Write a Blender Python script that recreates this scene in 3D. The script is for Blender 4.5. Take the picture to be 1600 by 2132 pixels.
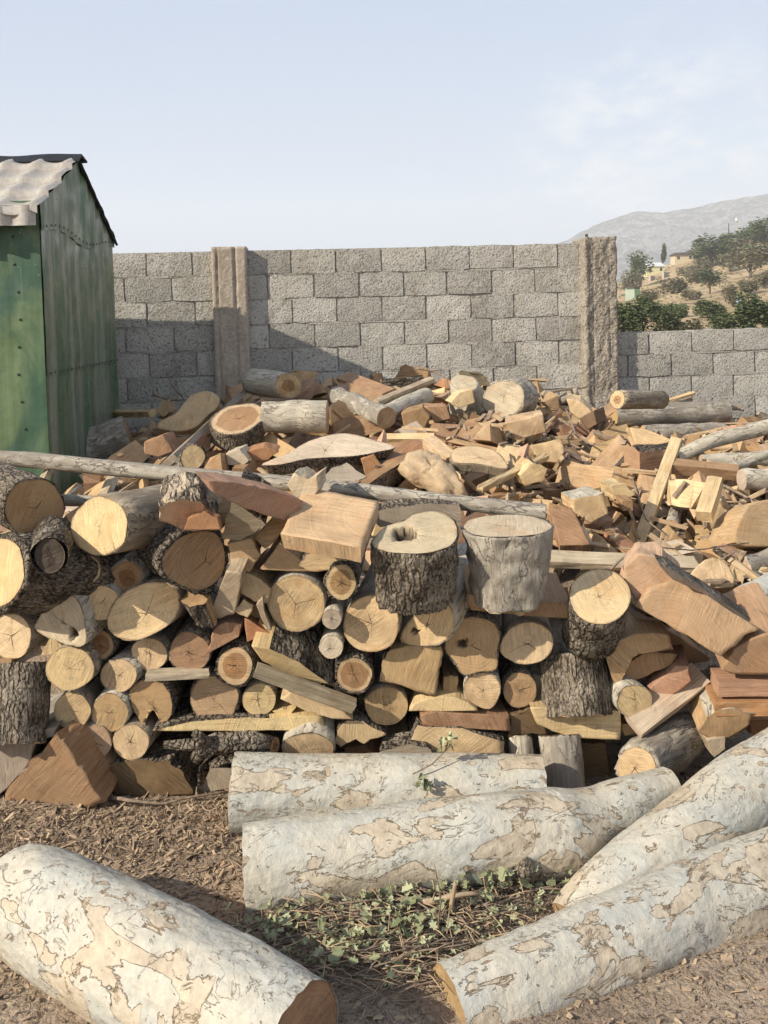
import bpy, bmesh, math, random
import numpy as np
from mathutils import Vector, Matrix, noise as mnoise

for _o in list(bpy.data.objects):
    bpy.data.objects.remove(_o)
random.seed(7)
rng = np.random.default_rng(7)
SC = bpy.context.scene
COL = SC.collection
rad = math.radians

# ------------------------------------------------------------------ camera
FPX, CX, CY, CAMZ = 2000.0, 800.0, 749.0, 1.5        # focal length and principal point in photo pixels (1600 x 2132)
PITCH, ROLL = rad(2.7), rad(1.5)
_F = Vector((0, math.cos(PITCH), -math.sin(PITCH)))
_R0 = Vector((1, 0, 0)); _U0 = Vector((0, math.sin(PITCH), math.cos(PITCH)))
_R = _R0 * math.cos(ROLL) - _U0 * math.sin(ROLL)
_U = _R0 * math.sin(ROLL) + _U0 * math.cos(ROLL)
EYE = Vector((0, 0, CAMZ))
cam_data = bpy.data.cameras.new('camera')
cam = bpy.data.objects.new('camera', cam_data); COL.objects.link(cam)
cam.matrix_world = Matrix.Translation(EYE) @ Matrix((_R, _U, -_F)).transposed().to_4x4()
cam_data.sensor_fit = 'VERTICAL'; cam_data.sensor_height = 36.0
cam_data.lens = FPX / 2132 * 36.0
cam_data.shift_x = 0.0
cam_data.shift_y = -(1066 - CY) / 2132
cam_data.clip_start = 0.05; cam_data.clip_end = 20000
SC.camera = cam

# ------------------------------------------------------------------ light
SUN_AZ, SUN_EL = rad(60), rad(31)          # sun behind the camera's left shoulder
SDIR = Vector((-math.sin(SUN_AZ) * math.cos(SUN_EL), -math.cos(SUN_AZ) * math.cos(SUN_EL), math.sin(SUN_EL)))
world = bpy.data.worlds.new('World'); SC.world = world; world.use_nodes = True
wn = world.node_tree; wn.nodes.clear()
_out = wn.nodes.new('ShaderNodeOutputWorld'); _bg = wn.nodes.new('ShaderNodeBackground')
_sky = wn.nodes.new('ShaderNodeTexSky'); _sky.sky_type = 'NISHITA'; _sky.sun_disc = False
_sky.sun_elevation = SUN_EL
_sky.sun_rotation = math.atan2(SDIR.x, SDIR.y)
_sky.altitude = 900; _sky.air_density = 1.0; _sky.dust_density = 2.5; _sky.ozone_density = 1.0
_bg.inputs['Strength'].default_value = 0.122
# thin high cloud veil, thicker in soft banks
_tc = wn.nodes.new('ShaderNodeTexCoord')
_map = wn.nodes.new('ShaderNodeMapping'); _map.inputs['Scale'].default_value = (1.0, 1.0, 2.6)
_nz = wn.nodes.new('ShaderNodeTexNoise'); _nz.inputs['Scale'].default_value = 3.1; _nz.inputs['Detail'].default_value = 7
_nz.inputs['Roughness'].default_value = 0.58
_mr = wn.nodes.new('ShaderNodeMapRange'); _mr.inputs['From Min'].default_value = 0.40; _mr.inputs['From Max'].default_value = 0.72
_mr.inputs['To Min'].default_value = 0.74; _mr.inputs['To Max'].default_value = 0.96
_mix = wn.nodes.new('ShaderNodeMix'); _mix.data_type = 'RGBA'
_mix.inputs['B'].default_value = (2.5, 3.18, 4.35, 1)
wn.links.new(_tc.outputs['Generated'], _map.inputs['Vector']); wn.links.new(_map.outputs['Vector'], _nz.inputs['Vector'])
wn.links.new(_nz.outputs['Fac'], _mr.inputs['Value'])
_sz = wn.nodes.new('ShaderNodeSeparateXYZ'); wn.links.new(_tc.outputs['Generated'], _sz.inputs[0])      # the veil thins out towards the zenith
_el = wn.nodes.new('ShaderNodeMapRange'); _el.interpolation_type = 'SMOOTHSTEP'
for _k, _q in (('From Min', 0.30), ('From Max', 0.95), ('To Min', 1.0), ('To Max', 0.30)): _el.inputs[_k].default_value = _q
wn.links.new(_sz.outputs['Z'], _el.inputs['Value'])
_vm = wn.nodes.new('ShaderNodeMath'); _vm.operation = 'MULTIPLY'
wn.links.new(_mr.outputs['Result'], _vm.inputs[0]); wn.links.new(_el.outputs['Result'], _vm.inputs[1]); wn.links.new(_vm.outputs[0], _mix.inputs['Factor'])
# a soft bank of cloud low over the mountain
_cd = ray_dir_cloud = Vector((0.27, 0.955, 0.125)).normalized()
_dp = wn.nodes.new('ShaderNodeVectorMath'); _dp.operation = 'DOT_PRODUCT'; _dp.inputs[1].default_value = _cd
_nv = wn.nodes.new('ShaderNodeVectorMath'); _nv.operation = 'NORMALIZE'; wn.links.new(_tc.outputs['Generated'], _nv.inputs[0]); wn.links.new(_nv.outputs[0], _dp.inputs[0])
_c1 = wn.nodes.new('ShaderNodeMapRange'); _c1.interpolation_type = 'SMOOTHSTEP'
for _k, _q in (('From Min', 0.9855), ('From Max', 0.9990), ('To Min', 0.0), ('To Max', 1.0)): _c1.inputs[_k].default_value = _q
wn.links.new(_dp.outputs['Value'], _c1.inputs['Value'])
_n2 = wn.nodes.new('ShaderNodeTexNoise'); _n2.inputs['Scale'].default_value = 17; _n2.inputs['Detail'].default_value = 8; _n2.inputs['Roughness'].default_value = 0.6
_m2 = wn.nodes.new('ShaderNodeMapping'); _m2.inputs['Scale'].default_value = (1.0, 1.0, 1.9)
wn.links.new(_nv.outputs[0], _m2.inputs['Vector']); wn.links.new(_m2.outputs['Vector'], _n2.inputs['Vector'])
_c2 = wn.nodes.new('ShaderNodeMapRange'); _c2.interpolation_type = 'SMOOTHSTEP'
for _k, _q in (('From Min', 0.42), ('From Max', 0.68), ('To Min', 0.0), ('To Max', 0.9)): _c2.inputs[_k].default_value = _q
wn.links.new(_n2.outputs['Fac'], _c2.inputs['Value'])
_ml = wn.nodes.new('ShaderNodeMath'); _ml.operation = 'MULTIPLY'; wn.links.new(_c1.outputs['Result'], _ml.inputs[0]); wn.links.new(_c2.outputs['Result'], _ml.inputs[1])
_mx2 = wn.nodes.new('ShaderNodeMix'); _mx2.data_type = 'RGBA'; _mx2.inputs['B'].default_value = (4.5, 4.75, 5.1, 1)
wn.links.new(_sky.outputs['Color'], _mix.inputs['A']); wn.links.new(_mix.outputs['Result'], _mx2.inputs['A']); wn.links.new(_ml.outputs[0], _mx2.inputs['Factor'])
wn.links.new(_mx2.outputs['Result'], _bg.inputs['Color'])
wn.links.new(_bg.outputs['Background'], _out.inputs['Surface'])

_sl = bpy.data.lights.new('sun', 'SUN'); _sl.energy = 5.0; _sl.angle = rad(0.5); _sl.color = (1.0, 0.91, 0.76)
sun = bpy.data.objects.new('sun', _sl); COL.objects.link(sun)
sun.rotation_euler = SDIR.to_track_quat('Z', 'Y').to_euler(); sun.location = (-6, -6, 9)

SC.view_settings.view_transform = 'Standard'; SC.view_settings.look = 'None'
SC.view_settings.exposure = 0.58; SC.view_settings.gamma = 1.0; SC.view_settings.use_curve_mapping = False
SC.render.engine = 'CYCLES'
SC.cycles.use_denoising = True
SC.cycles.max_bounces = 6; SC.cycles.diffuse_bounces = 2; SC.cycles.glossy_bounces = 2; SC.cycles.volume_bounces = 2
SC.cycles.transparent_max_bounces = 4

# ------------------------------------------------------------------ pixel rays to points of the place
def ray(px, py):
    return (_R * ((px - CX) / FPX) - _U * ((py - CY) / FPX) + _F)
def at(px, py, Y):
    d = ray(px, py); return EYE + d * (Y / d.y)
def on_plane(px, py, C, n):
    d = ray(px, py); den = d.dot(n)
    if abs(den) < 1e-4: den = 1e-4
    return EYE + d * ((C - EYE).dot(n) / den)
def hz(px): return 655 - (px - 800) * 0.0262          # horizon row at a column

# ------------------------------------------------------------------ object helpers
def link(o, parent=None):
    COL.objects.link(o)
    if parent: o.parent = parent
    return o
def tag(o, label=None, cat=None, group=None, kind=None):
    if label: o['label'] = label
    if cat: o['category'] = cat
    if group: o['group'] = group
    if kind: o['kind'] = kind
    return o
def empty(name, loc=(0, 0, 0), mat=None):
    o = bpy.data.objects.new(name, None); o.empty_display_size = 0.1
    COL.objects.link(o)
    if mat is not None: o.matrix_world = mat
    else: o.location = loc
    return o
def mesh(name, verts, faces, mats, parent=None, smooth=False, fm=None, mw=None, color=None, attr=None):
    me = bpy.data.meshes.new(name)
    me.from_pydata([tuple(v) for v in verts], [], [tuple(f) for f in faces])
    for m in (mats if isinstance(mats, (list, tuple)) else [mats]): me.materials.append(m)
    if fm is not None: me.polygons.foreach_set('material_index', list(fm))
    if smooth: me.polygons.foreach_set('use_smooth', [True] * len(me.polygons))
    if attr:
        for k, v in attr.items():
            a = me.attributes.new(k, 'FLOAT', 'POINT'); a.data.foreach_set('value', list(v))
    me.update()
    o = bpy.data.objects.new(name, me); COL.objects.link(o)
    if parent: o.parent = parent
    if mw is not None: o.matrix_basis = mw
    if color is not None: o.color = color
    return o
def frame(C, d, up=None):
    d = Vector(d).normalized()
    up = Vector(up) if up else (Vector((0, 0, 1)) if abs(d.z) < 0.93 else Vector((0, 1, 0)))
    X = d.cross(up).normalized(); Z = X.cross(d)
    M = Matrix((X, d, Z)).transposed().to_4x4(); M.translation = C
    return M
def n3(x, y, z): return mnoise.noise((x, y, z))

class MB:
    """collects boxes, tubes and free faces, then links them as one mesh object"""
    def __init__(s): s.v, s.f, s.m = [], [], []
    def add(s, v, f, m=0):
        k = len(s.v); s.v += [tuple(p) for p in v]; s.f += [tuple(i + k for i in q) for q in f]; s.m += [m] * len(f)
    def box(s, M, sx, sy, sz, m=0, jit=0.0):
        v = [M @ Vector((x * sx / 2 + random.uniform(-jit, jit), y * sy / 2 + random.uniform(-jit, jit), z * sz / 2 + random.uniform(-jit, jit)))
             for x in (-1, 1) for y in (-1, 1) for z in (-1, 1)]
        s.add(v, [(0, 1, 3, 2), (4, 6, 7, 5), (0, 4, 5, 1), (2, 3, 7, 6), (0, 2, 6, 4), (1, 5, 7, 3)], m)
    def tube(s, pts, radii, n=8, m=0, rough=0.0, caps=True):
        rings = []
        for i, p in enumerate(pts):
            p = Vector(p)
            a = Vector(pts[max(0, i - 1)]); b = Vector(pts[min(len(pts) - 1, i + 1)])
            M = frame(p, b - a)
            r = radii[i] if hasattr(radii, '__len__') else radii
            rings.append([M @ Vector((math.cos(t) * r * (1 + rough * random.uniform(-1, 1)), 0, math.sin(t) * r * (1 + rough * random.uniform(-1, 1))))
                          for t in [2 * math.pi * k / n for k in range(n)]])
        v = [q for r_ in rings for q in r_]; f = []
        for i in range(len(rings) - 1):
            for k in range(n):
                k2 = (k + 1) % n
                f.append((i * n + k, i * n + k2, (i + 1) * n + k2, (i + 1) * n + k))
        if caps:
            f.append(tuple(range(n - 1, -1, -1))); f.append(tuple((len(rings) - 1) * n + k for k in range(n)))
        s.add(v, f, m)
    def build(s, name, mats, parent=None, smooth=False, **kw):
        return mesh(name, s.v, s.f, mats, parent, smooth, s.m, **kw)

# ------------------------------------------------------------------ node helpers
class NT:
    def __init__(s, name, rough=0.8, spec=0.3):
        s.mat = bpy.data.materials.new(name); s.mat.use_nodes = True
        s.t = s.mat.node_tree; s.t.nodes.clear()
        s.out = s.t.nodes.new('ShaderNodeOutputMaterial'); s.b = s.t.nodes.new('ShaderNodeBsdfPrincipled')
        s.t.links.new(s.b.outputs[0], s.out.inputs['Surface'])
        s.b.inputs['Roughness'].default_value = rough
        s.b.inputs['Specular IOR Level'].default_value = spec
    def n(s, typ, **props):
        nd = s.t.nodes.new(typ)
        for k, v in props.items(): setattr(nd, k, v)
        return nd
    def set(s, sock, v):
        if isinstance(v, bpy.types.NodeSocket): s.t.links.new(v, sock)
        elif isinstance(v, (tuple, list)) and sock.type == 'RGBA' and len(v) == 3: sock.default_value = (*v, 1)
        else: sock.default_value = v
    def math(s, op, a, b=0.0, c=0.0, clamp=False):
        nd = s.n('ShaderNodeMath', operation=op, use_clamp=clamp)
        for i, v in enumerate((a, b, c)): s.set(nd.inputs[i], v)
        return nd.outputs[0]
    def vmath(s, op, a, b=(0, 0, 0), out=0):
        nd = s.n('ShaderNodeVectorMath', operation=op)
        s.set(nd.inputs[0], a)
        if op == 'SCALE': s.set(nd.inputs['Scale'], b)
        else: s.set(nd.inputs[1], b)
        return nd.outputs[out] if op not in ('LENGTH', 'DOT_PRODUCT') else nd.outputs['Value']
    def obj(s): return s.n('ShaderNodeTexCoord').outputs['Object']
    def info(s): return s.n('ShaderNodeObjectInfo')
    def noise(s, vec, scale, detail=3, rough=0.55, dist=0.0, dim='3D'):
        nd = s.n('ShaderNodeTexNoise', noise_dimensions=dim)
        if vec is not None: s.set(nd.inputs['W' if dim == '1D' else 'Vector'], vec)
        nd.inputs['Scale'].default_value = scale; nd.inputs['Detail'].default_value = detail
        nd.inputs['Roughness'].default_value = rough; nd.inputs['Distortion'].default_value = dist
        return nd.outputs['Fac']
    def noisec(s, vec, scale, detail=2):
        nd = s.n('ShaderNodeTexNoise'); s.set(nd.inputs['Vector'], vec)
        nd.inputs['Scale'].default_value = scale; nd.inputs['Detail'].default_value = detail
        return s.vmath('SUBTRACT', nd.outputs['Color'], (0.5, 0.5, 0.5))
    def voro(s, vec, scale, feature='F1', dim='3D', rand=1.0):
        nd = s.n('ShaderNodeTexVoronoi', voronoi_dimensions=dim, feature=feature)
        s.set(nd.inputs['W' if dim == '1D' else 'Vector'], vec)
        nd.inputs['Scale'].default_value = scale; nd.inputs['Randomness'].default_value = rand
        return nd.outputs['Distance']
    def ss(s, x, a, b, lo=0.0, hi=1.0):
        nd = s.n('ShaderNodeMapRange', interpolation_type='SMOOTHSTEP')
        s.set(nd.inputs['Value'], x); s.set(nd.inputs['From Min'], a); s.set(nd.inputs['From Max'], b)
        s.set(nd.inputs['To Min'], lo); s.set(nd.inputs['To Max'], hi)
        return nd.outputs['Result']
    def mix(s, f, a, b, blend='MIX'):
        nd = s.n('ShaderNodeMix', data_type='RGBA', blend_type=blend)
        s.set(nd.inputs[0], f); s.set(nd.inputs[6], a); s.set(nd.inputs[7], b)
        return nd.outputs[2]
    def mul(s, col, f):        # colour times scalar
        return s.vmath('SCALE', col, f)
    def sep(s, v):
        nd = s.n('ShaderNodeSeparateXYZ'); s.set(nd.inputs[0], v); return nd.outputs
    def comb(s, x, y, z):
        nd = s.n('ShaderNodeCombineXYZ')
        for i, v in enumerate((x, y, z)): s.set(nd.inputs[i], v)
        return nd.outputs[0]
    def attr(s, name):
        return s.n('ShaderNodeAttribute', attribute_name=name).outputs['Fac']
    def color(s, c): s.set(s.b.inputs['Base Color'], c)
    def rough(s, c): s.set(s.b.inputs['Roughness'], c)
    def bump(s, h, dist, strength=1.0, prev=None):
        nd = s.n('ShaderNodeBump'); s.set(nd.inputs['Height'], h)
        nd.inputs['Distance'].default_value = dist; nd.inputs['Strength'].default_value = strength
        if prev is not None: s.t.links.new(prev, nd.inputs['Normal'])
        return nd.outputs[0]
    def normal(s, nrm): s.t.links.new(nrm, s.b.inputs['Normal'])
    def local_normal(s):
        g = s.n('ShaderNodeNewGeometry')
        vt = s.n('ShaderNodeVectorTransform', vector_type='NORMAL', convert_from='WORLD', convert_to='OBJECT')
        s.t.links.new(g.outputs['True Normal'], vt.inputs[0])
        nv = s.n('ShaderNodeVectorMath', operation='NORMALIZE'); s.t.links.new(vt.outputs[0], nv.inputs[0])
        return nv.outputs[0]
# ------------------------------------------------------------------ materials
def m_wood(tint=False):
    """sawn and split wood, grain along local Y; base tint from object colour, alpha = heartwood share of a log end"""
    t = NT('cut_wood_mixed' if tint else 'cut_wood', 0.75, 0.25)
    P = t.obj(); inf = t.info(); rnd = inf.outputs['Random']; oc = inf.outputs['Color']; oa = inf.outputs['Alpha']
    if tint: oc = t.n('ShaderNodeAttribute', attribute_name='tint').outputs['Color']; rnd = t.attr('seed')
    off = t.comb(t.math('MULTIPLY', rnd, 13.1), t.math('MULTIPLY', rnd, 37.7), t.math('MULTIPLY', rnd, 71.3))
    Pn = t.vmath('ADD', P, off)
    N = t.sep(t.local_normal())
    E = t.ss(t.math('ABSOLUTE', N[1]), 0.55, 0.8)
    S = t.math('SUBTRACT', 1.0, E)
    warp = t.vmath('SCALE', t.noisec(Pn, 14, 3), 0.022)
    rr = t.attr('rr'); capm = t.math('GREATER_THAN', rr, 0.0005)
    so = t.math('MULTIPLY', t.math('SUBTRACT', 1.0, capm), 0.13)       # split pieces keep their pith outside
    Pw = t.vmath('ADD', t.vmath('ADD', P, warp), t.comb(t.math('MULTIPLY', so, t.math('SINE', t.math('MULTIPLY', rnd, 60.0))), 0.0, t.math('MULTIPLY', so, t.math('COSINE', t.math('MULTIPLY', rnd, 60.0))))); w = t.sep(Pw)
    r = t.math('SQRT', t.math('ADD', t.math('MULTIPLY', w[0], w[0]), t.math('MULTIPLY', w[2], w[2])))
    ring = t.noise(t.math('ADD', t.math('MULTIPLY', r, 190), t.math('MULTIPLY', rnd, 50)), 1.0, 2, 0.6, dim='1D')
    ring = t.math('SUBTRACT', ring, 0.5)
    blotch = t.noise(Pn, 9, 4, 0.6)
    blot2 = t.noise(Pn, 26, 3, 0.6)
    fib = t.noise(t.vmath('MULTIPLY', Pn, (170, 7, 170)), 1.0, 3, 0.6)
    grain = t.noise(Pn, 420, 2, 0.7)
    # saw marks
    sa = t.math('MULTIPLY', rnd, 6.28)
    sx = t.math('ADD', t.math('MULTIPLY', w[0], t.math('COSINE', sa)), t.math('MULTIPLY', w[2], t.math('SINE', sa)))
    sy = t.math('SUBTRACT', t.math('MULTIPLY', w[2], t.math('COSINE', sa)), t.math('MULTIPLY', w[0], t.math('SINE', sa)))
    saw = t.noise(t.comb(t.math('MULTIPLY', sx, 230), t.math('MULTIPLY', sy, 9), t.math('MULTIPLY', rnd, 90)), 1.0, 3, 0.65)
    saw = t.math('SUBTRACT', saw, 0.5)
    sawamt = t.ss(t.noise(Pn, 11, 2), 0.38, 0.62, 0.25, 1.0)
    saw = t.math('MULTIPLY', saw, sawamt)
    # radial drying cracks from the pith
    ang = t.math('ARCTAN2', w[0], w[2])
    kk = t.math('ADD', t.math('MULTIPLY', ang, 0.95), t.math('MULTIPLY', rnd, 40))
    d1 = t.voro(kk, 1.0, 'DISTANCE_TO_EDGE', '1D')
    arc = t.math('MULTIPLY', t.math('MULTIPLY', d1, r), 1.05)
    reach = t.ss(t.noise(kk, 0.9, 0, 0.5, dim='1D'), 0.25, 0.75, 0.1, 0.95)
    wid = t.math('MULTIPLY', t.math('SUBTRACT', reach, rr), t.ss(t.noise(Pn, 30, 2), 0.3, 0.7, 0.0003, 0.0026))
    crack = t.math('MULTIPLY', t.ss(t.math('SUBTRACT', wid, arc), -0.0002, 0.0009), t.math('MULTIPLY', E, capm))
    kf = t.math('ADD', t.math('MULTIPLY', ang, 6.5), t.math('MULTIPLY', rnd, 90))
    d2 = t.math('MULTIPLY', t.math('MULTIPLY', t.voro(kf, 1.0, 'DISTANCE_TO_EDGE', '1D'), r), 0.155)
    on2 = t.ss(t.noise(Pn, 42, 2), 0.52, 0.62)
    fine = t.math('MULTIPLY', t.math('MULTIPLY', t.ss(d2, 0.0011, 0.0002), on2), t.math('MULTIPLY', E, capm))
    rot = t.attr('rot')
    bri = t.math('ADD', 0.60, t.math('MULTIPLY', blotch, 0.8))
    bri = t.math('ADD', bri, t.math('MULTIPLY', t.math('SUBTRACT', fib, 0.5), t.math('MULTIPLY', S, 1.05)))
    bri = t.math('ADD', bri, t.math('MULTIPLY', ring, t.math('MULTIPLY', E, 0.46)))
    bri = t.math('ADD', bri, t.math('MULTIPLY', saw, t.math('MULTIPLY', E, 1.55)))
    bri = t.math('ADD', bri, t.math('MULTIPLY', t.math('SUBTRACT', grain, 0.5), 0.40))
    hm = t.math('MULTIPLY', t.ss(t.math('ADD', rr, t.math('MULTIPLY', t.math('SUBTRACT', blot2, 0.5), 0.22)), t.math('ADD', oa, 0.03), t.math('SUBTRACT', oa, 0.03)),
                t.math('MULTIPLY', t.math('GREATER_THAN', oa, 0.02), capm))
    col = t.mix(t.math('MULTIPLY', hm, 0.8), oc, t.mix(1.0, oc, (0.58, 0.44, 0.34), 'MULTIPLY'))
    red = t.ss(t.noise(Pn, 7, 3, 0.6), 0.52, 0.72)
    col = t.mix(t.math('MULTIPLY', red, 0.35), col, t.mix(1.0, col, (1.0, 0.72, 0.5), 'MULTIPLY'))
    grey = t.ss(t.noise(t.vmath('MULTIPLY', Pn, (1, 0.4, 1)), 15, 4, 0.65), 0.55, 0.8)
    col = t.mix(t.math('MULTIPLY', grey, 0.32), col, (0.28, 0.235, 0.18))
    wv = t.math('FRACT', t.math('MULTIPLY', rnd, 17.37))
    wth = t.math('MULTIPLY', t.ss(wv, 0.45, 0.95), t.ss(t.noise(Pn, 12, 5, 0.65), 0.30, 0.62))
    col = t.mix(t.math('MULTIPLY', wth, 0.85), col, t.mix(1.0, col, (0.66, 0.62, 0.60), 'MULTIPLY'))
    stn = t.ss(t.noise(Pn, 20, 5, 0.7, 0.5), 0.60, 0.70)
    col = t.mix(t.math('MULTIPLY', stn, 0.38), col, (0.17, 0.105, 0.06))
    rim = t.math('MULTIPLY', t.ss(rr, 0.93, 0.985), t.ss(t.noise(Pn, 35, 2), 0.35, 0.6))
    col = t.mix(t.math('MULTIPLY', rim, 0.55), col, (0.20, 0.115, 0.055))
    col = t.mul(col, bri)
    dk = t.math('MAXIMUM', crack, t.math('MULTIPLY', fine, 0.30))
    col = t.mix(t.math('MULTIPLY', rot, t.ss(blot2, 0.25, 0.6, 0.75, 1.0)), col, (0.045, 0.028, 0.017))
    col = t.mix(t.math('MULTIPLY', dk, 0.92), col, (0.035, 0.020, 0.012))
    t.color(col)
    h = t.math('ADD', t.math('MULTIPLY', fib, t.math('MULTIPLY', S, 0.9)), t.math('MULTIPLY', saw, t.math('MULTIPLY', E, 0.9)))
    h = t.math('ADD', h, t.math('MULTIPLY', blot2, 0.8))
    h = t.math('SUBTRACT', h, t.math('MULTIPLY', crack, 1.6))
    t.normal(t.bump(h, 0.0028, 0.8))
    return t.mat

def m_bark(name, dark, mid, light, scale=58, stretch=0.24, depth=0.008, lichen=None, lth=0.56):
    t = NT(name, 0.92, 0.15)
    P = t.obj(); rnd = t.info().outputs['Random']
    Pn = t.vmath('ADD', P, t.comb(t.math('MULTIPLY', rnd, 9.1), t.math('MULTIPLY', rnd, 23.7), t.math('MULTIPLY', rnd, 51.3)))
    Q = t.vmath('ADD', t.vmath('MULTIPLY', Pn, (1, stretch, 1)), t.vmath('SCALE', t.noisec(Pn, 30, 3), 0.022))
    d = t.voro(Q, scale, 'DISTANCE_TO_EDGE')
    h1 = t.ss(d, 0.0, 0.30)
    fine = t.noise(t.vmath('MULTIPLY', Pn, (1, 0.45, 1)), 190, 4, 0.65)
    big = t.noise(Pn, 12, 4, 0.6)
    h = t.math('ADD', h1, t.math('MULTIPLY', fine, 0.45)); h = t.math('ADD', h, t.math('MULTIPLY', big, 0.6))
    col = t.mix(h1, dark, mid)
    col = t.mix(t.ss(t.math('ADD', fine, t.math('MULTIPLY', big, 0.7)), 0.72, 1.08), col, light)
    if lichen: col = t.mix(t.math('MULTIPLY', t.ss(t.noise(Pn, 17, 4), lth, lth + 0.07), 0.85), col, lichen)
    t.color(col); t.normal(t.bump(h, depth, 1.0))
    return t.mat

def m_bark_smooth(name, base, patch, line):
    t = NT(name, 0.85, 0.2)
    P = t.obj(); rnd = t.info().outputs['Random']
    Pn = t.vmath('ADD', P, t.comb(t.math('MULTIPLY', rnd, 9.1), t.math('MULTIPLY', rnd, 23.7), t.math('MULTIPLY', rnd, 51.3)))
    big = t.noise(t.vmath('MULTIPLY', Pn, (1, 0.5, 1)), 16, 5, 0.62)
    fib = t.noise(t.vmath('MULTIPLY', Pn, (95, 9, 95)), 1.0, 4, 0.6)
    sp = t.noise(Pn, 120, 3, 0.6)
    col = t.mix(t.ss(big, 0.42, 0.62), base, patch)
    col = t.mul(col, t.math('ADD', 0.62, t.math('MULTIPLY', fib, 0.75)))
    edge = t.ss(t.math('ABSOLUTE', t.math('SUBTRACT', t.noise(t.vmath('MULTIPLY', Pn, (1, 0.35, 1)), 22, 4, 0.6, 0.6), 0.5)), 0.018, 0.004)
    dk = t.math('MAXIMUM', t.math('MULTIPLY', edge, t.ss(big, 0.35, 0.6)), t.ss(sp, 0.68, 0.74))
    col = t.mix(t.math('MULTIPLY', dk, 0.75), col, line)
    t.color(col)
    h = t.math('ADD', t.math('MULTIPLY', fib, 0.6), t.math('MULTIPLY', big, 1.2)); h = t.math('SUBTRACT', h, t.math('MULTIPLY', dk, 0.8))
    t.normal(t.bump(h, 0.005, 1.0))
    return t.mat

def m_plane():
    """smooth white bark of plane trees, flaking in tan plates with brown lips"""
    t = NT('flaking_white_bark', 0.72, 0.25)
    P = t.obj(); rnd = t.info().outputs['Random']
    Pn = t.vmath('ADD', P, t.comb(t.math('MULTIPLY', rnd, 9.1), t.math('MULTIPLY', rnd, 23.7), t.math('MULTIPLY', rnd, 51.3)))
    Q = t.vmath('MULTIPLY', Pn, (1, 0.52, 1))
    big = t.noise(Pn, 4.0, 2, 0.5)                          # where flakes have come away
    a = t.noise(Q, 10, 7, 0.54, 0.7)                        # plates
    thr = t.ss(big, 0.3, 0.7, 0.49, 0.66)
    da = t.math('SUBTRACT', a, thr)
    A = t.ss(da, -0.0035, 0.0035)
    q2 = t.vmath('ADD', t.vmath('MULTIPLY', Pn, (1, 0.6, 1)), (5.3, 2.1, 8.8))
    b = t.noise(q2, 24, 6, 0.56, 0.9)
    db = t.math('SUBTRACT', b, t.ss(t.noise(Pn, 6.0, 2), 0.3, 0.7, 0.60, 0.73))
    B = t.ss(db, -0.005, 0.005)
    c = t.noise(t.vmath('ADD', t.vmath('MULTIPLY', Pn, (1, 0.55, 1)), (1.3, 7.1, 3.8)), 17, 6, 0.58, 1.1)
    lineC = t.math('MULTIPLY', t.ss(t.math('ABSOLUTE', t.math('SUBTRACT', c, 0.5)), 0.010, 0.002), t.ss(t.noise(Pn, 8.5, 3), 0.47, 0.56))
    tone = t.noise(Pn, 5.5, 4, 0.6)
    base = t.mix(t.ss(tone, 0.38, 0.62), (0.52, 0.475, 0.385), (0.455, 0.45, 0.40))
    base = t.mix(t.math('MULTIPLY', t.ss(t.noise(Q, 30, 5, 0.65), 0.48, 0.68), 0.45), base, (0.50, 0.455, 0.365))
    base = t.mix(t.math('MULTIPLY', t.ss(t.noise(Pn, 19, 5, 0.6), 0.55, 0.72), 0.4), base, (0.36, 0.325, 0.265))
    tan = t.mix(t.ss(t.noise(Q, 21, 4), 0.4, 0.65), (0.535, 0.44, 0.315), (0.43, 0.335, 0.23))
    col = t.mix(t.math('MULTIPLY', A, 0.72), base, tan)
    col = t.mix(t.math('MULTIPLY', B, 0.8), col, t.mix(t.noise(Pn, 40, 3), (0.33, 0.24, 0.155), (0.49, 0.385, 0.26)))
    lipn = t.ss(t.noise(Pn, 26, 3), 0.36, 0.52)
    la = t.math('MULTIPLY', t.ss(t.math('ABSOLUTE', t.math('SUBTRACT', da, 0.004)), 0.0085, 0.001), lipn)
    lb = t.math('MULTIPLY', t.ss(t.math('ABSOLUTE', t.math('SUBTRACT', db, 0.004)), 0.0095, 0.001), lipn)
    lip = t.math('MAXIMUM', t.math('MAXIMUM', la, lb), t.math('MULTIPLY', lineC, 0.85))
    col = t.mix(t.math('MULTIPLY', lip, 0.66), col, (0.24, 0.155, 0.085))
    speck = t.ss(t.noise(t.vmath('MULTIPLY', Pn, (1, 0.6, 1)), 75, 3, 0.6), 0.67, 0.71)
    col = t.mix(t.math('MULTIPLY', speck, 0.7), col, (0.16, 0.11, 0.07))
    dirt = t.noise(Pn, 48, 5, 0.7)
    col = t.mul(col, t.math('ADD', 0.66, t.math('MULTIPLY', dirt, 0.68)))
    t.color(col)
    h = t.math('ADD', t.math('MULTIPLY', A, -0.5), t.math('MULTIPLY', B, -0.4))
    h = t.math('ADD', h, t.math('MULTIPLY', tone, 1.6)); h = t.math('ADD', h, t.math('MULTIPLY', dirt, 0.55))
    h = t.math('SUBTRACT', h, t.math('MULTIPLY', lip, 0.35)); h = t.math('SUBTRACT', h, t.math('MULTIPLY', speck, 0.5))
    t.normal(t.bump(h, 0.008, 1.0))
    return t.mat

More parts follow.
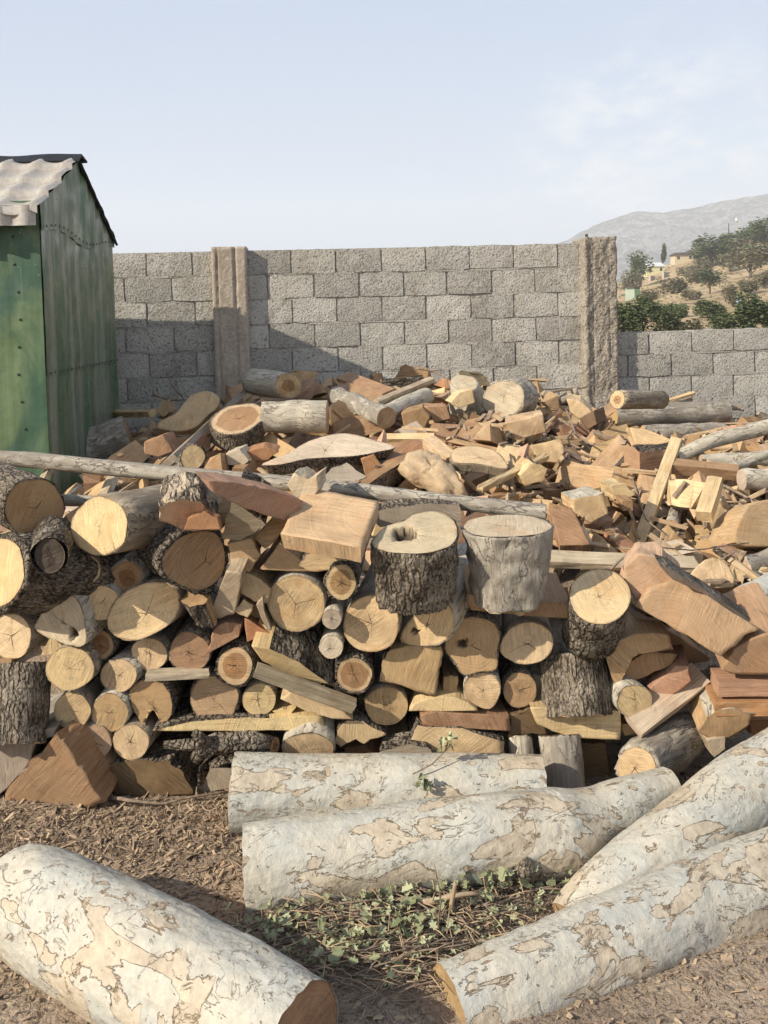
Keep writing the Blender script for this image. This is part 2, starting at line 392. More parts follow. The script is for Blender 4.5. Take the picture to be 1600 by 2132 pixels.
def m_concrete(name, c1, c2, pits=62, depth=0.0065, stain=0.5, pitamt=0.75):
    t = NT(name, 0.95, 0.15)
    P = t.obj(); rnd = t.info().outputs['Random']
    Pn = t.vmath('ADD', P, t.comb(t.math('MULTIPLY', rnd, 9.1), t.math('MULTIPLY', rnd, 23.7), t.math('MULTIPLY', rnd, 51.3)))
    big = t.noise(Pn, 5, 4, 0.6)
    ag = t.noise(Pn, pits, 3, 0.7)
    vo = t.voro(Pn, pits * 1.1)
    col = t.mix(t.ss(big, 0.35, 0.65), c1, c2)
    col = t.mul(col, t.math('ADD', 0.80, t.math('MULTIPLY', rnd, 0.38)))
    gp_ = t.n('ShaderNodeNewGeometry').outputs['Position']
    damp = t.noise(t.vmath('MULTIPLY', gp_, (1, 1, 0.6)), 1.4, 5, 0.65)
    col = t.mix(t.math('MULTIPLY', t.ss(damp, 0.50, 0.66), 0.38), col, t.mix(1.0, col, (0.62, 0.585, 0.53), 'MULTIPLY'))
    pit = t.ss(ag, 0.47, 0.36)
    col = t.mix(t.math('MULTIPLY', pit, pitamt), col, (0.12, 0.108, 0.09))
    col = t.mix(t.math('MULTIPLY', t.ss(ag, 0.55, 0.66), 0.6), col, (0.54, 0.51, 0.455))
    st = t.ss(t.noise(t.vmath('MULTIPLY', Pn, (1, 1, 0.4)), 6, 5, 0.65), 0.52, 0.75)
    col = t.mix(t.math('MULTIPLY', st, stain), col, (0.25, 0.205, 0.155))
    t.color(col)
    h = t.math('ADD', ag, t.math('MULTIPLY', vo, 0.5))
    t.normal(t.bump(h, depth, 1.0))
    return t.mat

def m_green(name, cols, streak=False, rough=0.42, speck=False):
    t = NT(name, rough, 0.5)
    P = t.obj()
    big = t.noise(t.vmath('MULTIPLY', P, (1, 1, 0.55)), 2.6, 4, 0.6, 0.6)
    st = t.noise(t.vmath('MULTIPLY', P, (26, 26, 1.6)), 1.0, 4, 0.6)
    col = t.mix(t.ss(big, 0.40, 0.60), cols[0], cols[1])
    col = t.mix(t.math('MULTIPLY', t.ss(t.noise(t.vmath('MULTIPLY', P, (1, 1, 0.7)), 1.9, 3), 0.50, 0.66), 0.85), col, cols[2])
    col = t.mul(col, t.math('ADD', 0.62, t.math('MULTIPLY', st, 0.76)))
    scr = t.ss(t.noise(t.vmath('MULTIPLY', P, (60, 60, 3)), 1.0, 3, 0.6), 0.66, 0.74)
    col = t.mix(t.math('MULTIPLY', scr, 0.35), col, (0.22, 0.26, 0.2))
    if streak:
        sk = t.ss(t.noise(t.vmath('MULTIPLY', P, (1, 9, 0.55)), 1.0, 3), 0.47, 0.62)
        col = t.mix(t.math('MULTIPLY', sk, 0.75), col, cols[3])
    if speck:
        z = t.sep(P)[2]
        sp = t.math('MULTIPLY', t.ss(t.voro(P, 30), 0.20, 0.10), t.ss(t.noise(P, 5, 3), 0.48, 0.6))
        sp = t.math('MULTIPLY', sp, t.ss(z, 1.45, 1.8))
        col = t.mix(t.math('MULTIPLY', sp, 0.7), col, (0.35, 0.38, 0.28))
    chipm = t.math('MULTIPLY', t.ss(t.noise(P, 48, 4, 0.7), 0.66, 0.69), t.ss(t.noise(P, 3.5, 3), 0.45, 0.6))
    col = t.mix(t.math('MULTIPLY', chipm, 0.65), col, (0.20, 0.20, 0.155))
    rust = t.ss(t.noise(P, 9, 6, 0.75), 0.64, 0.72)
    col = t.mix(t.math('MULTIPLY', rust, 0.5), col, (0.14, 0.10, 0.06))
    t.color(col)
    t.rough(t.ss(t.noise(P, 6, 4), 0.3, 0.7, rough - 0.12, rough + 0.25))
    h = t.math('ADD', t.noise(P, 5, 3), t.math('MULTIPLY', t.noise(P, 90, 3), 0.02))
    t.normal(t.bump(h, 0.02, 0.5))
    return t.mat

def m_plain(name, c, rough=0.8, var=0.25, scale=20, c2=None, bump=0.003, spec=0.25, stretch=(1, 1, 1)):
    t = NT(name, rough, spec)
    P = t.obj(); rnd = t.info().outputs['Random']
    Pn = t.vmath('ADD', P, t.comb(t.math('MULTIPLY', rnd, 9.1), t.math('MULTIPLY', rnd, 23.7), t.math('MULTIPLY', rnd, 51.3)))
    nz = t.noise(t.vmath('MULTIPLY', Pn, stretch), scale, 4, 0.6)
    col = t.mix(t.ss(nz, 0.35, 0.65), c, c2) if c2 else c
    col = t.mul(col if not isinstance(col, tuple) else t.mix(0.0, col, col), t.math('ADD', 1 - var, t.math('MULTIPLY', nz, 2 * var)))
    t.color(col)
    if bump: t.normal(t.bump(nz, bump, 1.0))
    return t.mat

def m_leaf(name, c1, c2, rough=0.6):
    t = NT(name, rough, 0.25)
    g = t.n('ShaderNodeNewGeometry')
    nz = t.noise(g.outputs['Position'], 0.6, 2)
    at_ = t.attr('tone')
    f = t.math('ADD', t.math('MULTIPLY', at_, 0.75), t.math('MULTIPLY', nz, 0.3))
    t.color(t.mix(f, c1, c2))
    return t.mat

def m_ground():
    t = NT('yard_dirt', 0.95, 0.1)
    P = t.obj()
    big = t.noise(P, 1.6, 5, 0.6); fine = t.noise(P, 60, 4, 0.7); mid = t.noise(P, 13, 4, 0.65)
    col = t.mix(t.ss(big, 0.4, 0.62), (0.27, 0.205, 0.15), (0.37, 0.29, 0.215))
    col = t.mix(t.math('MULTIPLY', t.ss(mid, 0.52, 0.66), 0.6), col, (0.34, 0.26, 0.175))
    # fibrous litter strands
    Pw = t.vmath('ADD', P, t.vmath('SCALE', t.noisec(P, 9, 2), 0.25))
    s1 = t.noise(t.vmath('MULTIPLY', Pw, (260, 28, 28)), 1.0, 2, 0.5); s2 = t.noise(t.vmath('MULTIPLY', Pw, (30, 240, 30)), 1.0, 2, 0.5)
    st = t.math('MAXIMUM', t.ss(s1, 0.62, 0.70), t.ss(s2, 0.62, 0.70))
    col = t.mix(t.math('MULTIPLY', st, 0.65), col, (0.36, 0.26, 0.155))
    col = t.mul(col, t.math('ADD', 0.62, t.math('MULTIPLY', fine, 0.85)))
    col = t.mix(t.math('MULTIPLY', t.ss(fine, 0.44, 0.34), 0.4), col, (0.05, 0.035, 0.025))
    t.color(col)
    h = t.math('ADD', t.math('MULTIPLY', mid, 1.5), fine); h = t.math('ADD', h, t.math('MULTIPLY', st, 0.6))
    t.normal(t.bump(h, 0.012, 1.0))
    return t.mat

def m_hill():
    t = NT('dry_hillside', 0.95, 0.05)
    P = t.obj()
    a = t.noise(P, 0.045, 6, 0.62); b = t.noise(P, 0.22, 5, 0.65); c = t.noise(P, 1.1, 4, 0.65)
    col = t.mix(t.ss(a, 0.40, 0.60), (0.50, 0.385, 0.23), (0.44, 0.325, 0.20))
    col = t.mix(t.math('MULTIPLY', t.ss(b, 0.50, 0.62), 0.75), col, (0.16, 0.125, 0.06))
    col = t.mix(t.math('MULTIPLY', t.ss(c, 0.56, 0.70), 0.6), col, (0.11, 0.105, 0.05))
    col = t.mix(t.math('MULTIPLY', t.ss(t.noise(P, 0.12, 4), 0.60, 0.70), 0.7), col, (0.44, 0.33, 0.20))
    t.color(col); t.normal(t.bump(t.math('ADD', b, t.math('MULTIPLY', c, 0.3)), 1.2, 1.0))
    return t.mat

def m_mountain():
    t = NT('bare_mountain', 1.0, 0.0)
    P = t.obj()
    a = t.noise(P, 0.006, 8, 0.65); b = t.noise(t.vmath('MULTIPLY', P, (1, 1, 0.5)), 0.02, 8, 0.75)
    col = t.mix(t.ss(a, 0.4, 0.6), (0.24, 0.22, 0.20), (0.52, 0.48, 0.44))
    col = t.mix(t.math('MULTIPLY', t.ss(b, 0.45, 0.55), 0.8), col, (0.10, 0.105, 0.09))
    gul = t.noise(t.vmath('MULTIPLY', P, (1, 1, 0.25)), 0.045, 6, 0.7)
    col = t.mix(t.math('MULTIPLY', t.ss(gul, 0.5, 0.62), 0.7), col, (0.70, 0.66, 0.60))
    t.color(col); t.normal(t.bump(t.math('ADD', a, b), 110, 1.0))
    return t.mat

M = {}
M['wood'] = m_wood(); M['wood_mixed'] = m_wood(True)
M['furrow'] = m_bark('furrowed_bark', (0.035, 0.027, 0.020), (0.165, 0.128, 0.092), (0.33, 0.28, 0.215))
M['shaggy'] = m_bark('shaggy_bark', (0.028, 0.022, 0.017), (0.130, 0.102, 0.076), (0.34, 0.29, 0.225), 46, 0.45, 0.013)
M['patchy'] = m_bark('patchy_bark', (0.035, 0.027, 0.020), (0.17, 0.135, 0.10), (0.33, 0.28, 0.215), 46, 0.45, 0.010, (0.56, 0.45, 0.32), 0.47)
M['smooth'] = m_bark_smooth('grey_brown_bark', (0.235, 0.185, 0.130), (0.36, 0.305, 0.225), (0.075, 0.055, 0.04))
M['grey'] = m_bark_smooth('weathered_grey_bark', (0.27, 0.235, 0.19), (0.43, 0.385, 0.31), (0.09, 0.07, 0.055))
M['white'] = m_bark_smooth('pale_cream_bark', (0.44, 0.39, 0.30), (0.52, 0.465, 0.37), (0.19, 0.13, 0.08))
M['plane'] = m_plane()
M['block'] = m_concrete('cinder_block', (0.415, 0.39, 0.34), (0.49, 0.463, 0.41))
M['mortar'] = m_concrete('mortar', (0.37, 0.345, 0.30), (0.43, 0.40, 0.35), 60, 0.004)
M['pillar'] = m_concrete('rough_cast_concrete', (0.37, 0.315, 0.25), (0.44, 0.385, 0.31), 45, 0.014, 0.4)
M['pillar2'] = m_concrete('smooth_cast_concrete', (0.36, 0.30, 0.235), (0.42, 0.355, 0.285), 40, 0.004, 0.5, 0.22)
M['green'] = m_green('green_painted_sheet', [(0.045, 0.100, 0.056), (0.125, 0.180, 0.085), (0.035, 0.090, 0.078)], speck=True)
M['green2'] = m_green('faded_green_sheet', [(0.085, 0.135, 0.072), (0.150, 0.180, 0.110), (0.055, 0.130, 0.055), (0.25, 0.26, 0.205)], streak=True, rough=0.38)
M['roof'] = m_plain('pale_roof_sheet', (0.46, 0.43, 0.385), 0.5, 0.18, 40, (0.36, 0.32, 0.275), 0.002, 0.4)
M['roofdark'] = m_plain('black_roof_edge', (0.022, 0.023, 0.026), 0.6, 0.3, 12, None, 0.004)
M['rivet'] = m_plain('rusty_rivet', (0.05, 0.05, 0.04), 0.6, 0.2, 40)
M['ground'] = m_ground(); M['hill'] = m_hill(); M['mountain'] = m_mountain()
M['chip'] = m_plain('wood_chip', (0.48, 0.36, 0.235), 0.85, 0.35, 30, (0.32, 0.23, 0.15), 0.002)
M['chipdark'] = m_plain('bark_chip', (0.21, 0.155, 0.11), 0.9, 0.4, 30, (0.30, 0.22, 0.155), 0.003)
M['twig'] = m_plain('twig_bark', (0.20, 0.145, 0.105), 0.85, 0.3, 60, (0.29, 0.225, 0.165), 0.002, stretch=(1, 1, 1))
M['leaf'] = m_leaf('wilted_leaf', (0.16, 0.175, 0.085), (0.43, 0.44, 0.27))
M['crown'] = m_leaf('green_crown', (0.045, 0.068, 0.030), (0.150, 0.180, 0.080))
M['dry'] = m_leaf('dry_crown', (0.105, 0.098, 0.055), (0.235, 0.205, 0.120))
M['trunk'] = m_plain('trunk_bark', (0.12, 0.09, 0.065), 0.9, 0.3, 8)
M['rotten'] = m_plain('rotten_wood', (0.52, 0.40, 0.26), 0.95, 0.3, 28, (0.40, 0.28, 0.165), 0.01)
# ------------------------------------------------------------------ ground, hill, mountain, haze
def grid_mesh(name, xs, ys, zf, mat, smooth=True):
    nx, ny = len(xs), len(ys)
    v = [(x, y, zf(x, y)) for y in ys for x in xs]
    f = [(j * nx + i, j * nx + i + 1, (j + 1) * nx + i + 1, (j + 1) * nx + i) for j in range(ny - 1) for i in range(nx - 1)]
    return mesh(name, v, f, mat, None, smooth)

def gz(x, y):            # yard surface, rough near the camera
    k = max(0.0, 1 - max(0, math.hypot(x, y - 2.6) - 2.5) / 3.0)
    return 0.0 + k * (0.016 * n3(x * 3, y * 3, 1.7) + 0.009 * n3(x * 11, y * 11, 4.2) + 0.005 * n3(x * 29, y * 29, 9.2))
_near = np.concatenate([np.linspace(-3.2, 3.2, 200)]); _neary = np.linspace(0.9, 4.4, 120)
xs = [-4000, -600, -80, -12] + list(_near) + [12, 80, 600, 4000]
ys = [-4000, -600, -60, -6] + list(_neary) + [9, 20, 50, 90, 400, 4000]
ground = grid_mesh('ground', xs, ys, gz, M['ground']); tag(ground, kind='structure')

_skx = [0, 900, 1180, 1290, 1350, 1420, 1470, 1530, 1600, 1800, 2400, 4000]
_sky_ = [690, 668, 626, 590, 566, 543, 530, 514, 492, 440, 350, 300]
def hill_z(x, y):
    if y < 45: return -0.5
    px = 800 + x / y * FPX
    e0 = -CAMZ / 52
    es = (hz(px) - np.interp(px, _skx, _sky_)) / FPX
    t = (y - 50) / 280
    if t < 0: return -0.6
    s = min(t, 1.0) ** 0.85
    e = e0 + (es - e0) * s
    z = CAMZ + e * min(y, 330)
    if y > 330: z -= (y - 330) * 0.14
    z += (1.1 * n3(x * 0.03, y * 0.03, 3) + 0.55 * n3(x * 0.11, y * 0.11, 7)) * min(1, max(0, t * 6)) + 0.2 * n3(x * .4, y * .4, 5)
    return z
_hx = np.linspace(-60, 420, 150); _hy = np.concatenate([np.linspace(48, 330, 110), np.linspace(340, 700, 10)])
hill = mesh('hill', *(lambda nx, ny: ([((u * y), y, hill_z(u * y, y)) for y in _hy for u in np.linspace(-0.1, 1.25, nx)],
            [(j * nx + i, j * nx + i + 1, (j + 1) * nx + i + 1, (j + 1) * nx + i) for j in range(ny - 1) for i in range(nx - 1)]))(150, len(_hy)),
            M['hill'], None, True)
tag(hill, kind='structure')
def hill_at(px, py):
    """point of the hillside seen at a photo pixel"""
    best = None
    for y in np.linspace(52, 330, 400):
        p = at(px, py, y)
        if hill_z(p.x, y) >= p.z:
            best = p; break
    return best if best is not None else at(px, py, 330)

_mx = [200, 800, 1000, 1100, 1180, 1240, 1320, 1390, 1450, 1520, 1600, 1750, 2000, 2600]
_my = [640, 610, 560, 527, 503, 470, 443, 440, 430, 417, 404, 380, 350, 330]
def mountain_mesh():
    nx, ny = 220, 60
    v = []
    for j in range(ny):
        t = j / (ny - 1)
        y = 1500 + 1300 * t
        for i in range(nx):
            px = 200 + 2400 * i / (nx - 1)
            x = (px - 800) / FPX * y
            esk = (hz(px) - np.interp(px, _mx, _my)) / FPX
            prof = t / 0.72 if t < 0.72 else 1 - (t - 0.72) * 1.3
            top = CAMZ + esk * (1500 + 1300 * 0.72)
            rid = 1 - abs(n3(x * 0.006, y * 0.0018, 2.2)) * 1.6
            rough = 34 * (rid - 0.4) - 46 * abs(n3(x * 0.012, y * 0.007, 6)) - 26 * abs(n3(x * 0.03, y * 0.02, 9)) + 14 * n3(x * 0.07, y * 0.05, 4) + 12
            away = min(1.0, abs(t - 0.72) / 0.30)
            z = top * (prof ** 1.2) + rough * min(1, prof * 1.5) * (0.13 + 0.8 * away) - 14 * away
            v.append((x, y, max(z, -0.8)))
    f = [(j * nx + i, j * nx + i + 1, (j + 1) * nx + i + 1, (j + 1) * nx + i) for j in range(ny - 1) for i in range(nx - 1)]
    return mesh('mountain', v, f, M['mountain'], None, True)
mountain = mountain_mesh(); tag(mountain, kind='structure')

hb = MB(); hb.box(Matrix.Translation((0, 0, 229)), 8100, 8100, 462)
hm_ = bpy.data.materials.new('air'); hm_.use_nodes = True; hm_.node_tree.nodes.clear()
_o = hm_.node_tree.nodes.new('ShaderNodeOutputMaterial'); _v = hm_.node_tree.nodes.new('ShaderNodeVolumePrincipled')
_v.inputs['Color'].default_value = (0.91, 0.955, 1.0, 1); _v.inputs['Density'].default_value = 0.00038; _v.inputs['Anisotropy'].default_value = 0.0
hm_.node_tree.links.new(_v.outputs[0], _o.inputs['Volume'])
haze = hb.build('haze', hm_); tag(haze, kind='stuff')

# ------------------------------------------------------------------ block walls
WA = 0.075
WU = Vector((math.cos(WA), math.sin(WA), 0)); WN = Vector((math.sin(WA), -math.cos(WA), 0))   # along the wall, towards the camera
WO = Vector((-2.14, 7.65, 0))
WM = Matrix((WU, -WN, Vector((0, 0, 1)))).transposed().to_4x4(); WM.translation = WO    # local x along, y into the wall, z up
def wall_u(px, py):
    p = on_plane(px, py, WO, WN); return (p - WO).dot(WU)
def block_mesh(sx, sz, sy, seed):
    """rounded, slightly chipped block; 5 x 5 front face"""
    r = random.Random(seed); nx, nz = 6, 4
    v, f = [], []
    def P(i, j, back):
        x = -sx / 2 + sx * i / (nx - 1); z = -sz / 2 + sz * j / (nz - 1)
        ed = (i in (0, nx - 1)) + (j in (0, nz - 1))
        if ed:
            x += r.uniform(-0.003, 0.002) * (1 if i else -1); z += r.uniform(-0.004, 0.004)
        if ed == 2: x *= 1 - 0.005 / sx * r.uniform(0.2, 2.0); z *= 1 - 0.005 / sz * r.uniform(0.2, 2.0)
        return (x, sy if back else (0.0025 * ed + r.uniform(-0.002, 0.002)), z)
    for j in range(nz):
        for i in range(nx): v.append(P(i, j, False))
    for j in range(nz - 1):
        for i in range(nx - 1):
            a = j * nx + i; f.append((a, a + 1, a + nx + 1, a + nx))
    rim = [i for i in range(nx)] + [j * nx + nx - 1 for j in range(1, nz)] + [(nz - 1) * nx + i for i in range(nx - 2, -1, -1)] + [j * nx for j in range(nz - 2, 0, -1)]
    k = len(v)
    for q in rim: v.append((v[q][0], sy, v[q][2]))
    for a in range(len(rim)):
        b = (a + 1) % len(rim); f.append((rim[b], rim[a], k + a, k + b))
    f.append(tuple(k + a for a in range(len(rim)))[::-1])
    me = bpy.data.meshes.new('block'); me.from_pydata(v, [], f); me.materials.append(M['block']); me.update()
    return me
_bm_cache = {}
def put_block(par, u0, u1, ztop, h, depth=0.17, out=0.0):
    w = u1 - u0 - 0.011
    if w < 0.03: return
    key = (round(w, 2), round(h, 3), random.randrange(4))
    if key not in _bm_cache: _bm_cache[key] = block_mesh(key[0] if abs(key[0] - w) < .006 else w, h - 0.011, depth, len(_bm_cache))
    o = bpy.data.objects.new('block', _bm_cache[key]); COL.objects.link(o); o.parent = par
    o.location = ((u0 + u1) / 2 + random.uniform(-.002, .002), -out + random.uniform(-0.005, 0.005), ztop - h / 2 + random.uniform(-.002, .002))
    o.rotation_euler = (random.uniform(-.008, .008), random.uniform(-.008, .008), random.uniform(-.012, .012))
def build_wall(name, label, bays, ztop, rows, h, extra=None):
    w = empty(name, mat=WM); tag(w, label, 'wall')
    mb = MB()
    for (u0, u1, je, jo, pitch) in bays:
        mb.box(Matrix.Translation(((u0 + u1) / 2, 0.017 + 0.07, ztop - rows * h / 2 - 0.005)), u1 - u0, 0.14, rows * h)
        for k in range(rows):
            j = (je, jo)[k % 2]
            start = j - math.ceil((j - u0) / pitch) * pitch
            us = [u0]; q = start
            while q < u1:
                if q > u0 + 0.04 and q < u1 - 0.04: us.append(q + random.uniform(-.006, .006))
                q += pitch
            us.append(u1)
            for a, b in zip(us, us[1:]): put_block(w, a, b, ztop - k * h + (random.uniform(-.008, .006) if k == 0 else 0), h)
            if k:      # bed joint, smeared nearly flush in stretches
                q = u0
                while q < u1:
                    L = random.uniform(0.1, 0.4); e = min(q + L, u1)
                    dpt = random.choice([0.003, 0.007, 0.010, 0.0])
                    mb.box(Matrix.Translation(((q + e) / 2, 0.017 + dpt, ztop - k * h + random.uniform(-.001, .001))), e - q, 0.03, random.uniform(0.012, 0.02), jit=.002)
                    q = e
    m = mb.build('mortar', M['mortar'], w)
    return w
uP1a, uP1b = wall_u(446, 640), wall_u(518, 640)
uP2a, uP2b = wall_u(1209, 640), wall_u(1279, 640)
build_wall('block_wall', 'tall grey cinder block wall running from the green hut to the rough pillar', [
    (-0.75, uP1a + .02, wall_u(402, 550), wall_u(358, 605), 0.372),
    (uP1b - .02, uP2a + .02, wall_u(793, 540), wall_u(747, 595), 0.3635)], 2.045, 10, 0.2)
build_wall('block_wall', 'lower grey cinder block wall to the right of the rough pillar', [
    (uP2b - .02, uP2b + 3.2, wall_u(1440, 710), wall_u(1485, 760), 0.362)], 1.303, 7, 0.189)
def pillar(label, u0, u1, ztop, out, mat, rough, grooves=(), strips=()):
    """cast concrete post with board marks; front face a displaced grid"""
    nx, nz = 26, 90; w = u1 - u0
    v, f = [], []
    for j in range(nz):
        z = ztop * j / (nz - 1)
        for i in range(nx):
            s = i / (nx - 1); x = u0 + w * s
            e = rough * (n3(x * 22, z * 16, 3.1 + u0) + 0.6 * n3(x * 55, z * 45, 7.7)) 
            for (g, gw, gd) in grooves:
                if abs(s - g) < gw: e -= gd * (0.6 + 0.8 * abs(n3(z * 9, g * 10, 2)))
            for (g, gw, gd) in strips:
                if abs(s - g) < gw: e += gd
            edge = min(s, 1 - s)
            if edge < 0.02: x += rough * 1.2 * n3(z * 14, i, 5)
            v.append((x, -out - e + (0.01 if edge < .02 else 0), z + (rough * n3(x * 30, 1, 2) if j == nz - 1 else 0)))
    for j in range(nz - 1):
        for i in range(nx - 1):
            a = j * nx + i; f.append((a, a + 1, a + nx + 1, a + nx))
    k = len(v)
    rim = [(j * nx) for j in range(nz)] + [(nz - 1) * nx + i for i in range(1, nx)] + [j * nx + nx - 1 for j in range(nz - 2, -1, -1)]
    for q in rim: v.append((v[q][0], 0.22, v[q][2]))
    for a in range(len(rim) - 1): f.append((rim[a], rim[a + 1], k + a + 1, k + a))
    o = mesh('concrete_pillar', v, f, mat, None, True, mw=WM)
    tag(o, label, 'pillar'); return o
pillar('smooth concrete pillar with two dark vertical grooves, set in the tall wall near the hut', uP1a, uP1b, 2.068, 0.085, M['pillar2'], 0.0025,
       grooves=((0.16, 0.035, 0.016), (0.66, 0.03, 0.018)))
p2 = pillar('rough lumpy concrete pillar where the tall wall steps down to the low one', uP2a, uP2b, 2.085, 0.10, M['pillar'], 0.014,
       grooves=((0.28, 0.03, 0.012), (0.76, 0.03, 0.01)), strips=((0.07, 0.07, 0.012),))
_b = MB(); _b.tube([(uP2a + .06, 0.0, 2.07), (uP2a + .062, 0.0, 2.115)], 0.012, 6); _b.build('rebar_stub', M['rivet'], p2)

# ------------------------------------------------------------------ green sheet metal hut
HX = at(92, 700, 5.44).x; HY0, HY1 = 5.44, 7.1; ZE, ZR, YR = 2.15, 2.515, 6.25
HXR = at(236, 660, 7.1).x
hut = empty('metal_hut', (HX, HY0, 0)); hut.rotation_euler.z = math.atan2(-(HXR - HX), 7.1 - 5.44); tag(hut, 'green sheet metal hut with a pale tile-sheet roof by the wall', 'hut')
def sheet(name, P0, ex, ez, w, h, nx, nz, amp, mat, seed, thick_n=None):
    v, f = [], []
    P0, ex, ez = Vector(P0), Vector(ex), Vector(ez); nn = ex.cross(ez)
    for j in range(nz):
        for i in range(nx):
            x, z = w * i / (nx - 1), h * j / (nz - 1)
            d = amp * (n3(x * 3.1, z * 1.4, seed) + 0.5 * n3(x * 8, z * 4, seed + 5))
            v.append(P0 + ex * x + ez * z + nn * d)
    for j in range(nz - 1):
        for i in range(nx - 1):
            a = j * nx + i; f.append((a, a + 1, a + nx + 1, a + nx))
    return mesh(name, v, f, mat, hut, True)
FX, FZ = (1, 0, 0), (0, 0, 1)
# front: three sheets and an overlapping corner strip, lower row and upper row
sheet('front_sheet', (-0.96, 0.0, 0.0), FX, FZ, 0.80, 1.24, 24, 30, 0.006, M['green'], 1)
sheet('front_sheet', (-0.96, -0.004, 1.235), FX, FZ, 0.80, 0.96, 24, 30, 0.006, M['green'], 2)
sheet('front_sheet', (-1.86, -0.003, 0.0), FX, FZ, 0.91, 2.19, 16, 30, 0.008, M['green'], 3)
sheet('front_sheet', (-2.76, 0.0, 0.0), FX, FZ, 0.91, 2.19, 8, 20, 0.008, M['green'], 4)
sheet('corner_strip', (-0.175, -0.010, 0.0), FX, FZ, 0.178, 2.19, 8, 60, 0.005, M['green'], 6)
# side towards the pile: lower and upper sheet, gable on top
sheet('side_sheet', (0.003, 0, 0), (0, 1, 0), FZ, 1.70, 1.21, 50, 24, 0.010, M['green2'], 11)
sheet('side_sheet', (0.008, 0, 1.20), (0, 1, 0), FZ, 1.70, 0.90, 50, 24, 0.011, M['green2'], 12)
def gable():
    v, f = [], []; n = 40
    for i in range(n):
        y = 1.70 * i / (n - 1)
        zb = 2.02 + 0.03 * math.sin(y * 5)
        zt = ZE + (ZR - ZE) * (1 - abs(y - (YR - HY0)) / (YR - HY0 if y < YR - HY0 else HY1 - YR)) + 0.025
        zt = max(zt, zb + .01)
        for k in range(6):
            z = zb + (zt - zb) * k / 5
            v.append((0.014 + 0.010 * n3(y * 4, z * 2, 21) + 0.006 * math.sin(y * 34), y, z))
    for i in range(n - 1):
        for k in range(5):
            a = i * 6 + k; f.append((a, a + 6, a + 7, a + 1))
    return mesh('gable_sheet', v, f, M['green2'], hut, True)
gable()
sheet('back_sheet', (0, 1.7, 0), (-1, 0, 0), FZ, 2.76, 2.19, 6, 6, 0.0, M['green'], 31)
rv = MB()
def dome(c, n_, r=0.009):
    Mx = frame(Vector(c), n_); k = len(rv.v)
    pts = [Mx @ Vector((0, r * 0.7, 0))] + [Mx @ Vector((r * math.cos(a), 0, r * math.sin(a))) for a in [i * math.pi / 3 for i in range(6)]]
    rv.add(pts, [(0, 1 + i, 1 + (i + 1) % 6) for i in range(6)])
for z in np.arange(0.75, 2.15, 0.155): dome((-0.135 + 0.012 * math.sin(z * 9), -0.014, z), (0, -1, 0))
for x in np.arange(-0.9, -0.2, 0.20): dome((x, -0.012, 1.245), (0, -1, 0))
for y in np.arange(0.04, 1.66, 0.085): dome((0.018, y, 1.215), (1, 0, 0), 0.010)
for y in np.arange(0.04, 1.66, 0.085): dome((0.028, y, 2.045 + 0.03 * math.sin(y * 5)), (1, 0, 0), 0.010)
for y in np.arange(0.9, 1.66, 0.12): dome((0.03, y, ZE + (ZR - ZE) * (1 - (y - .86) / .84) - 0.07), (1, 0, 0), 0.009)
tag(rv.build('rivets', M['rivet'], hut, True), kind='stuff')
# roof: front slope in pressed tile courses (each course a part), rear slope dark
def slope_pt(x, s, off, front=True):        # s 0 at the eave, 1 at the ridge
    ye, yr = (-0.14, YR - HY0) if front else (HY1 - HY0 + 0.06, YR - HY0)
    ze = ZE - 0.055
    return Vector((x, ye + (yr - ye) * s, ze + (ZR + 0.03 - ze) * s + off))
nc = 4
for c in range(nc):
    v, f = [], []; nx = 150; x0, x1 = -2.85, 0.035
    rows = [0.0, 0.0, 0.35, 0.7, 1.04]
    for k, rr_ in enumerate(rows):
        s = (c + rr_) / nc
        for i in range(nx):
            x = x0 + (x1 - x0) * i / (nx - 1)
            off = 0.034 * (1 - abs(math.sin(x * math.pi / 0.19)) ** .7) + (0.040 - 0.036 * rr_ if k else -0.002) + 0.010 * n3(x * 4, s * 6, 8)
            xx = x + (0.03 * n3(s * 7, 3, 1) if i == nx - 1 else 0)
            v.append(slope_pt(xx, min(s, 1.0), off))
    for k in range(len(rows) - 1):
        for i in range(nx - 1):
            a = k * nx + i; f.append((a, a + 1, a + nx + 1, a + nx))
    mesh('roof_course', v, f, M['roof'], hut, True)
v, f = [], []; nx = 90           # hanging apron along the eave, fluted
for k in range(4):
    for i in range(nx):
        x = -2.85 + 2.87 * i / (nx - 1)
        v.append((x, -0.135 + 0.018 * math.sin(x * 2 * math.pi / 0.145) + 0.006 * n3(x * 9, k, 1), 2.152 - 0.112 * k / 3 + (0.006 * n3(x * 12, 2, 2) if k == 3 else 0)))
for k in range(3):
    for i in range(nx - 1):
        a = k * nx + i; f.append((a, a + 1, a + nx + 1, a + nx))
mesh('eave_apron', v, f, M['roof'], hut, True)
v, f = [], []; nn_ = 26          # rear slope seen along its torn dark edge
for x, dz in ((-2.85, 0), (0.02, 0), (0.045, -0.05)):
    for k in range(nn_):
        s = 1 - k / (nn_ - 1)
        p = slope_pt(x, s, 0.02 + 0.012 * n3(s * 14, x, 4) + dz * (1 + 0.6 * n3(s * 12, 5, 5)), False); v.append(p)
for c in range(2):
    for k in range(nn_ - 1):
        a = c * nn_ + k; f.append((a, a + nn_, a + nn_ + 1, a + 1))
rs = mesh('rear_roof_sheet', v, f, M['roofdark'], hut, False)
md = rs.modifiers.new('s', 'SOLIDIFY'); md.thickness = 0.018
v, f = [], []; nn_ = 60          # crumpled dark ridge cap
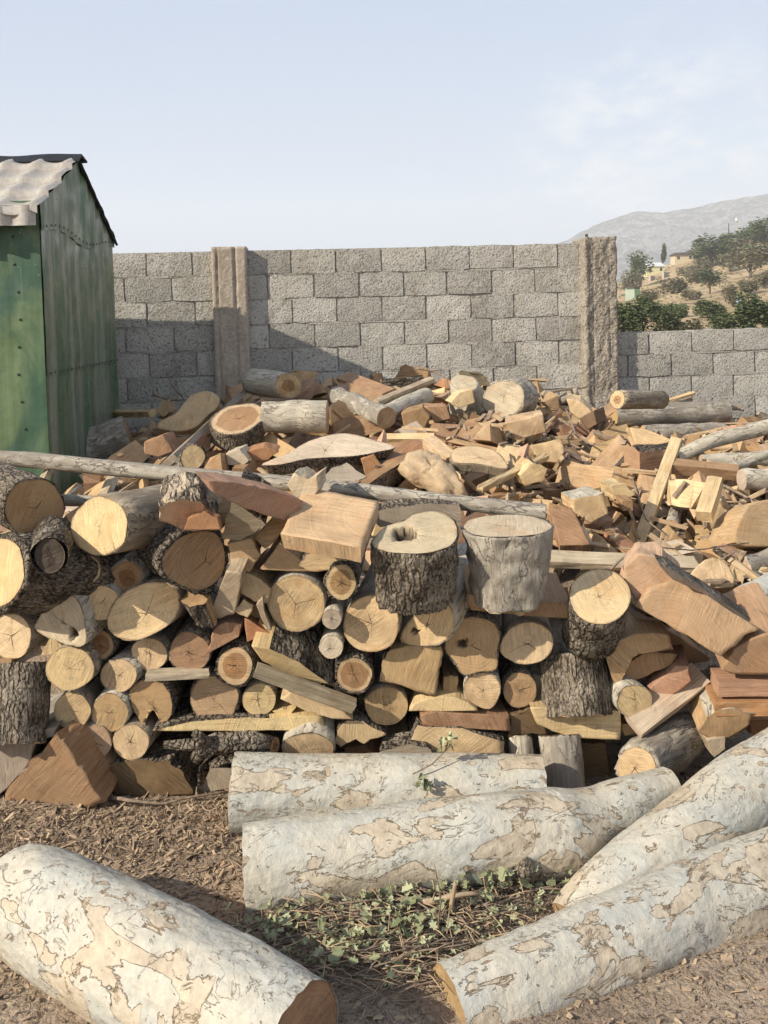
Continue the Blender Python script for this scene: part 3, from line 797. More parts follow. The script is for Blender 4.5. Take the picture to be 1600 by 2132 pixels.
for i in range(nn_):
    x = -2.9 + 2.95 * i / (nn_ - 1)
    for k, (dy, dz) in enumerate(((-0.13, -0.03), (-0.03, 0.03), (0.10, 0.0))):
        v.append((x, YR - HY0 + dy + 0.015 * n3(x * 5, k, 2), ZR + 0.035 + dz + 0.02 * n3(x * 4, k, 6)))
for i in range(nn_ - 1):
    for k in range(2):
        a = i * 3 + k; f.append((a, a + 3, a + 4, a + 1))
rc = mesh('ridge_cap', v, f, M['roofdark'], hut, False)
md = rc.modifiers.new('s', 'SOLIDIFY'); md.thickness = 0.012

# ------------------------------------------------------------------ far hillside: trees, bushes, houses
def crown_faces(mb_v, mb_f, tone, c, rx, ry, rz, n, size, rnd, lumps=7):
    ctr = []
    for i in range(lumps):
        a = rnd.uniform(0, 6.28); b = rnd.uniform(-0.5, 0.8)
        ctr.append((c[0] + rx * 0.55 * math.cos(a) * math.cos(b), c[1] + ry * 0.55 * math.sin(a) * math.cos(b), c[2] + rz * 0.6 * b, rnd.uniform(0.38, 0.62), rnd.uniform(0, 1)))
    for i in range(n):
        L = ctr[i % lumps]
        d = Vector((rnd.gauss(0, 1), rnd.gauss(0, 1), rnd.gauss(0, 1))).normalized() * (rnd.random() ** 0.35) * L[3]
        p = Vector((L[0] + d.x * rx, L[1] + d.y * ry, L[2] + d.z * rz))
        q = Matrix.Rotation(rnd.uniform(0, 6.28), 3, 'Z') @ Matrix.Rotation(rnd.uniform(-1.2, 1.2), 3, 'X')
        s = size * rnd.uniform(0.6, 1.4); k = len(mb_v)
        for (a, b, e) in ((-1, 0, 0), (0, -.55, .2), (1, 0, 0), (0, .55, .2)): mb_v.append(p + q @ Vector((a * s, b * s, e * s)))
        mb_f.append((k, k + 1, k + 2, k + 3)); tone += [L[4] * 0.6 + rnd.random() * 0.4] * 4
def tree(px, py, wpx, hpx, mat, name, label, group=None, trunk=0.22, n=420, seed=0):
    p = hill_at(px, py); s = p.y / FPX; w, h = wpx * s * 1.15, hpx * s * 1.08
    r_ = random.Random(seed)
    o = empty(name, (p.x, p.y, p.z - 0.05)); tag(o, label, 'bush' if name == 'bush' else 'tree', group)
    v, f, tn = [], [], []
    crown_faces(v, f, tn, (0, 0, h * (trunk + (1 - trunk) * 0.5)), w / 2, w / 2, h * (1 - trunk) * 0.66, n, max(w, h) * 0.042, r_, 9 if w > h * .6 else 5)
    mesh('crown', v, f, M[mat], o, attr={'tone': tn})
    b = MB(); b.tube([(0, 0, -0.3), (0.02 * w, 0, h * trunk), (0, 0.02 * w, h * 0.62)], [w * 0.035, w * 0.028, w * 0.01], 6)
    for k in range(4):
        a = k * 1.57 + seed; b.tube([(0, 0, h * trunk * (0.5 + .25 * k)), (w * .28 * math.cos(a), w * .28 * math.sin(a), h * (0.55 + .08 * k))], [w * .016, w * .005], 5)
    b.build('trunk', M['trunk'], o, True)
TREES = [
 (1334, 597, 54, 66, 'crown', 'leafy_tree', 'dense round green tree to the left of the white-roofed house', .15),
 (1381, 552, 13, 40, 'crown', 'cypress_tree', 'slim dark cypress standing behind the white-roofed house', .06),
 (1312, 612, 44, 42, 'dry', 'bush', 'grey-green bush above the green booth', .05),
 (1436, 590, 56, 34, 'dry', 'bush', 'olive bushes just below the dark-roofed house', .05),
 (1482, 556, 82, 58, 'crown', 'leafy_tree', 'broad green tree right of the dark-roofed house', .1),
 (1462, 572, 40, 32, 'dry', 'bush', 'small dusty bush in front of the broad green tree', .05),
 (1530, 530, 74, 42, 'crown', 'leafy_tree', 'green ridge tree beneath the two masts', .1),
 (1562, 522, 60, 44, 'crown', 'leafy_tree', 'green ridge tree just right of the masts', .1),
 (1596, 526, 64, 66, 'crown', 'leafy_tree', 'tallest green tree on the ridge at the picture edge', .1),
 (1562, 580, 84, 62, 'dry', 'dry_tree', 'large brownish half-bare tree under the ridge trees', .18),
 (1520, 566, 46, 36, 'dry', 'bush', 'dusty olive bush left of the half-bare tree', .05),
 (1478, 611, 54, 46, 'crown', 'leafy_tree', 'round dark green tree alone on the bare slope', .28),
 (1400, 612, 58, 28, 'dry', 'bush', 'low brown scrub on the slope right of the green booth', .02),
 (1440, 626, 40, 24, 'dry', 'bush', 'low olive scrub left of the lone round tree', .02),
 (1478, 664, 58, 36, 'crown', 'bush', 'low dark green bush in the middle of the bare slope', .02),
 (1526, 640, 40, 46, 'dry', 'bush', 'brownish bush beside the blue tarpaulin', .05),
 (1560, 612, 50, 26, 'dry', 'bush', 'low scrub on the slope above the blue tarpaulin', .02),
 (1296, 705, 48, 72, 'crown', 'leafy_tree', 'dark green tree right beside the rough pillar above the low wall', .08),
 (1338, 706, 72, 84, 'crown', 'leafy_tree', 'dark green tree showing its light trunk above the low wall', .12),
 (1384, 704, 62, 66, 'crown', 'leafy_tree', 'rounded olive green tree above the low wall', .08),
 (1430, 702, 60, 32, 'dry', 'bush', 'dry low bush just above the low wall', .02),
 (1512, 708, 66, 54, 'crown', 'leafy_tree', 'feathery green sapling left of the blue tarpaulin', .1),
 (1562, 708, 60, 90, 'crown', 'leafy_tree', 'feathery green tree right of the blue tarpaulin', .1),
 (1598, 706, 60, 78, 'crown', 'leafy_tree', 'bushy green tree above the far end of the low wall', .1),
 (1505, 548, 60, 44, 'crown', 'leafy_tree', 'dark green tree filling the gap right of the broad green tree', .05),
 (1545, 540, 56, 40, 'dry', 'bush', 'olive scrub just under the two masts', .03),
 (1580, 546, 60, 36, 'crown', 'bush', 'dark bush under the tallest ridge tree', .03),
 (1455, 590, 44, 28, 'dry', 'bush', 'grey scrub above the lone round tree', .03),
 (1590, 600, 44, 34, 'dry', 'bush', 'brown scrub at the picture edge below the half-bare tree', .03),
 (1405, 664, 50, 30, 'crown', 'bush', 'small green bush above the rounded olive green tree', .03),
 (1352, 640, 40, 34, 'dry', 'bush', 'dusty bush right of the green booth foot', .03),
]
for i, (px, py, w_, h_, mt, nm, lb, tr) in enumerate(TREES):
    tree(px, py, w_, h_, mt, nm, lb, None, tr, 2600 if py > 640 else 1500, seed=i + 3)
# scattered scrub over the slope, nobody could count it
v, f, tn = [], [], []; r_ = random.Random(5)
for i in range(420):
    px, py = r_.uniform(1285, 1640), r_.uniform(545, 700)
    if py < np.interp(px, _skx, _sky_) + 8: continue
    p = hill_at(px, py); s = p.y / FPX
    w_ = r_.uniform(4, 13) * s
    crown_faces(v, f, tn, (p.x, p.y, p.z + w_ * .3), w_ / 2, w_ / 2, w_ * .35, 26, w_ * .12, r_, 3)
tag(mesh('scrub', v, f, M['dry'], attr={'tone': tn}), kind='stuff')

M['cream'] = m_plain('cream_render', (0.52, 0.44, 0.30), 0.9, 0.1, 1.0); M['pwhite'] = m_plain('white_sheet_roof', (0.60, 0.60, 0.58), 0.6, 0.08, 1.0)
M['darkroof'] = m_plain('dark_brown_roof', (0.075, 0.058, 0.05), 0.8, 0.15, 1.0); M['glass'] = m_plain('dark_window', (0.04, 0.045, 0.05), 0.2, 0.1, 1.0, None, 0)
M['mint'] = m_plain('mint_paint', (0.42, 0.50, 0.40), 0.8, 0.08, 1.0); M['mintdark'] = m_plain('green_paint', (0.085, 0.15, 0.08), 0.8, 0.1, 1.0)
M['steel'] = m_plain('dark_steel', (0.06, 0.06, 0.065), 0.6, 0.1, 3.0); M['yellow'] = m_plain('pale_yellow_render', (0.58, 0.55, 0.32), 0.9, 0.1, 1.0)
M['stone'] = m_plain('pale_retaining_wall', (0.46, 0.41, 0.35), 0.9, 0.15, 1.0); M['tarp'] = m_plain('pale_blue_tarp', (0.42, 0.46, 0.53), 0.6, 0.2, 1.5)
def house(px, py, wpx, hpx, label, wm, rm, gable=False, flat=False, name='hillside_house', dep=0.8, roofh=0.5, rot=0.0, wins=2):
    p = hill_at(px, py); s = p.y / FPX; w, h = wpx * s, hpx * s; d = w * dep
    o = empty(name, p); o.rotation_euler.z = rot; tag(o, label, 'booth' if flat else 'house')
    b = MB(); b.box(Matrix.Translation((0, d / 2, h * 0.25)), w, d, h * 1.5); b.build('wall', M[wm], o)
    e = w * 0.07; rh = h * roofh
    if flat:
        b = MB(); b.box(Matrix.Translation((0, d / 2 - e, h + h * .06)), w + 2 * e, d + 3 * e, h * .12); b.build('roof', M[rm], o)
        b = MB(); b.box(Matrix.Translation((w * .30, -0.03, h * .40)), w * .36, 0.06, h * 1.16); b.build('door', M['mintdark'], o)
    else:
        x0, x1, y0, y1 = -w / 2 - e, w / 2 + e, -e, d + e
        if gable: v = [(x0, y0, h), (x1, y0, h), (x1, y1, h), (x0, y1, h), (x0 + w * .12, d / 2, h + rh * .75), (x1 - w * .18, d / 2, h + rh)]
        else: v = [(x0, y0, h), (x1, y0, h), (x1, y1, h), (x0, y1, h), (x0 + w * .25, d / 2, h + rh), (x1 - w * .2, d / 2, h + rh)]
        v = [Vector(q) for q in v]; k = len(v); v += [q - Vector((0, 0, h * .08)) for q in v[:4]]
        mesh('roof', v, [(0, 1, 5, 4), (1, 2, 5), (2, 3, 4, 5), (3, 0, 4), (6, 7, 1, 0), (7, 8, 2, 1), (8, 9, 3, 2), (9, 6, 0, 3), (9, 8, 7, 6)], M[rm], o)
        if gable:
            gw = w * .34; gx = w * .30
            v = [(gx - gw * .6, -e * 1.6, h * .98), (gx + gw * .6, -e * 1.6, h * .98), (gx, -e * 1.6, h + rh * 1.5), (gx - gw * .6, d * .6, h * .98), (gx + gw * .6, d * .6, h * .98), (gx, d * .6, h + rh * 1.5)]
            mesh('gable_roof', v, [(0, 1, 2), (3, 5, 4), (0, 2, 5, 3), (1, 4, 5, 2), (0, 3, 4, 1)], M[rm], o)
        for i in range(wins):
            x = -w * .32 + i * w * .62 / max(1, wins - 1)
            b = MB(); b.box(Matrix.Translation((x, -0.02, h * .55)), w * .13, 0.08, h * .38); b.build('window', M['glass'], o)
house(1426, 545, 40, 15, 'cream house with dark brown roof and small gable on the hillside', 'cream', 'darkroof', gable=True, roofh=.42)
house(1366, 570, 36, 16, 'pale yellow house under a white sheet roof among trees', 'yellow', 'pwhite', roofh=.5)
house(1318, 622, 30, 24, 'small mint green booth with a flat dark roof on the slope', 'mint', 'darkroof', flat=True, dep=.9, rot=-0.25)
for (a, b_, h_, lb) in (((1353, 586), (1371, 584), 11, 'pale retaining wall below the yellow house, farther from the olive bushes'), ((1381, 580), (1400, 577), 13, 'pale retaining wall below the yellow house, nearer the olive bushes')):
    p, q = hill_at(*a), hill_at(*b_); q = Vector((q.x, p.y + 2, p.z)); s = p.y / FPX
    mb = MB(); mb.box(frame((p + q) / 2 + Vector((0, 0, h_ * s * .3)), (q - p).cross(Vector((0, 0, 1)))), (q - p).length, 0.5, h_ * s * 1.5)
    tag(mb.build('retaining_wall', M['stone']), lb, 'wall')
p = hill_at(1518, 508); s = p.y / FPX
mast = empty('radio_mast', p); tag(mast, 'thin dark mast with a cross arm on the ridge', 'mast')
mb = MB(); mb.tube([(0, 0, -1), (0, 0, 42 * s)], [.28, .14], 6); mb.build('pole', M['steel'], mast)
mb = MB(); mb.tube([(-9 * s, 0, 19 * s), (1 * s, 0, 21 * s)], .1, 5); mb.build('cross_arm', M['steel'], mast)
p = hill_at(1535, 506); s = p.y / FPX
mast = empty('radio_mast', p); tag(mast, 'slender mast topped by a white drum on the ridge', 'mast')
mb = MB(); mb.tube([(0, 0, -1), (0, 0, 46 * s)], [.16, .12], 6); mb.build('pole', M['stone'], mast)
mb = MB(); mb.tube([(0, 0, 45 * s), (0, 0, 52 * s)], [3.0 * s, 3.0 * s], 10); mb.build('drum', M['pwhite'], mast)
mb = MB(); mb.tube([(0.5 * s, 0, 43 * s), (0, 0, 45 * s)], [1.2 * s, 2.0 * s], 8); mb.build('bracket', M['steel'], mast)
v, f = [], []
for k, (px, py, w_) in enumerate([(1536, 618, 6), (1537, 630, 9), (1536, 642, 12), (1541, 655, 9), (1545, 668, 6), (1549, 682, 4)]):
    for e in (-1, 1):
        p = hill_at(px + e * w_ / 2, py); v.append((p.x, p.y - .3, p.z + 0.35 + .2 * n3(k, e, 1)))
for k in range(5): f.append((2 * k, 2 * k + 1, 2 * k + 3, 2 * k + 2))
tp = mesh('tarpaulin', v, f, M['tarp'], None, False); md = tp.modifiers.new('s', 'SOLIDIFY'); md.thickness = .05
tag(tp, 'long pale blue tarpaulin lying down the dry slope', 'tarpaulin')
# ------------------------------------------------------------------ logs and split pieces
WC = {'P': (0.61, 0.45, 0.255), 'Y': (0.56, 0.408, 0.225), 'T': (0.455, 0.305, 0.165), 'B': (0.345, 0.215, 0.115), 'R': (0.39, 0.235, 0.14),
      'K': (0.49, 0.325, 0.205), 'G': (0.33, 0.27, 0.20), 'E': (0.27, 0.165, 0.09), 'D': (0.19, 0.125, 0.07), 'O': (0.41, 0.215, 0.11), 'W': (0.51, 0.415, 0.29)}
def wcol(c, heart=0.0):
    b = WC[c]; k = random.uniform(0.9, 1.08)
    return (b[0] * k, b[1] * k * random.uniform(.97, 1.03), b[2] * k * random.uniform(.92, 1.08), heart)

def ell(cx, cy, rx, ry, rot=0, n=36, lump=0.03, seed=None):
    r_ = random.Random(seed if seed is not None else int(cx * 7 + cy * 13))
    ph = [r_.uniform(0, 6.28) for _ in range(6)]; am = [r_.uniform(.3, 1) for _ in range(6)]
    out = []; c, s = math.cos(rad(rot)), math.sin(rad(rot))
    for k in range(n):
        t = 2 * math.pi * k / n
        g = 1 + lump * sum(am[i] * math.sin((i + 2) * t + ph[i]) / (1 + .35 * i) for i in range(5))
        x, y = rx * g * math.cos(t), ry * g * math.sin(t)
        out.append((cx + x * c - y * s, cy + x * s + y * c))
    return out
def smooth_poly(pts, per=5):
    n = len(pts); out = []
    P = [Vector((p[0], p[1])) for p in pts]
    for i in range(n):
        p0, p1, p2, p3 = P[i - 1], P[i], P[(i + 1) % n], P[(i + 2) % n]
        for k in range(per):
            t = k / per
            q = 0.5 * ((2 * p1) + (-p0 + p2) * t + (2 * p0 - 5 * p1 + 4 * p2 - p3) * t * t + (-p0 + 3 * p1 - 3 * p2 + p3) * t ** 3)
            out.append((q.x, q.y))
    return out
def area2(pts): return sum(pts[i - 1][0] * pts[i][1] - pts[i][0] * pts[i - 1][1] for i in range(len(pts)))
def local_outline(pts, Y, d, origin=None):
    c = origin or (sum(p[0] for p in pts) / len(pts), sum(p[1] for p in pts) / len(pts))
    C = at(c[0], c[1], Y); Mx = frame(C, d); n = Mx.col[1].to_3d(); inv = Mx.inverted()
    L = [inv @ on_plane(p[0], p[1], C, n) for p in pts]
    L = [(q.x, q.z) for q in L]
    if area2(L) < 0: L = L[::-1]
    return Mx, L

def cap_mesh(name, L, parent, color, mat, y=0.0, rough=0.0012, rings=(0.0, .12, .24, .36, .48, .6, .7, .8, .9, .96, 1.0), hole=None):
    n = len(L); v = [(0, y, 0)]; rr = [0.001]; rt = [0.0]
    for q in rings[1:]:
        for (x, z) in L:
            j = rough * (random.uniform(-.4, .4) + 1.2 * n3(x * q * 40, z * q * 40, 3)); w_ = 0.0
            dx, dz = x * q, z * q; yy = y + j
            if hole:
                hd = math.hypot(dx - hole[0], dz - hole[1]) / hole[2]
                hd *= 1 + .55 * n3(dx * 45, dz * 45, 3) + .4 * n3(dx * 130, dz * 130, 8)
                if hd < 1: yy += hole[3] * (1 - hd * hd) ** .5
                w_ = min(1.0, max(0.0, (1.08 - hd) * 6))
            v.append((dx, yy, dz)); rr.append(q); rt.append(w_)
    if hole and math.hypot(hole[0], hole[1]) < hole[2]: v[0] = (0, y + hole[3] * .9, 0); rt[0] = 1.0
    f = [(0, 1 + (k + 1) % n, 1 + k) for k in range(n)]
    for j in range(len(rings) - 2):
        a, b = 1 + j * n, 1 + (j + 1) * n
        for k in range(n): f.append((a + k, a + (k + 1) % n, b + (k + 1) % n, b + k))
    f = [q[::-1] for q in f]
    return mesh(name, v, f, mat, parent, True, color=color, attr={'rr': rr, 'rot': rt})

def log(label, pts, Y, d=(0, 1, 0), L=0.45, bark='smooth', c='P', heart=0.0, t=0.03, taper=0.97, rough=0.012, group=None, cat='log', name='log',
        bend=(0, 0), origin=None, segs=8, hole=None, cap='cut_end', dense=False, caprough=0.0012, relax=0.5, wavelen=9.0, circle=None):
    """a round or lumpy log: bark body with its sawn face as a part. pts trace the sawn face in the photo, d points into the log"""
    if d == (0, 1, 0): d = (random.uniform(-.07, .07), 1, random.uniform(-.04, .04))
    if circle:
        Mx = frame(at(pts[0], pts[1], Y), d); O = [(q[0] * circle / 100, q[1] * circle / 100) for q in ell(0, 0, 100, 100, n=44, lump=.035, seed=int(pts[0]))]
        if area2(O) < 0: O = O[::-1]
    else: Mx, O = local_outline(pts, Y, d, origin)
    n = len(O); R = sum(math.hypot(*p) for p in O) / n
    if dense: segs = 40
    v = [(x * .985, 0.003, z * .985) for x, z in O]
    sd = random.uniform(0, 50)
    for j in range(segs + 1):
        s = j / segs; y = 0.002 + L * s if j else 0.0
        k = 1 + (taper - 1) * s
        m = relax * min(1, s * 2.0)
        for i, (x, z) in enumerate(O):
            a = math.atan2(z, x); r0 = math.hypot(x, z)
            r = (r0 * (1 - m) + R * m) * k + t * R
            r += rough * R * 4 * (n3(math.cos(a) * 1.3 + sd, y * wavelen, math.sin(a) * 1.3) + .5 * n3(math.cos(a) * 4 + sd, y * wavelen * 2.5, math.sin(a) * 4))
            if dense: r += rough * R * 2.4 * n3(math.cos(a) * 11 + sd, y * 25, math.sin(a) * 11)
            if j == 0: r += R * t * random.uniform(-.5, .3)
            v.append((math.cos(a) * r + bend[0] * s * s, y + (R * .05 * random.uniform(-1, 1) if j == segs else (random.uniform(-.002, .004) if j == 0 else 0)), math.sin(a) * r + bend[1] * s * s))
    f = []
    for j in range(segs + 1):
        for i in range(n):
            i2 = (i + 1) % n
            f.append((j * n + i, (j + 1) * n + i, (j + 1) * n + i2, j * n + i2))
    f.append(tuple((segs + 1) * n + i for i in range(n))[::-1])
    fm = [0] * (len(f) - 1) + [1]
    f = [q[::-1] for q in f]
    col = wcol(c, heart)
    o = mesh(name, v, f, [M[bark], M['wood']], None, True, fm, mw=Mx, color=col)
    o.data.polygons[len(f) - 1].use_smooth = False
    tag(o, label, cat, group)
    cap_mesh(cap, O, o, col, M['wood'], hole=hole, rough=caprough)
    return o

def split(label, pts, Y, d=(0, 1, 0), L=0.4, c='T', bark=None, bedges=(), group=None, cat='firewood', name='split_log', taper=0.96, jit=0.006, chip=0.5, shift=(0, 0), sub=4, backc=None):
    """an angular split piece: traced face, grain along its length; bedges lists the outline edges that carry bark"""
    if d == (0, 1, 0): d = (random.uniform(-.1, .1), 1, random.uniform(-.05, .05))
    n0 = len(pts)
    fine, own = [], []
    for i in range(n0):
        a, b = pts[i], pts[(i + 1) % n0]
        for k in range(sub):
            t = k / sub; fine.append((a[0] + (b[0] - a[0]) * t, a[1] + (b[1] - a[1]) * t)); own.append(i)
    c0 = (sum(p[0] for p in fine) / len(fine), sum(p[1] for p in fine) / len(fine))
    C = at(c0[0], c0[1], Y); Mx = frame(C, d); nrm = Mx.col[1].to_3d(); inv = Mx.inverted()
    O = [inv @ on_plane(p[0], p[1], C, nrm) for p in fine]; O = [(q.x, q.z) for q in O]
    if area2(O) < 0: O = O[::-1]; own = [own[(len(own) - 2 - i) % len(own)] for i in range(len(own))]
    n = len(O); segs = 6; R = sum(math.hypot(*p) for p in O) / n
    v = [(0, 0, 0)]
    sd = random.uniform(0, 90)
    for q in (.35, .65, .88):
        for (x, z) in O: v.append((x * q, .0022 * n3(x * q * 30 + sd, z * q * 30, 2), z * q))
    B0 = 1 + 3 * n
    for j in range(segs + 1):
        s = j / segs; k = 1 + (taper - 1) * s
        for i, (x, z) in enumerate(O):
            a = math.atan2(z, x)
            e = jit * (1.2 * n3(x * 25 + sd, s * L * 6, z * 25) + .8 * n3(x * 60 + sd, s * L * 18, z * 60))
            if own[i] in bedges and j >= 0: e += 0.006 * abs(n3(x * 40 + sd, s * L * 22, z * 40)) * 2
            r = math.hypot(x, z) * k + e
            v.append((math.cos(a) * r + shift[0] * s, L * s + (jit * random.uniform(-1, 1) if j == segs else (.0022 * n3(x * 30 + sd, z * 30, 2) if j == 0 else 0)), math.sin(a) * r + shift[1] * s))
    v.append((shift[0], L, shift[1]))
    fw, fb = [], []
    for i in range(n): fw.append((0, 1 + i, 1 + (i + 1) % n))
    for k in range(3):
        a_, b_ = 1 + k * n, 1 + (k + 1) * n
        for i in range(n): fw.append((a_ + i, b_ + i, b_ + (i + 1) % n, a_ + (i + 1) % n))
    for j in range(segs):
        for i in range(n):
            i2 = (i + 1) % n
            q = (B0 + j * n + i, B0 + (j + 1) * n + i, B0 + (j + 1) * n + i2, B0 + j * n + i2)
            (fb if own[i] in bedges else fw).append(q)
    e = len(v) - 1
    for i in range(n): fw.append((e, B0 + segs * n + (i + 1) % n, B0 + segs * n + i))
    col = wcol(c)
    o = mesh(name, v, fw, M['wood'], None, False, mw=Mx, color=col)
    o.data.polygons.foreach_set('use_smooth', [i < 4 * n for i in range(len(fw))])
    tag(o, label, cat, group)
    if fb:
        used = sorted({i for q in fb for i in q}); mp = {u: k for k, u in enumerate(used)}
        mesh('bark', [v[u] for u in used], [tuple(mp[i] for i in q) for q in fb], M[bark or 'shaggy'], o, False)
    return o

def rod(label, p0, p1, r0, r1, name='pole', cat='pole', mat='grey', c='W', n=14, segs=16, rough=0.05, bow=(0, 0, 0), group=None):
    """a round pole between two points of the place, with a sawn end as part"""
    p0, p1 = Vector(p0), Vector(p1); Mx = frame(p0, p1 - p0); Ln = (p1 - p0).length
    bow = Mx.to_3x3().inverted() @ Vector(bow); v, f = [], []; sd = random.uniform(0, 60)
    for j in range(segs + 1):
        s = j / segs; b = math.sin(math.pi * s); r = r0 + (r1 - r0) * s
        wx, wz = 0.25 * r * n3(s * 4 + sd, 1, 2), 0.25 * r * n3(s * 4 + sd, 5, 2)
        for i in range(n):
            a = 2 * math.pi * i / n
            q = r * (1 + rough * 2 * n3(math.cos(a) * 1.4 + sd, s * Ln * 7, math.sin(a) * 1.4))
            v.append((math.cos(a) * q + bow.x * b + wx, Ln * s, math.sin(a) * q + bow.z * b + wz))
    for j in range(segs):
        for i in range(n):
            i2 = (i + 1) % n; f.append((j * n + i, j * n + i2, (j + 1) * n + i2, (j + 1) * n + i))
    col = wcol(c)
    o = mesh(name, v, [q for q in f], M[mat], None, True, mw=Mx, color=col); tag(o, label, cat, group)
    mesh('cut_end', [v[i] for i in range(n)], [tuple(range(n))[::-1]], M['wood'], o, color=col)
    mesh('cut_end', [v[segs * n + i] for i in range(n)], [tuple(range(n))], M['wood'], o, color=col)
    # outward facing
    return o

def board(label, p0, p1, w, th, up=(0, 0, 1), c='T', name='board', cat='board', group=None, jit=0.003, taper=1.0, bark=False, twist=0.0):
    """a sawn or riven board between two points; w across, th thick along up"""
    p0, p1 = Vector(p0), Vector(p1); Mx = frame(p0, p1 - p0, up); Ln = (p1 - p0).length; segs = 8; v = []; sd = random.uniform(0, 90)
    prof = [(-.5, -.5), (-.2, -.5), (.2, -.5), (.5, -.5), (.5, 0), (.5, .5), (.2, .5), (-.2, .5), (-.5, .5), (-.5, 0)]; n = len(prof)
    for j in range(segs + 1):
        s = j / segs; k = 1 + (taper - 1) * s; a = twist * (s - .5)
        for (x, z) in prof:
            e = jit * 2 * n3(x * 4 + sd, s * Ln * 8, z * 4)
            xx, zz = x * w * k + e, z * th * k + e
            v.append((xx * math.cos(a) - zz * math.sin(a), Ln * s + random.uniform(-1, 1) * jit * (j in (0, segs)), xx * math.sin(a) + zz * math.cos(a)))
    f = []; fb = []
    for j in range(segs):
        for i in range(n):
            i2 = (i + 1) % n; q = (j * n + i, (j + 1) * n + i, (j + 1) * n + i2, j * n + i2)
            (fb if bark and i in (5, 6, 7) else f).append(q)
    f.append(tuple(range(n))); f.append(tuple(segs * n + i for i in range(n))[::-1])
    o = mesh(name, v, f, M['wood'], None, False, mw=Mx, color=wcol(c)); tag(o, label, cat, group)
    if fb:
        used = sorted({i for q in fb for i in q}); mp = {u: k for k, u in enumerate(used)}
        mesh('bark', [v[u] for u in used], [tuple(mp[i] for i in q) for q in fb], M['shaggy'], o)
    return o

def lump(label, pts, Y, d, thick, mat, c='W', amp=.25, freq=18, name='wood_lump', cat='wood lump', flat=.5):
    """a rounded broken lump: traced outline swelling towards the viewer, roughened by noise"""
    Mx, O = local_outline(pts, Y, d); n = len(O); v, f = [(0, -thick, 0)], []; sd = random.uniform(0, 50)
    qs = [.15, .3, .45, .6, .72, .83, .92, 1.0, 0.92, .6]
    for k, q in enumerate(qs):
        for (x, z) in O:
            y = -thick * (1 - q ** 3) ** flat if k < 8 else (thick * .5 if k == 8 else thick * .9)
            g = 1 + amp * .5 * n3(x * freq + sd, z * freq, 1)
            v.append((x * q * g, y + amp * thick * (n3(x * q * freq + sd, z * q * freq, 2) + .6 * n3(x * q * freq * 3 + sd, z * q * freq * 3, 6) + .3 * n3(x * q * freq * 8, z * q * freq * 8, 4)), z * q * g))
    for i in range(n): f.append((0, 1 + i, 1 + (i + 1) % n))
    for k in range(len(qs) - 1):
        for i in range(n):
            i2 = (i + 1) % n; f.append((1 + k * n + i, 1 + (k + 1) * n + i, 1 + (k + 1) * n + i2, 1 + k * n + i2))
    f.append(tuple(1 + (len(qs) - 1) * n + i for i in range(n)))
    o = mesh(name, v, f, M[mat], None, True, mw=Mx, color=wcol(c)); tag(o, label, cat); return o
# ------------------------------------------------------------------ the cut stack in front (faces traced from the photo, about 2.9 m away)
S = smooth_poly
_at0 = at
def at(px, py, Y): return _at0(px, py, Y + 0.175 - 0.165 * min(max((1690 - py) / 620, 0), 1))
# --- top courses, left
log('shade-browned log end with star cracks, turned to the right, topmost at the left end', ell(72, 1058, 60, 62), 2.93, (-.62, .78, .02), .62, 'furrow', 'B', .0, .05)  # brown wood colour carries the shade on this turned-away face
log('large pale sawn log with fine cracks, sticking out below the two grey poles', ell(208, 1096, 59, 60), 2.83, (.48, .86, -.06), .50, 'smooth', 'P', 0, .025, hole=None)
lg = log('thick shaggy log with a pale sawn face cut off by the picture edge', ell(-6, 1190, 57, 72), 2.88, (.72, .68, -.16), .40, 'shaggy', 'P', 0, .10, rough=.03, dense=True)
b = MB()
_c = at(103, 1158, 2.70); b.tube([_c + Vector((-.06, .22, .01)), _c + Vector((-.02, .08, 0)), _c], [.062, .056, .053], 18, rough=.06, caps=False)
kn = b.build('branch_stub', M['shaggy'], None, True); kn.parent = lg; kn.matrix_basis = lg.matrix_basis.inverted()
kc = cap_mesh('stub_face', [(.044 * math.cos(a) * 1.0, .05 * math.sin(a)) for a in [i * math.pi / 14 for i in range(28)]], lg, (0.085, .070, .055, 0), M['wood'], rough=.003)
kc.matrix_basis = lg.matrix_basis.inverted() @ frame(_c + Vector((0, .004, 0)), (0, 1, 0))
split('reddish wedge squeezed between the topmost left log and the large pale log', [(98, 1112), (138, 1072), (158, 1112), (160, 1140), (128, 1136)], 3.02, c='R')
log('round pale log end with curved saw lines beside the dark stub', ell(173, 1186, 37, 33, 10), 2.90, (0, 1, 0), .5, 'smooth', 'P')
log('small log with a dark hollow-looking heart and thick grey bark', ell(265, 1203, 31, 34), 2.93, (.1, 1, .06), .5, 'grey', 'T', .55, .14, rough=.02)
log('big shaggy log with a long split across its shade-browned face', S([(346, 1150), (372, 1122), (415, 1106), (450, 1112), (467, 1145), (466, 1185), (445, 1215), (410, 1228), (372, 1215), (345, 1195), (338, 1170)]), 2.84, (-.55, .83, .0), .36, 'shaggy', 'B', 0, .10, rough=.03, dense=True, origin=(428, 1168))  # shade of the right-turned face is put into its brown wood colour
log('pale round log with sloping saw marks under the dark-hearted log', ell(213, 1256, 37, 37), 2.90, (.12, 1, .08), .5, 'grey', 'P', 0, .04)
log('largest oval pale log face with a star crack left of its middle', ell(300, 1272, 81, 53, -27, lump=.02), 2.86, (.08, 1, -.03), .5, 'smooth', 'P', 0, .02, origin=(305, 1278))
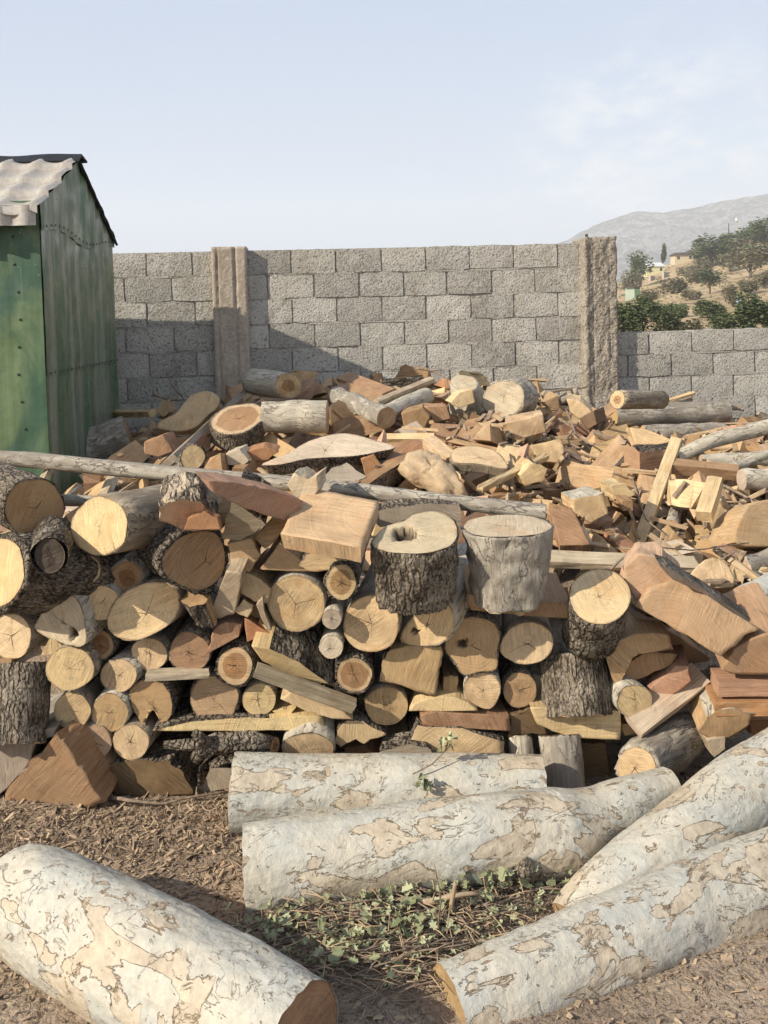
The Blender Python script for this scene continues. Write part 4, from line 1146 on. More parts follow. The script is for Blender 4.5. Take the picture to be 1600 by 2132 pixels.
log('irregular pale log with a rotten hole at its lower right edge', S([(118, 1240), (150, 1238), (170, 1265), (178, 1305), (179, 1338), (158, 1345), (120, 1335), (85, 1318), (76, 1300), (96, 1265)]), 2.86, (.22, .95, .05), .45, 'white', 'W', 0, .04, hole=(.032, -.036, .016, .035), origin=(132, 1295))
log('pale log half cut off by the picture edge, third from the top', ell(24, 1325, 41, 48), 2.90, (.2, .97, .02), .5, 'smooth', 'P', 0, .02)
log('small log with a reddish brown heart and ragged bark under the holed log', ell(209, 1343, 28, 30), 2.93, (0, 1, 0), .45, 'furrow', 'T', .7, .12)
log('pale log with short level saw lines right of the small red-hearted log', ell(311, 1362, 37, 34), 2.90, (.12, 1, -.02), .5, 'smooth', 'P', 0, .03)
log('weathered brown log end crossed by one long slanting crack', ell(395, 1358, 41, 42), 2.88, (.03, 1, .03), .45, 'furrow', 'B', 0, .06)
log('tan log end with many rays from its heart, beside the standing bark block', ell(146, 1392, 49, 46), 2.86, (.08, 1, 0), .5, 'smooth', 'Y', 0, .02)
log('pale yellowish log end pointing slightly left with smooth grey bark above', ell(247, 1407, 37, 35), 2.88, (.28, .95, .1), .5, 'grey', 'Y', 0, .03)
log('bright-ringed log with a darker heart and rough bark, mid stack', ell(490, 1387, 36, 39), 2.86, (.03, 1, .06), .45, 'shaggy', 'Y', .72, .17, rough=.03)
log('smooth pale log end with its left side in shadow, low on the left', ell(151, 1480, 38, 38), 2.86, (.05, 1, 0), .5, 'smooth', 'P', 0, .02)
log('log end with greyish saw stripes and white bark on top, low on the left', ell(229, 1484, 38, 39), 2.86, (.10, .98, .12), .5, 'white', 'T', 0, .04)
log('tan log with a bite rotted out of its lower edge', [(270, 1440), (280, 1425), (296, 1416), (318, 1416), (340, 1424), (354, 1444), (359, 1466), (357, 1488), (348, 1501), (334, 1504), (329, 1494), (333, 1486), (318, 1478), (308, 1490), (302, 1508), (294, 1506), (286, 1490), (275, 1470)], 2.87, (.05, 1, 0), .42, 'furrow', 'T', 0, .05, relax=0.0)
log('rough-barked tan log with a large dark star crack', ell(447, 1456, 51, 49, 0, lump=.05), 2.87, (.05, 1, .04), .48, 'shaggy', 'T', 0, .08, rough=.025)
log('small smooth pale log end right of the star-cracked log', ell(540, 1457, 34, 34), 2.87, (0, 1, 0), .45, 'smooth', 'P', 0, .02)
log('lowest round log, pinkish tan with its lower right corner sunlit', ell(194, 1545, 39, 37), 2.85, (.03, 1, 0), .5, 'smooth', 'K', 0, .02)
log('lowest round log with dark streaky saw lines on a pale face', ell(273, 1545, 38, 36), 2.84, (.15, .98, .05), .5, 'smooth', 'P', 0, .03)
# --- standing bark block and wedges at the lower left
log('thick block of furrowed grey bark standing upright at the left end', (50, 1383), 2.93, (.04, -.40, -.91), .235, 'furrow', 'T', 0, .03, circle=.088, taper=.98, rough=.014, name='stump', cat='stump', cap='cut_top', dense=True, relax=.1)
split('flat grey bark slab pinched under the standing bark block', [(-20, 1550), (60, 1530), (118, 1512), (115, 1532), (60, 1548), (-20, 1565)], 2.80, c='G', bark='grey', bedges=(0, 1))
split('large brown triangular wedge standing on the ground at the left', [(8, 1703), (12, 1652), (55, 1600), (118, 1530), (136, 1545), (172, 1600), (212, 1668), (150, 1695)], 2.76, (.25, .95, .12), .32, 'E', 'grey', (1, 2), jit=.012, sub=6)
split('grey-brown wedge behind the big triangle at the picture edge', [(-30, 1575), (10, 1556), (74, 1548), (60, 1592), (18, 1640), (-30, 1680)], 2.82, c='G', bark='grey', bedges=(0, 1))
split('wide dark brown half log lying flat side down on the chips', [(218, 1612), (232, 1592), (262, 1586), (302, 1584), (352, 1586), (380, 1608), (402, 1655), (330, 1662), (236, 1655), (222, 1632)], 2.82, (.10, .98, .05), .45, 'D', 'furrow', (0, 1, 2, 3, 4, 5), jit=.008)
# gnarly branch with broken end
b = MB()
pts = [at(575, 1552, 2.80), at(520, 1545, 2.80), at(455, 1548, 2.80), at(425, 1556, 2.78), at(405, 1585, 2.76)]
b.tube(pts, [.026, .036, .034, .030, .017], 14, rough=.10)
g = b.build('branch', M['shaggy'], None, True); tag(g, 'gnarled grey branch with a splintered fork, low in the stack', 'branch')
for pp, rr_ in (([at(455, 1548, 2.79), at(395, 1552, 2.78), at(342, 1550, 2.78)], [.026, .019, .012]), ([at(440, 1556, 2.77), at(425, 1600, 2.74), at(418, 1632, 2.74)], [.024, .017, .009]), ([at(430, 1545, 2.77), at(405, 1525, 2.76)], [.020, .012])):
    b = MB(); b.tube(pp, rr_, 9, rough=.16); b.build('fork', M['shaggy'], g, True)
_e = cap_mesh('cut_end', [(.024 * math.cos(a), .027 * math.sin(a)) for a in [i * math.pi / 10 for i in range(20)]], g, wcol('B', .5), M['wood']); _e.matrix_basis = frame(at(573, 1553, 2.775), (-.85, .5, 0))
split('shaggy bark slab leaning on the ground under the gnarled branch', [(410, 1612), (455, 1600), (492, 1600), (492, 1640), (412, 1655)], 2.84, c='G', bark='shaggy', bedges=(0, 1))
split('long flat slab with shaggy bark on top and a pale sawn right end', [(318, 1522), (400, 1503), (480, 1496), (560, 1496), (622, 1490), (672, 1491), (672, 1520), (520, 1522)], 2.82, c='P', bark='shaggy', bedges=(0, 1, 2), L=.25)
log('pale log end half hidden behind the back white log', ell(643, 1560, 52, 34, 0), 2.80, (.02, .94, .3), .40, 'white', 'P', 0, .08)
split('half-round tan piece with a ragged lower edge', [(697, 1548), (703, 1520), (722, 1504), (742, 1500), (768, 1510), (804, 1530), (790, 1536), (772, 1540), (760, 1550), (742, 1541), (722, 1548), (708, 1556)], 2.83, c='Y', bark='furrow', bedges=(0, 1, 2, 3, 4), L=.3)
split('small reddish block under the ragged half-round piece', [(716, 1556), (762, 1552), (788, 1575), (780, 1600), (720, 1600)], 2.90, c='R')
# --- middle
log('big pale log face with a three-armed crack, middle of the stack', ell(617, 1256, 59, 58), 2.86, (.05, 1, .07), .5, 'grey', 'P', 0, .03)
log('small log with an orange ring and rough bark below the tilted slab', ell(711, 1212, 31, 36), 2.83, (.04, 1, .05), .45, 'shaggy', 'Y', .72, .16, rough=.03)
log('thin pale round stick poking out, upper of a close pair', ell(691, 1289, 20, 21, n=20), 2.80, (.03, 1, -.06), .5, 'white', 'W', 0, .03)
log('thin pale round stick poking out, lower of a close pair', ell(690, 1347, 24, 25, n=20), 2.84, (0, 1, 0), .5, 'white', 'W', 0, .02)
log('pale log with a forked crack, directly under the hollow-topped stump', ell(774, 1299, 57, 60, 8, lump=.025), 2.84, (.16, .98, .07), .48, 'smooth', 'P', 0, .02)
log('crooked pale log with a knot and silvery bark behind it', S([(838, 1318), (862, 1285), (890, 1262), (932, 1258), (945, 1285), (940, 1322), (905, 1342), (860, 1343), (838, 1336)]), 2.84, (.42, .88, .26), .40, 'white', 'P', 0, .06, hole=(-.045, -.022, .012, .02))
log('lobed tan log with small rotten holes, below the plank', S([(928, 1342), (936, 1310), (960, 1290), (990, 1285), (1025, 1296), (1041, 1322), (1036, 1352), (1033, 1392), (1000, 1398), (966, 1404), (948, 1378), (930, 1358)]), 2.87, (.10, 1, .06), .42, 'furrow', 'T', 0, .06, hole=(-.03, .004, .016, .02))
log('pale log crossed by two thin cracks, left part shadowed, right of the lobed log', ell(1098, 1340, 54, 44, -15), 2.86, (.12, .98, -.02), .48, 'smooth', 'P', 0, .02)
log('rough-barked log with a dark heart and pale outer ring, centre of the stack', ell(738, 1405, 36, 36), 2.84, (0, 1, .02), .45, 'shaggy', 'Y', .78, .16, rough=.03)
split('big weathered grey-brown block with a curved crack on top', [(792, 1418), (796, 1385), (812, 1352), (850, 1343), (920, 1346), (922, 1362), (914, 1404), (908, 1450), (852, 1434)], 2.86, (0, 1, 0), .4, 'T', 'furrow', (0, 1))
log('tan round log with a shadow edge across it, under the grey-brown block', ell(805, 1470, 43, 41), 2.87, (0, 1, 0), .45, 'smooth', 'T', 0, .02)
split('short squared peg standing beside the grey-brown block', [(925, 1408), (953, 1410), (952, 1450), (921, 1446)], 2.89, c='T')
log('pale log with a deep slot-like crack and white bark', ell(1005, 1437, 38, 37, lump=.05), 2.86, (.06, 1, .04), .45, 'white', 'P', 0, .05)
log('greyish sawn log end, half shadowed, left of the bark stump', ell(1083, 1437, 35, 36), 2.88, (.03, 1, 0), .45, 'furrow', 'T', 0, .04)
split('flat-bottomed dome of yellow wood lying above the reddish plank', [(852, 1480), (860, 1466), (880, 1457), (915, 1450), (950, 1452), (975, 1463), (994, 1480), (920, 1481)], 2.84, c='Y', L=.3, jit=.003)
split('reddish brown plank seen edge on below the yellow dome', [(875, 1488), (900, 1482), (1060, 1490), (1062, 1522), (1040, 1521), (880, 1510)], 2.83, c='R', L=.25, jit=.003)
split('long pale split log with a strip of shaggy bark along its top', [(800, 1570), (850, 1555), (872, 1512), (960, 1518), (1048, 1545), (1050, 1580), (805, 1590)], 2.80, c='Y', bark='shaggy', bedges=(1, 2, 3), L=.25)
split('shaggy bark sliver lying in front of the long split log', [(790, 1566), (840, 1552), (890, 1556), (910, 1580), (800, 1590)], 2.76, c='G', bark='shaggy', bedges=(0, 1, 2), L=.1)
log('short furrowed bark stump standing in the stack with a bare patch', (1192, 1362), 2.95, (.03, -.40, -.91), .185, 'furrow', 'T', 0, .03, circle=.106, taper=.98, rough=.014, name='stump', cat='stump', cap='cut_top', dense=True, relax=.1)
split('squared pale beam with a rotten brown left corner', [(1103, 1472), (1200, 1474), (1292, 1481), (1292, 1541), (1190, 1536), (1150, 1522), (1120, 1508)], 2.81, c='Y', L=.28, jit=.003)
split('rotten dark lump at the left end of the squared pale beam', [(1062, 1490), (1100, 1474), (1128, 1490), (1140, 1530), (1100, 1528), (1064, 1530)], 2.86, c='D', L=.25, jit=.012)
log('grey weathered post end standing behind the back white log', (1165, 1530), 2.84, (.02, -.40, -.92), .24, 'grey', 'G', 0, .03, circle=.066, taper=.98, rough=.02, name='stump', cat='stump', cap='cut_top', dense=True, relax=.1)
log('narrow grey-white post end half hidden by the weathered post', (1082, 1530), 2.88, (.02, -.40, -.92), .2, 'white', 'W', 0, .03, circle=.036, taper=.98, rough=.02, name='stump', cat='stump', cap='cut_top', relax=.1)
split('brown board standing upright beside the weathered post', [(1208, 1546), (1262, 1548), (1272, 1640), (1212, 1652)], 2.86, c='D', L=.12)
# --- centre top: blocks between the oval log and the three-armed log
split('six-sided tan block above the leaning plank', [(474, 1132), (524, 1120), (543, 1155), (520, 1191), (484, 1180)], 2.88, c='T')
split('tan wedge leaning under the red slab, left of the long triangle', [(526, 1122), (566, 1082), (596, 1078), (600, 1095), (552, 1145)], 2.92, c='T')
split('long grey-tan triangle under the tilted slab', [(538, 1186), (584, 1132), (626, 1165), (655, 1190)], 2.88, c='T')
split('half-round yellowish log end tucked under the tilted slab', [(622, 1178), (640, 1154), (672, 1146), (705, 1150), (735, 1180), (728, 1190), (640, 1188)], 2.86, c='Y', bark='furrow', bedges=(0, 1, 2, 3), L=.3)
split('quarter log showing its coarse bark to the front', [(374, 1248), (392, 1230), (440, 1238), (430, 1256), (396, 1262)], 2.85, (.12, .30, -.95), .095, 'T', 'shaggy', (3, 4), taper=.62, shift=(.02, 0))
split('pale plank leaning upright with a dark knot at its top', [(432, 1294), (452, 1240), (472, 1188), (505, 1190), (497, 1245), (488, 1278)], 2.84, (.18, .9, .4), .12, 'W')
split('yellow five-sided block right of the leaning plank', [(500, 1235), (508, 1191), (546, 1206), (563, 1226), (557, 1256), (530, 1250)], 2.86, c='Y')
split('little yellow cube below the five-sided block', [(489, 1270), (508, 1248), (531, 1258), (515, 1287)], 2.86, c='Y', L=.25)
split('tan offcut behind the little yellow cube', [(515, 1287), (531, 1258), (560, 1262), (566, 1290)], 2.93, c='T', L=.25)
split('thin pale sliver standing against the three-armed log', [(532, 1258), (547, 1244), (550, 1270), (566, 1314), (556, 1308)], 2.83, c='W', L=.2)
split('pinkish five-sided wedge below the leaning plank', [(431, 1362), (446, 1312), (470, 1293), (506, 1299), (500, 1326)], 2.86, c='R')
split('small red triangle right of the pinkish wedge', [(510, 1287), (569, 1322), (515, 1336)], 2.86, c='O')
split('wedge log with a mossy bark back and a striped tan face', [(524, 1344), (560, 1350), (620, 1378), (692, 1428), (600, 1405), (545, 1376)], 2.82, (.12, .86, .5), .3, 'Y', 'shaggy', (1, 2))
board('grey weathered plank with bark at its lower end, slanting down right', at(533, 1394, 2.80), at(738, 1470, 2.80), .032, .036, (0.0, -.35, .93), 'G', bark=False)
split('lens-shaped pale slab below the weathered plank', [(584, 1455), (606, 1437), (660, 1452), (705, 1474), (736, 1499), (690, 1496), (640, 1482)], 2.82, c='Y', bark='shaggy', bedges=(1, 2), L=.3)
split('little curved chip wedged under the lens-shaped slab', [(566, 1481), (590, 1478), (618, 1474), (606, 1488), (580, 1490)], 2.86, c='Y', L=.2)
board('thin flat stick lying on the notched log', at(304, 1406, 2.83), at(436, 1400, 2.86), .05, .016, (0, -.1, 1), 'W')
# --- top courses, centre
split('dark red half log overhanging with its flat face in shade', [(430, 999), (470, 1002), (530, 1012), (580, 1024), (632, 1043), (606, 1086), (560, 1075), (500, 1054), (446, 1026)], 2.76, (-.50, .86, .12), .11, 'R', None, ())
split('wide reddish slab tilted towards the viewer on top of the stack', [(640, 1016), (700, 1026), (790, 1043), (772, 1090), (752, 1142), (690, 1130), (585, 1112), (608, 1060)], 2.80, (.02, .40, -.92), .055, 'K', jit=.003)
split('pale splintered block behind the tilted slab', [(596, 1008), (614, 984), (640, 1000), (660, 990), (664, 1020), (636, 1062), (618, 1042)], 2.92, c='W', L=.2, jit=.008)
split('pale split round with patches of shaggy bark and a rusty lower end', [(334, 1084), (334, 1062), (352, 1046), (388, 1040), (424, 1050), (450, 1076), (462, 1103), (384, 1104)], 2.80, (-.16, .80, .58), .12, 'K', 'patchy', (0, 1, 2, 3, 4, 5, 6), taper=.9)
split('half-round red cut end under the pale split round', [(382, 1103), (392, 1078), (424, 1064), (452, 1078), (461, 1103)], 2.77, c='O', L=.04)
split('dark three-cornered bark piece right of the pale split round', [(462, 1120), (484, 1042), (516, 1065), (552, 1092), (502, 1126)], 2.85, (.15, .8, .5), .15, 'G', 'shaggy', (0, 1, 2, 3, 4))
sl = log('hollow-topped stump with furrowed bark standing on the stack', S([(776, 1128), (800, 1098), (842, 1084), (868, 1068), (915, 1066), (946, 1086), (951, 1118), (930, 1140), (880, 1152), (820, 1150), (786, 1142)]), 2.76, (.01, .36, -.93), .215, 'furrow', 'W', 0, .025, .97, .026, name='stump', cat='stump', cap='cut_top', dense=True, relax=.1, hole=(-.030, .004, .034, .04))
s2 = log('smooth grey stump narrowing to its foot, right of the hollow-topped one', S([(966, 1096), (985, 1080), (1040, 1072), (1100, 1074), (1142, 1088), (1146, 1102), (1110, 1114), (1040, 1118), (985, 1112)]), 2.82, (.0, .12, -.99), .235, 'grey', 'W', 0, .03, .80, .034, name='stump', cat='stump', cap='cut_top', dense=True, relax=.4)
split('curl of furrowed bark standing behind the hollow-topped stump', [(775, 1075), (800, 1062), (880, 1050), (956, 1052), (962, 1080), (955, 1130), (940, 1130), (860, 1090), (790, 1098)], 3.02, (.0, .97, .1), .10, 'G', 'furrow', (0, 1, 2, 3, 4, 5, 6, 7, 8))
split('small wedge peeping out under the hollow-topped stump', [(830, 1246), (878, 1246), (882, 1262), (850, 1278), (832, 1270)], 2.90, c='T')
# --- right half
split('heavy plank under the smooth stump with rough edge', [(974, 1238), (1080, 1244), (1190, 1258), (1196, 1288), (1090, 1282), (980, 1270)], 2.80, (0, .97, .16), .22, 'B', jit=.005)
log('little round stub on the edge of the heavy plank', ell(1083, 1272, 11, 11, n=14), 2.775, (0, 1, 0), .06, 'smooth', 'T', 0, .02)
log('pale round log with regular ray cracks, leaning on its bark trunk darkened for shade', ell(1250, 1242, 64, 57, lump=.015), 2.78, (-.02, .62, -.78), .20, 'shaggy', 'P', 0, .02, taper=.95)  # dark shaggy bark puts the shade below the face into the colour
split('huge squared brown beam slanting down to the right', [(1323, 1262), (1350, 1222), (1405, 1206), (1460, 1232), (1585, 1310), (1552, 1322), (1525, 1350), (1500, 1366), (1410, 1310)], 2.76, (.10, .97, -.16), .32, 'T', None, (), jit=.006)
split('pinkish broken block on top of the huge beam', [(1298, 1180), (1330, 1152), (1380, 1156), (1386, 1170), (1420, 1200), (1395, 1212), (1352, 1222), (1326, 1258), (1305, 1222)], 2.83, (.25, .95, .10), .12, 'K', jit=.008)
split('grey strip of bark running along the upper edge of the beam', [(1372, 1176), (1400, 1186), (1500, 1250), (1588, 1308), (1570, 1304), (1460, 1234), (1400, 1206)], 2.78, (-.1, .9, .4), .06, 'G', 'furrow', (0, 1, 2, 3))
split('reddish rough wedge at the picture edge below the huge beam', [(1503, 1395), (1530, 1350), (1575, 1326), (1640, 1310), (1640, 1405), (1522, 1402)], 2.74, (.1, .95, .2), .3, 'R', jit=.006)
board('upper of two stacked red-brown boards at the picture edge', at(1488, 1420, 2.80), at(1680, 1418, 2.78), .10, .045, (0, -.1, 1), 'R')
board('lower of two stacked red-brown boards at the picture edge', at(1478, 1456, 2.80), at(1680, 1456, 2.78), .12, .046, (0, -.1, 1), 'O')
split('half log with flaky bark round its arched pale end', [(1262, 1362), (1290, 1332), (1330, 1318), (1392, 1322), (1402, 1352), (1340, 1352), (1310, 1376), (1288, 1430), (1278, 1425)], 2.84, (.0, .9, .2), .35, 'T', 'grey', (0, 7, 8))
split('red-brown hollow face inside the arched half log', [(1290, 1430), (1312, 1378), (1345, 1356), (1412, 1362), (1400, 1384), (1330, 1414)], 2.88, c='B', L=.3)
log('yellowish round log end with white bark at its left', ell(1322, 1460, 36, 34), 2.80, (-.22, .97, .02), .45, 'white', 'Y', 0, .04)
split('reddish split billet lying behind the yellowish log end', [(1346, 1440), (1408, 1386), (1432, 1388), (1442, 1418), (1368, 1470)], 2.84, (.2, .95, .1), .3, 'R', jit=.006)
board('pale-edged bark slab sloping up to the right under the billet', at(1318, 1512, 2.78), at(1458, 1404, 2.90), .08, .034, (-.3, -.75, .55), 'W', bark=False)
split('grey bark chunk in the gap under the sloping slab', [(1360, 1500), (1420, 1452), (1446, 1505), (1450, 1528), (1380, 1520)], 2.92, c='G', bark='furrow', bedges=(0, 1, 2, 3, 4))
split('brown square end under the yellowish log end', [(1294, 1508), (1340, 1500), (1348, 1526), (1300, 1532)], 2.84, c='T', L=.25)
split('bark-topped chunk with a pale underside near the picture edge', [(1453, 1522), (1470, 1492), (1520, 1474), (1566, 1488), (1562, 1510), (1518, 1538), (1470, 1536)], 2.74, (.1, .9, .3), .2, 'T', 'grey', (1, 2))
split('small pale chunk below the bark-topped chunk', [(1470, 1540), (1510, 1535), (1512, 1560), (1488, 1578)], 2.74, c='W', L=.2)
log('lumpy grey log with a yellow sawn face at its left', S([(1286, 1595), (1300, 1565), (1328, 1556), (1356, 1572), (1366, 1604), (1350, 1640), (1310, 1640), (1292, 1618)]), 2.70, (.72, .68, .02), .27, 'grey', 'Y', 0, .16, 1.04, .03, dense=True, relax=.3)
split('dark red block deep at the right end of the stack', [(1560, 1500), (1640, 1496), (1640, 1530), (1562, 1530)], 2.86, c='O', L=.3)
split('tan sloping wedge deep under the huge beam', [(1385, 1315), (1420, 1330), (1480, 1372), (1440, 1385), (1400, 1352)], 3.0, c='B', L=.3)
split('pale-edged dark chunk under the left end of the huge beam', [(1318, 1268), (1350, 1285), (1400, 1308), (1360, 1318), (1325, 1305)], 2.92, c='G', bark='furrow', bedges=(1, 2), L=.3)
# --- grey poles laid over the stack
rod('long grey pole lying across the top of the stack from the hut', at(-60, 950, 3.55), at(1137, 1066, 3.02), .030, .024, bow=(0, 0, .01))
rod('short grey pole below the long one, reaching to the pale split round', at(110, 1040, 3.30), at(340, 1052, 3.10), .021, .018)
board('weathered grey batten under the crossing poles', at(205, 1060, 3.30), at(245, 975, 3.7), .05, .022, (-.4, -.6, .6), 'W')
board('short grey batten leaning behind the topmost left log', at(86, 1010, 3.35), at(108, 966, 3.6), .035, .02, (-.4, -.6, .6), 'W')
# --- filler logs added deep inside, coloured dark to deepen shade in the gaps
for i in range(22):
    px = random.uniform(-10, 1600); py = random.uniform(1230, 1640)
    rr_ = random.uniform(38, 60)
    o = log('filler log set deep in a gap of the stack, coloured dark for shade', ell(px, py, rr_, rr_, n=16, seed=i), random.uniform(3.46, 3.62), (random.uniform(-.2, .2), 1, 0), .5, random.choice(['furrow', 'shaggy']), random.choice('ED'),
            group='dark filler logs in the gaps of the stack', segs=2)

at = _at0
# ------------------------------------------------------------------ the loose heap behind the stack
def heap_h(x, y):
    mid = 0.60 + 0.115 * (min(max(y, 3.6), 7.4) - 4.0)
    rgt = 0.57 + 0.055 * (min(max(y, 3.6), 7.2) - 4.0)
    if y > 5.8: rgt -= 0.13 * min(max((x - 1.5) / 0.6, 0), 1) * min((y - 5.8) / 0.8, 1)
    t = min(max((x - 0.7) / 0.9, 0), 1); t = t * t * (3 - 2 * t)
    h = mid * (1 - t) + rgt * t
    tl = min(max((-1.1 - x) / 0.9, 0), 1); h = h * (1 - 0.30 * tl)
    tr = min(max((x - 3.2) / 1.2, 0), 1); h *= 1 - 0.5 * tr
    if y < 3.7: h *= min(max((y - 2.9) / 0.8, 0), 1) * .5 + .5
    return h
def _sector(R, a, n=5, r0=0.012):
    pts = [(-r0, 0), (r0, 0)] if r0 else [(0, 0)]
    arc = [(R * math.sin(-a / 2 + a * k / n), R * math.cos(-a / 2 + a * k / n)) for k in range(n + 1)]
    return [(0, 0)] + arc[::-1]
def proto_list():
    r_ = random.Random(99); out = []
    def ext(sec, L, barkfrom=None, barkto=None, jit=.011, skew=.035, tap=1.0, segs=4):
        cx = sum(p[0] for p in sec) / len(sec); cz = sum(p[1] for p in sec) / len(sec)
        n = len(sec); v, f, m = [], [], []
        sk = [(r_.uniform(-skew, skew), r_.uniform(-skew, skew)) for _ in range(2)]
        for j in range(segs + 1):
            s = j / segs; k = 1 + (tap - 1) * s
            for (x, z) in sec:
                X, Z = (x - cx) * k + r_.uniform(-jit, jit) * .6, (z - cz) * k + r_.uniform(-jit, jit) * .6
                y = L * (s - .5)
                if j in (0, segs):
                    a = sk[0 if j == 0 else 1]; y += X * a[0] * 12 + Z * a[1] * 12 + r_.uniform(-jit, jit)
                v.append((X, y, Z))
        for j in range(segs):
            for i in range(n):
                i2 = (i + 1) % n; f.append((j * n + i, (j + 1) * n + i, (j + 1) * n + i2, j * n + i2)); m.append(1 if barkfrom is not None and barkfrom <= i < barkto else 0)
        f.append(tuple(range(n))); m.append(0); f.append(tuple(segs * n + i for i in range(n))[::-1]); m.append(0)
        a2 = sum(sec[i - 1][0] * sec[i][1] - sec[i][0] * sec[i - 1][1] for i in range(n))
        if a2 > 0: f = [q[::-1] for q in f]
        out.append((v, f, m))
    for (R, a, L) in ((.125, .95, .30), (.145, .75, .27), (.11, 1.25, .33), (.135, 1.0, .16), (.12, 1.3, .14)):
        s = _sector(R, a); ext(s, L, 1, len(s) - 1)
    ext([(-.06, -.02), (.07, -.03), (.01, .07)], .30); ext([(-.05, -.03), (.05, -.025), (.035, .05), (-.02, .055)], .28)
    ext([(-.045, -.035), (.05, -.04), (.045, .04), (-.05, .035)], .26); ext([(-.04, -.04), (.045, -.035), (.04, .045), (-.045, .04)], .13)
    s = [(.085 * math.cos(math.pi * k / 6), .085 * math.sin(math.pi * k / 6)) for k in range(7)]; ext(s, .31, 0, 6)
    ext([(-.06, -.014), (.06, -.016), (.055, .014), (-.06, .016)], .36); ext([(-.05, -.018), (.045, -.014), (.05, .02), (-.045, .014)], .20)
    ext([(-.016, -.012), (.016, -.01), (.01, .014), (-.012, .012)], .38, tap=.5); ext([(-.02, -.015), (.022, -.012), (0, .02)], .30, tap=.6)
    s = [(.038 * math.cos(2 * math.pi * k / 9), .038 * math.sin(2 * math.pi * k / 9)) for k in range(9)]; ext(s, .33, 0, 9)
    ext([(-.07, -.03), (.08, -.02), (.03, .06), (-.05, .045)], .17); ext([(-.09, -.02), (.09, -.03), (.02, .065)], .22)
    return out
PROTO_W = [7, 7, 6, 7, 6, 10, 8, 7, 8, 6, 5, 6, 6, 7, 4, 10, 9]
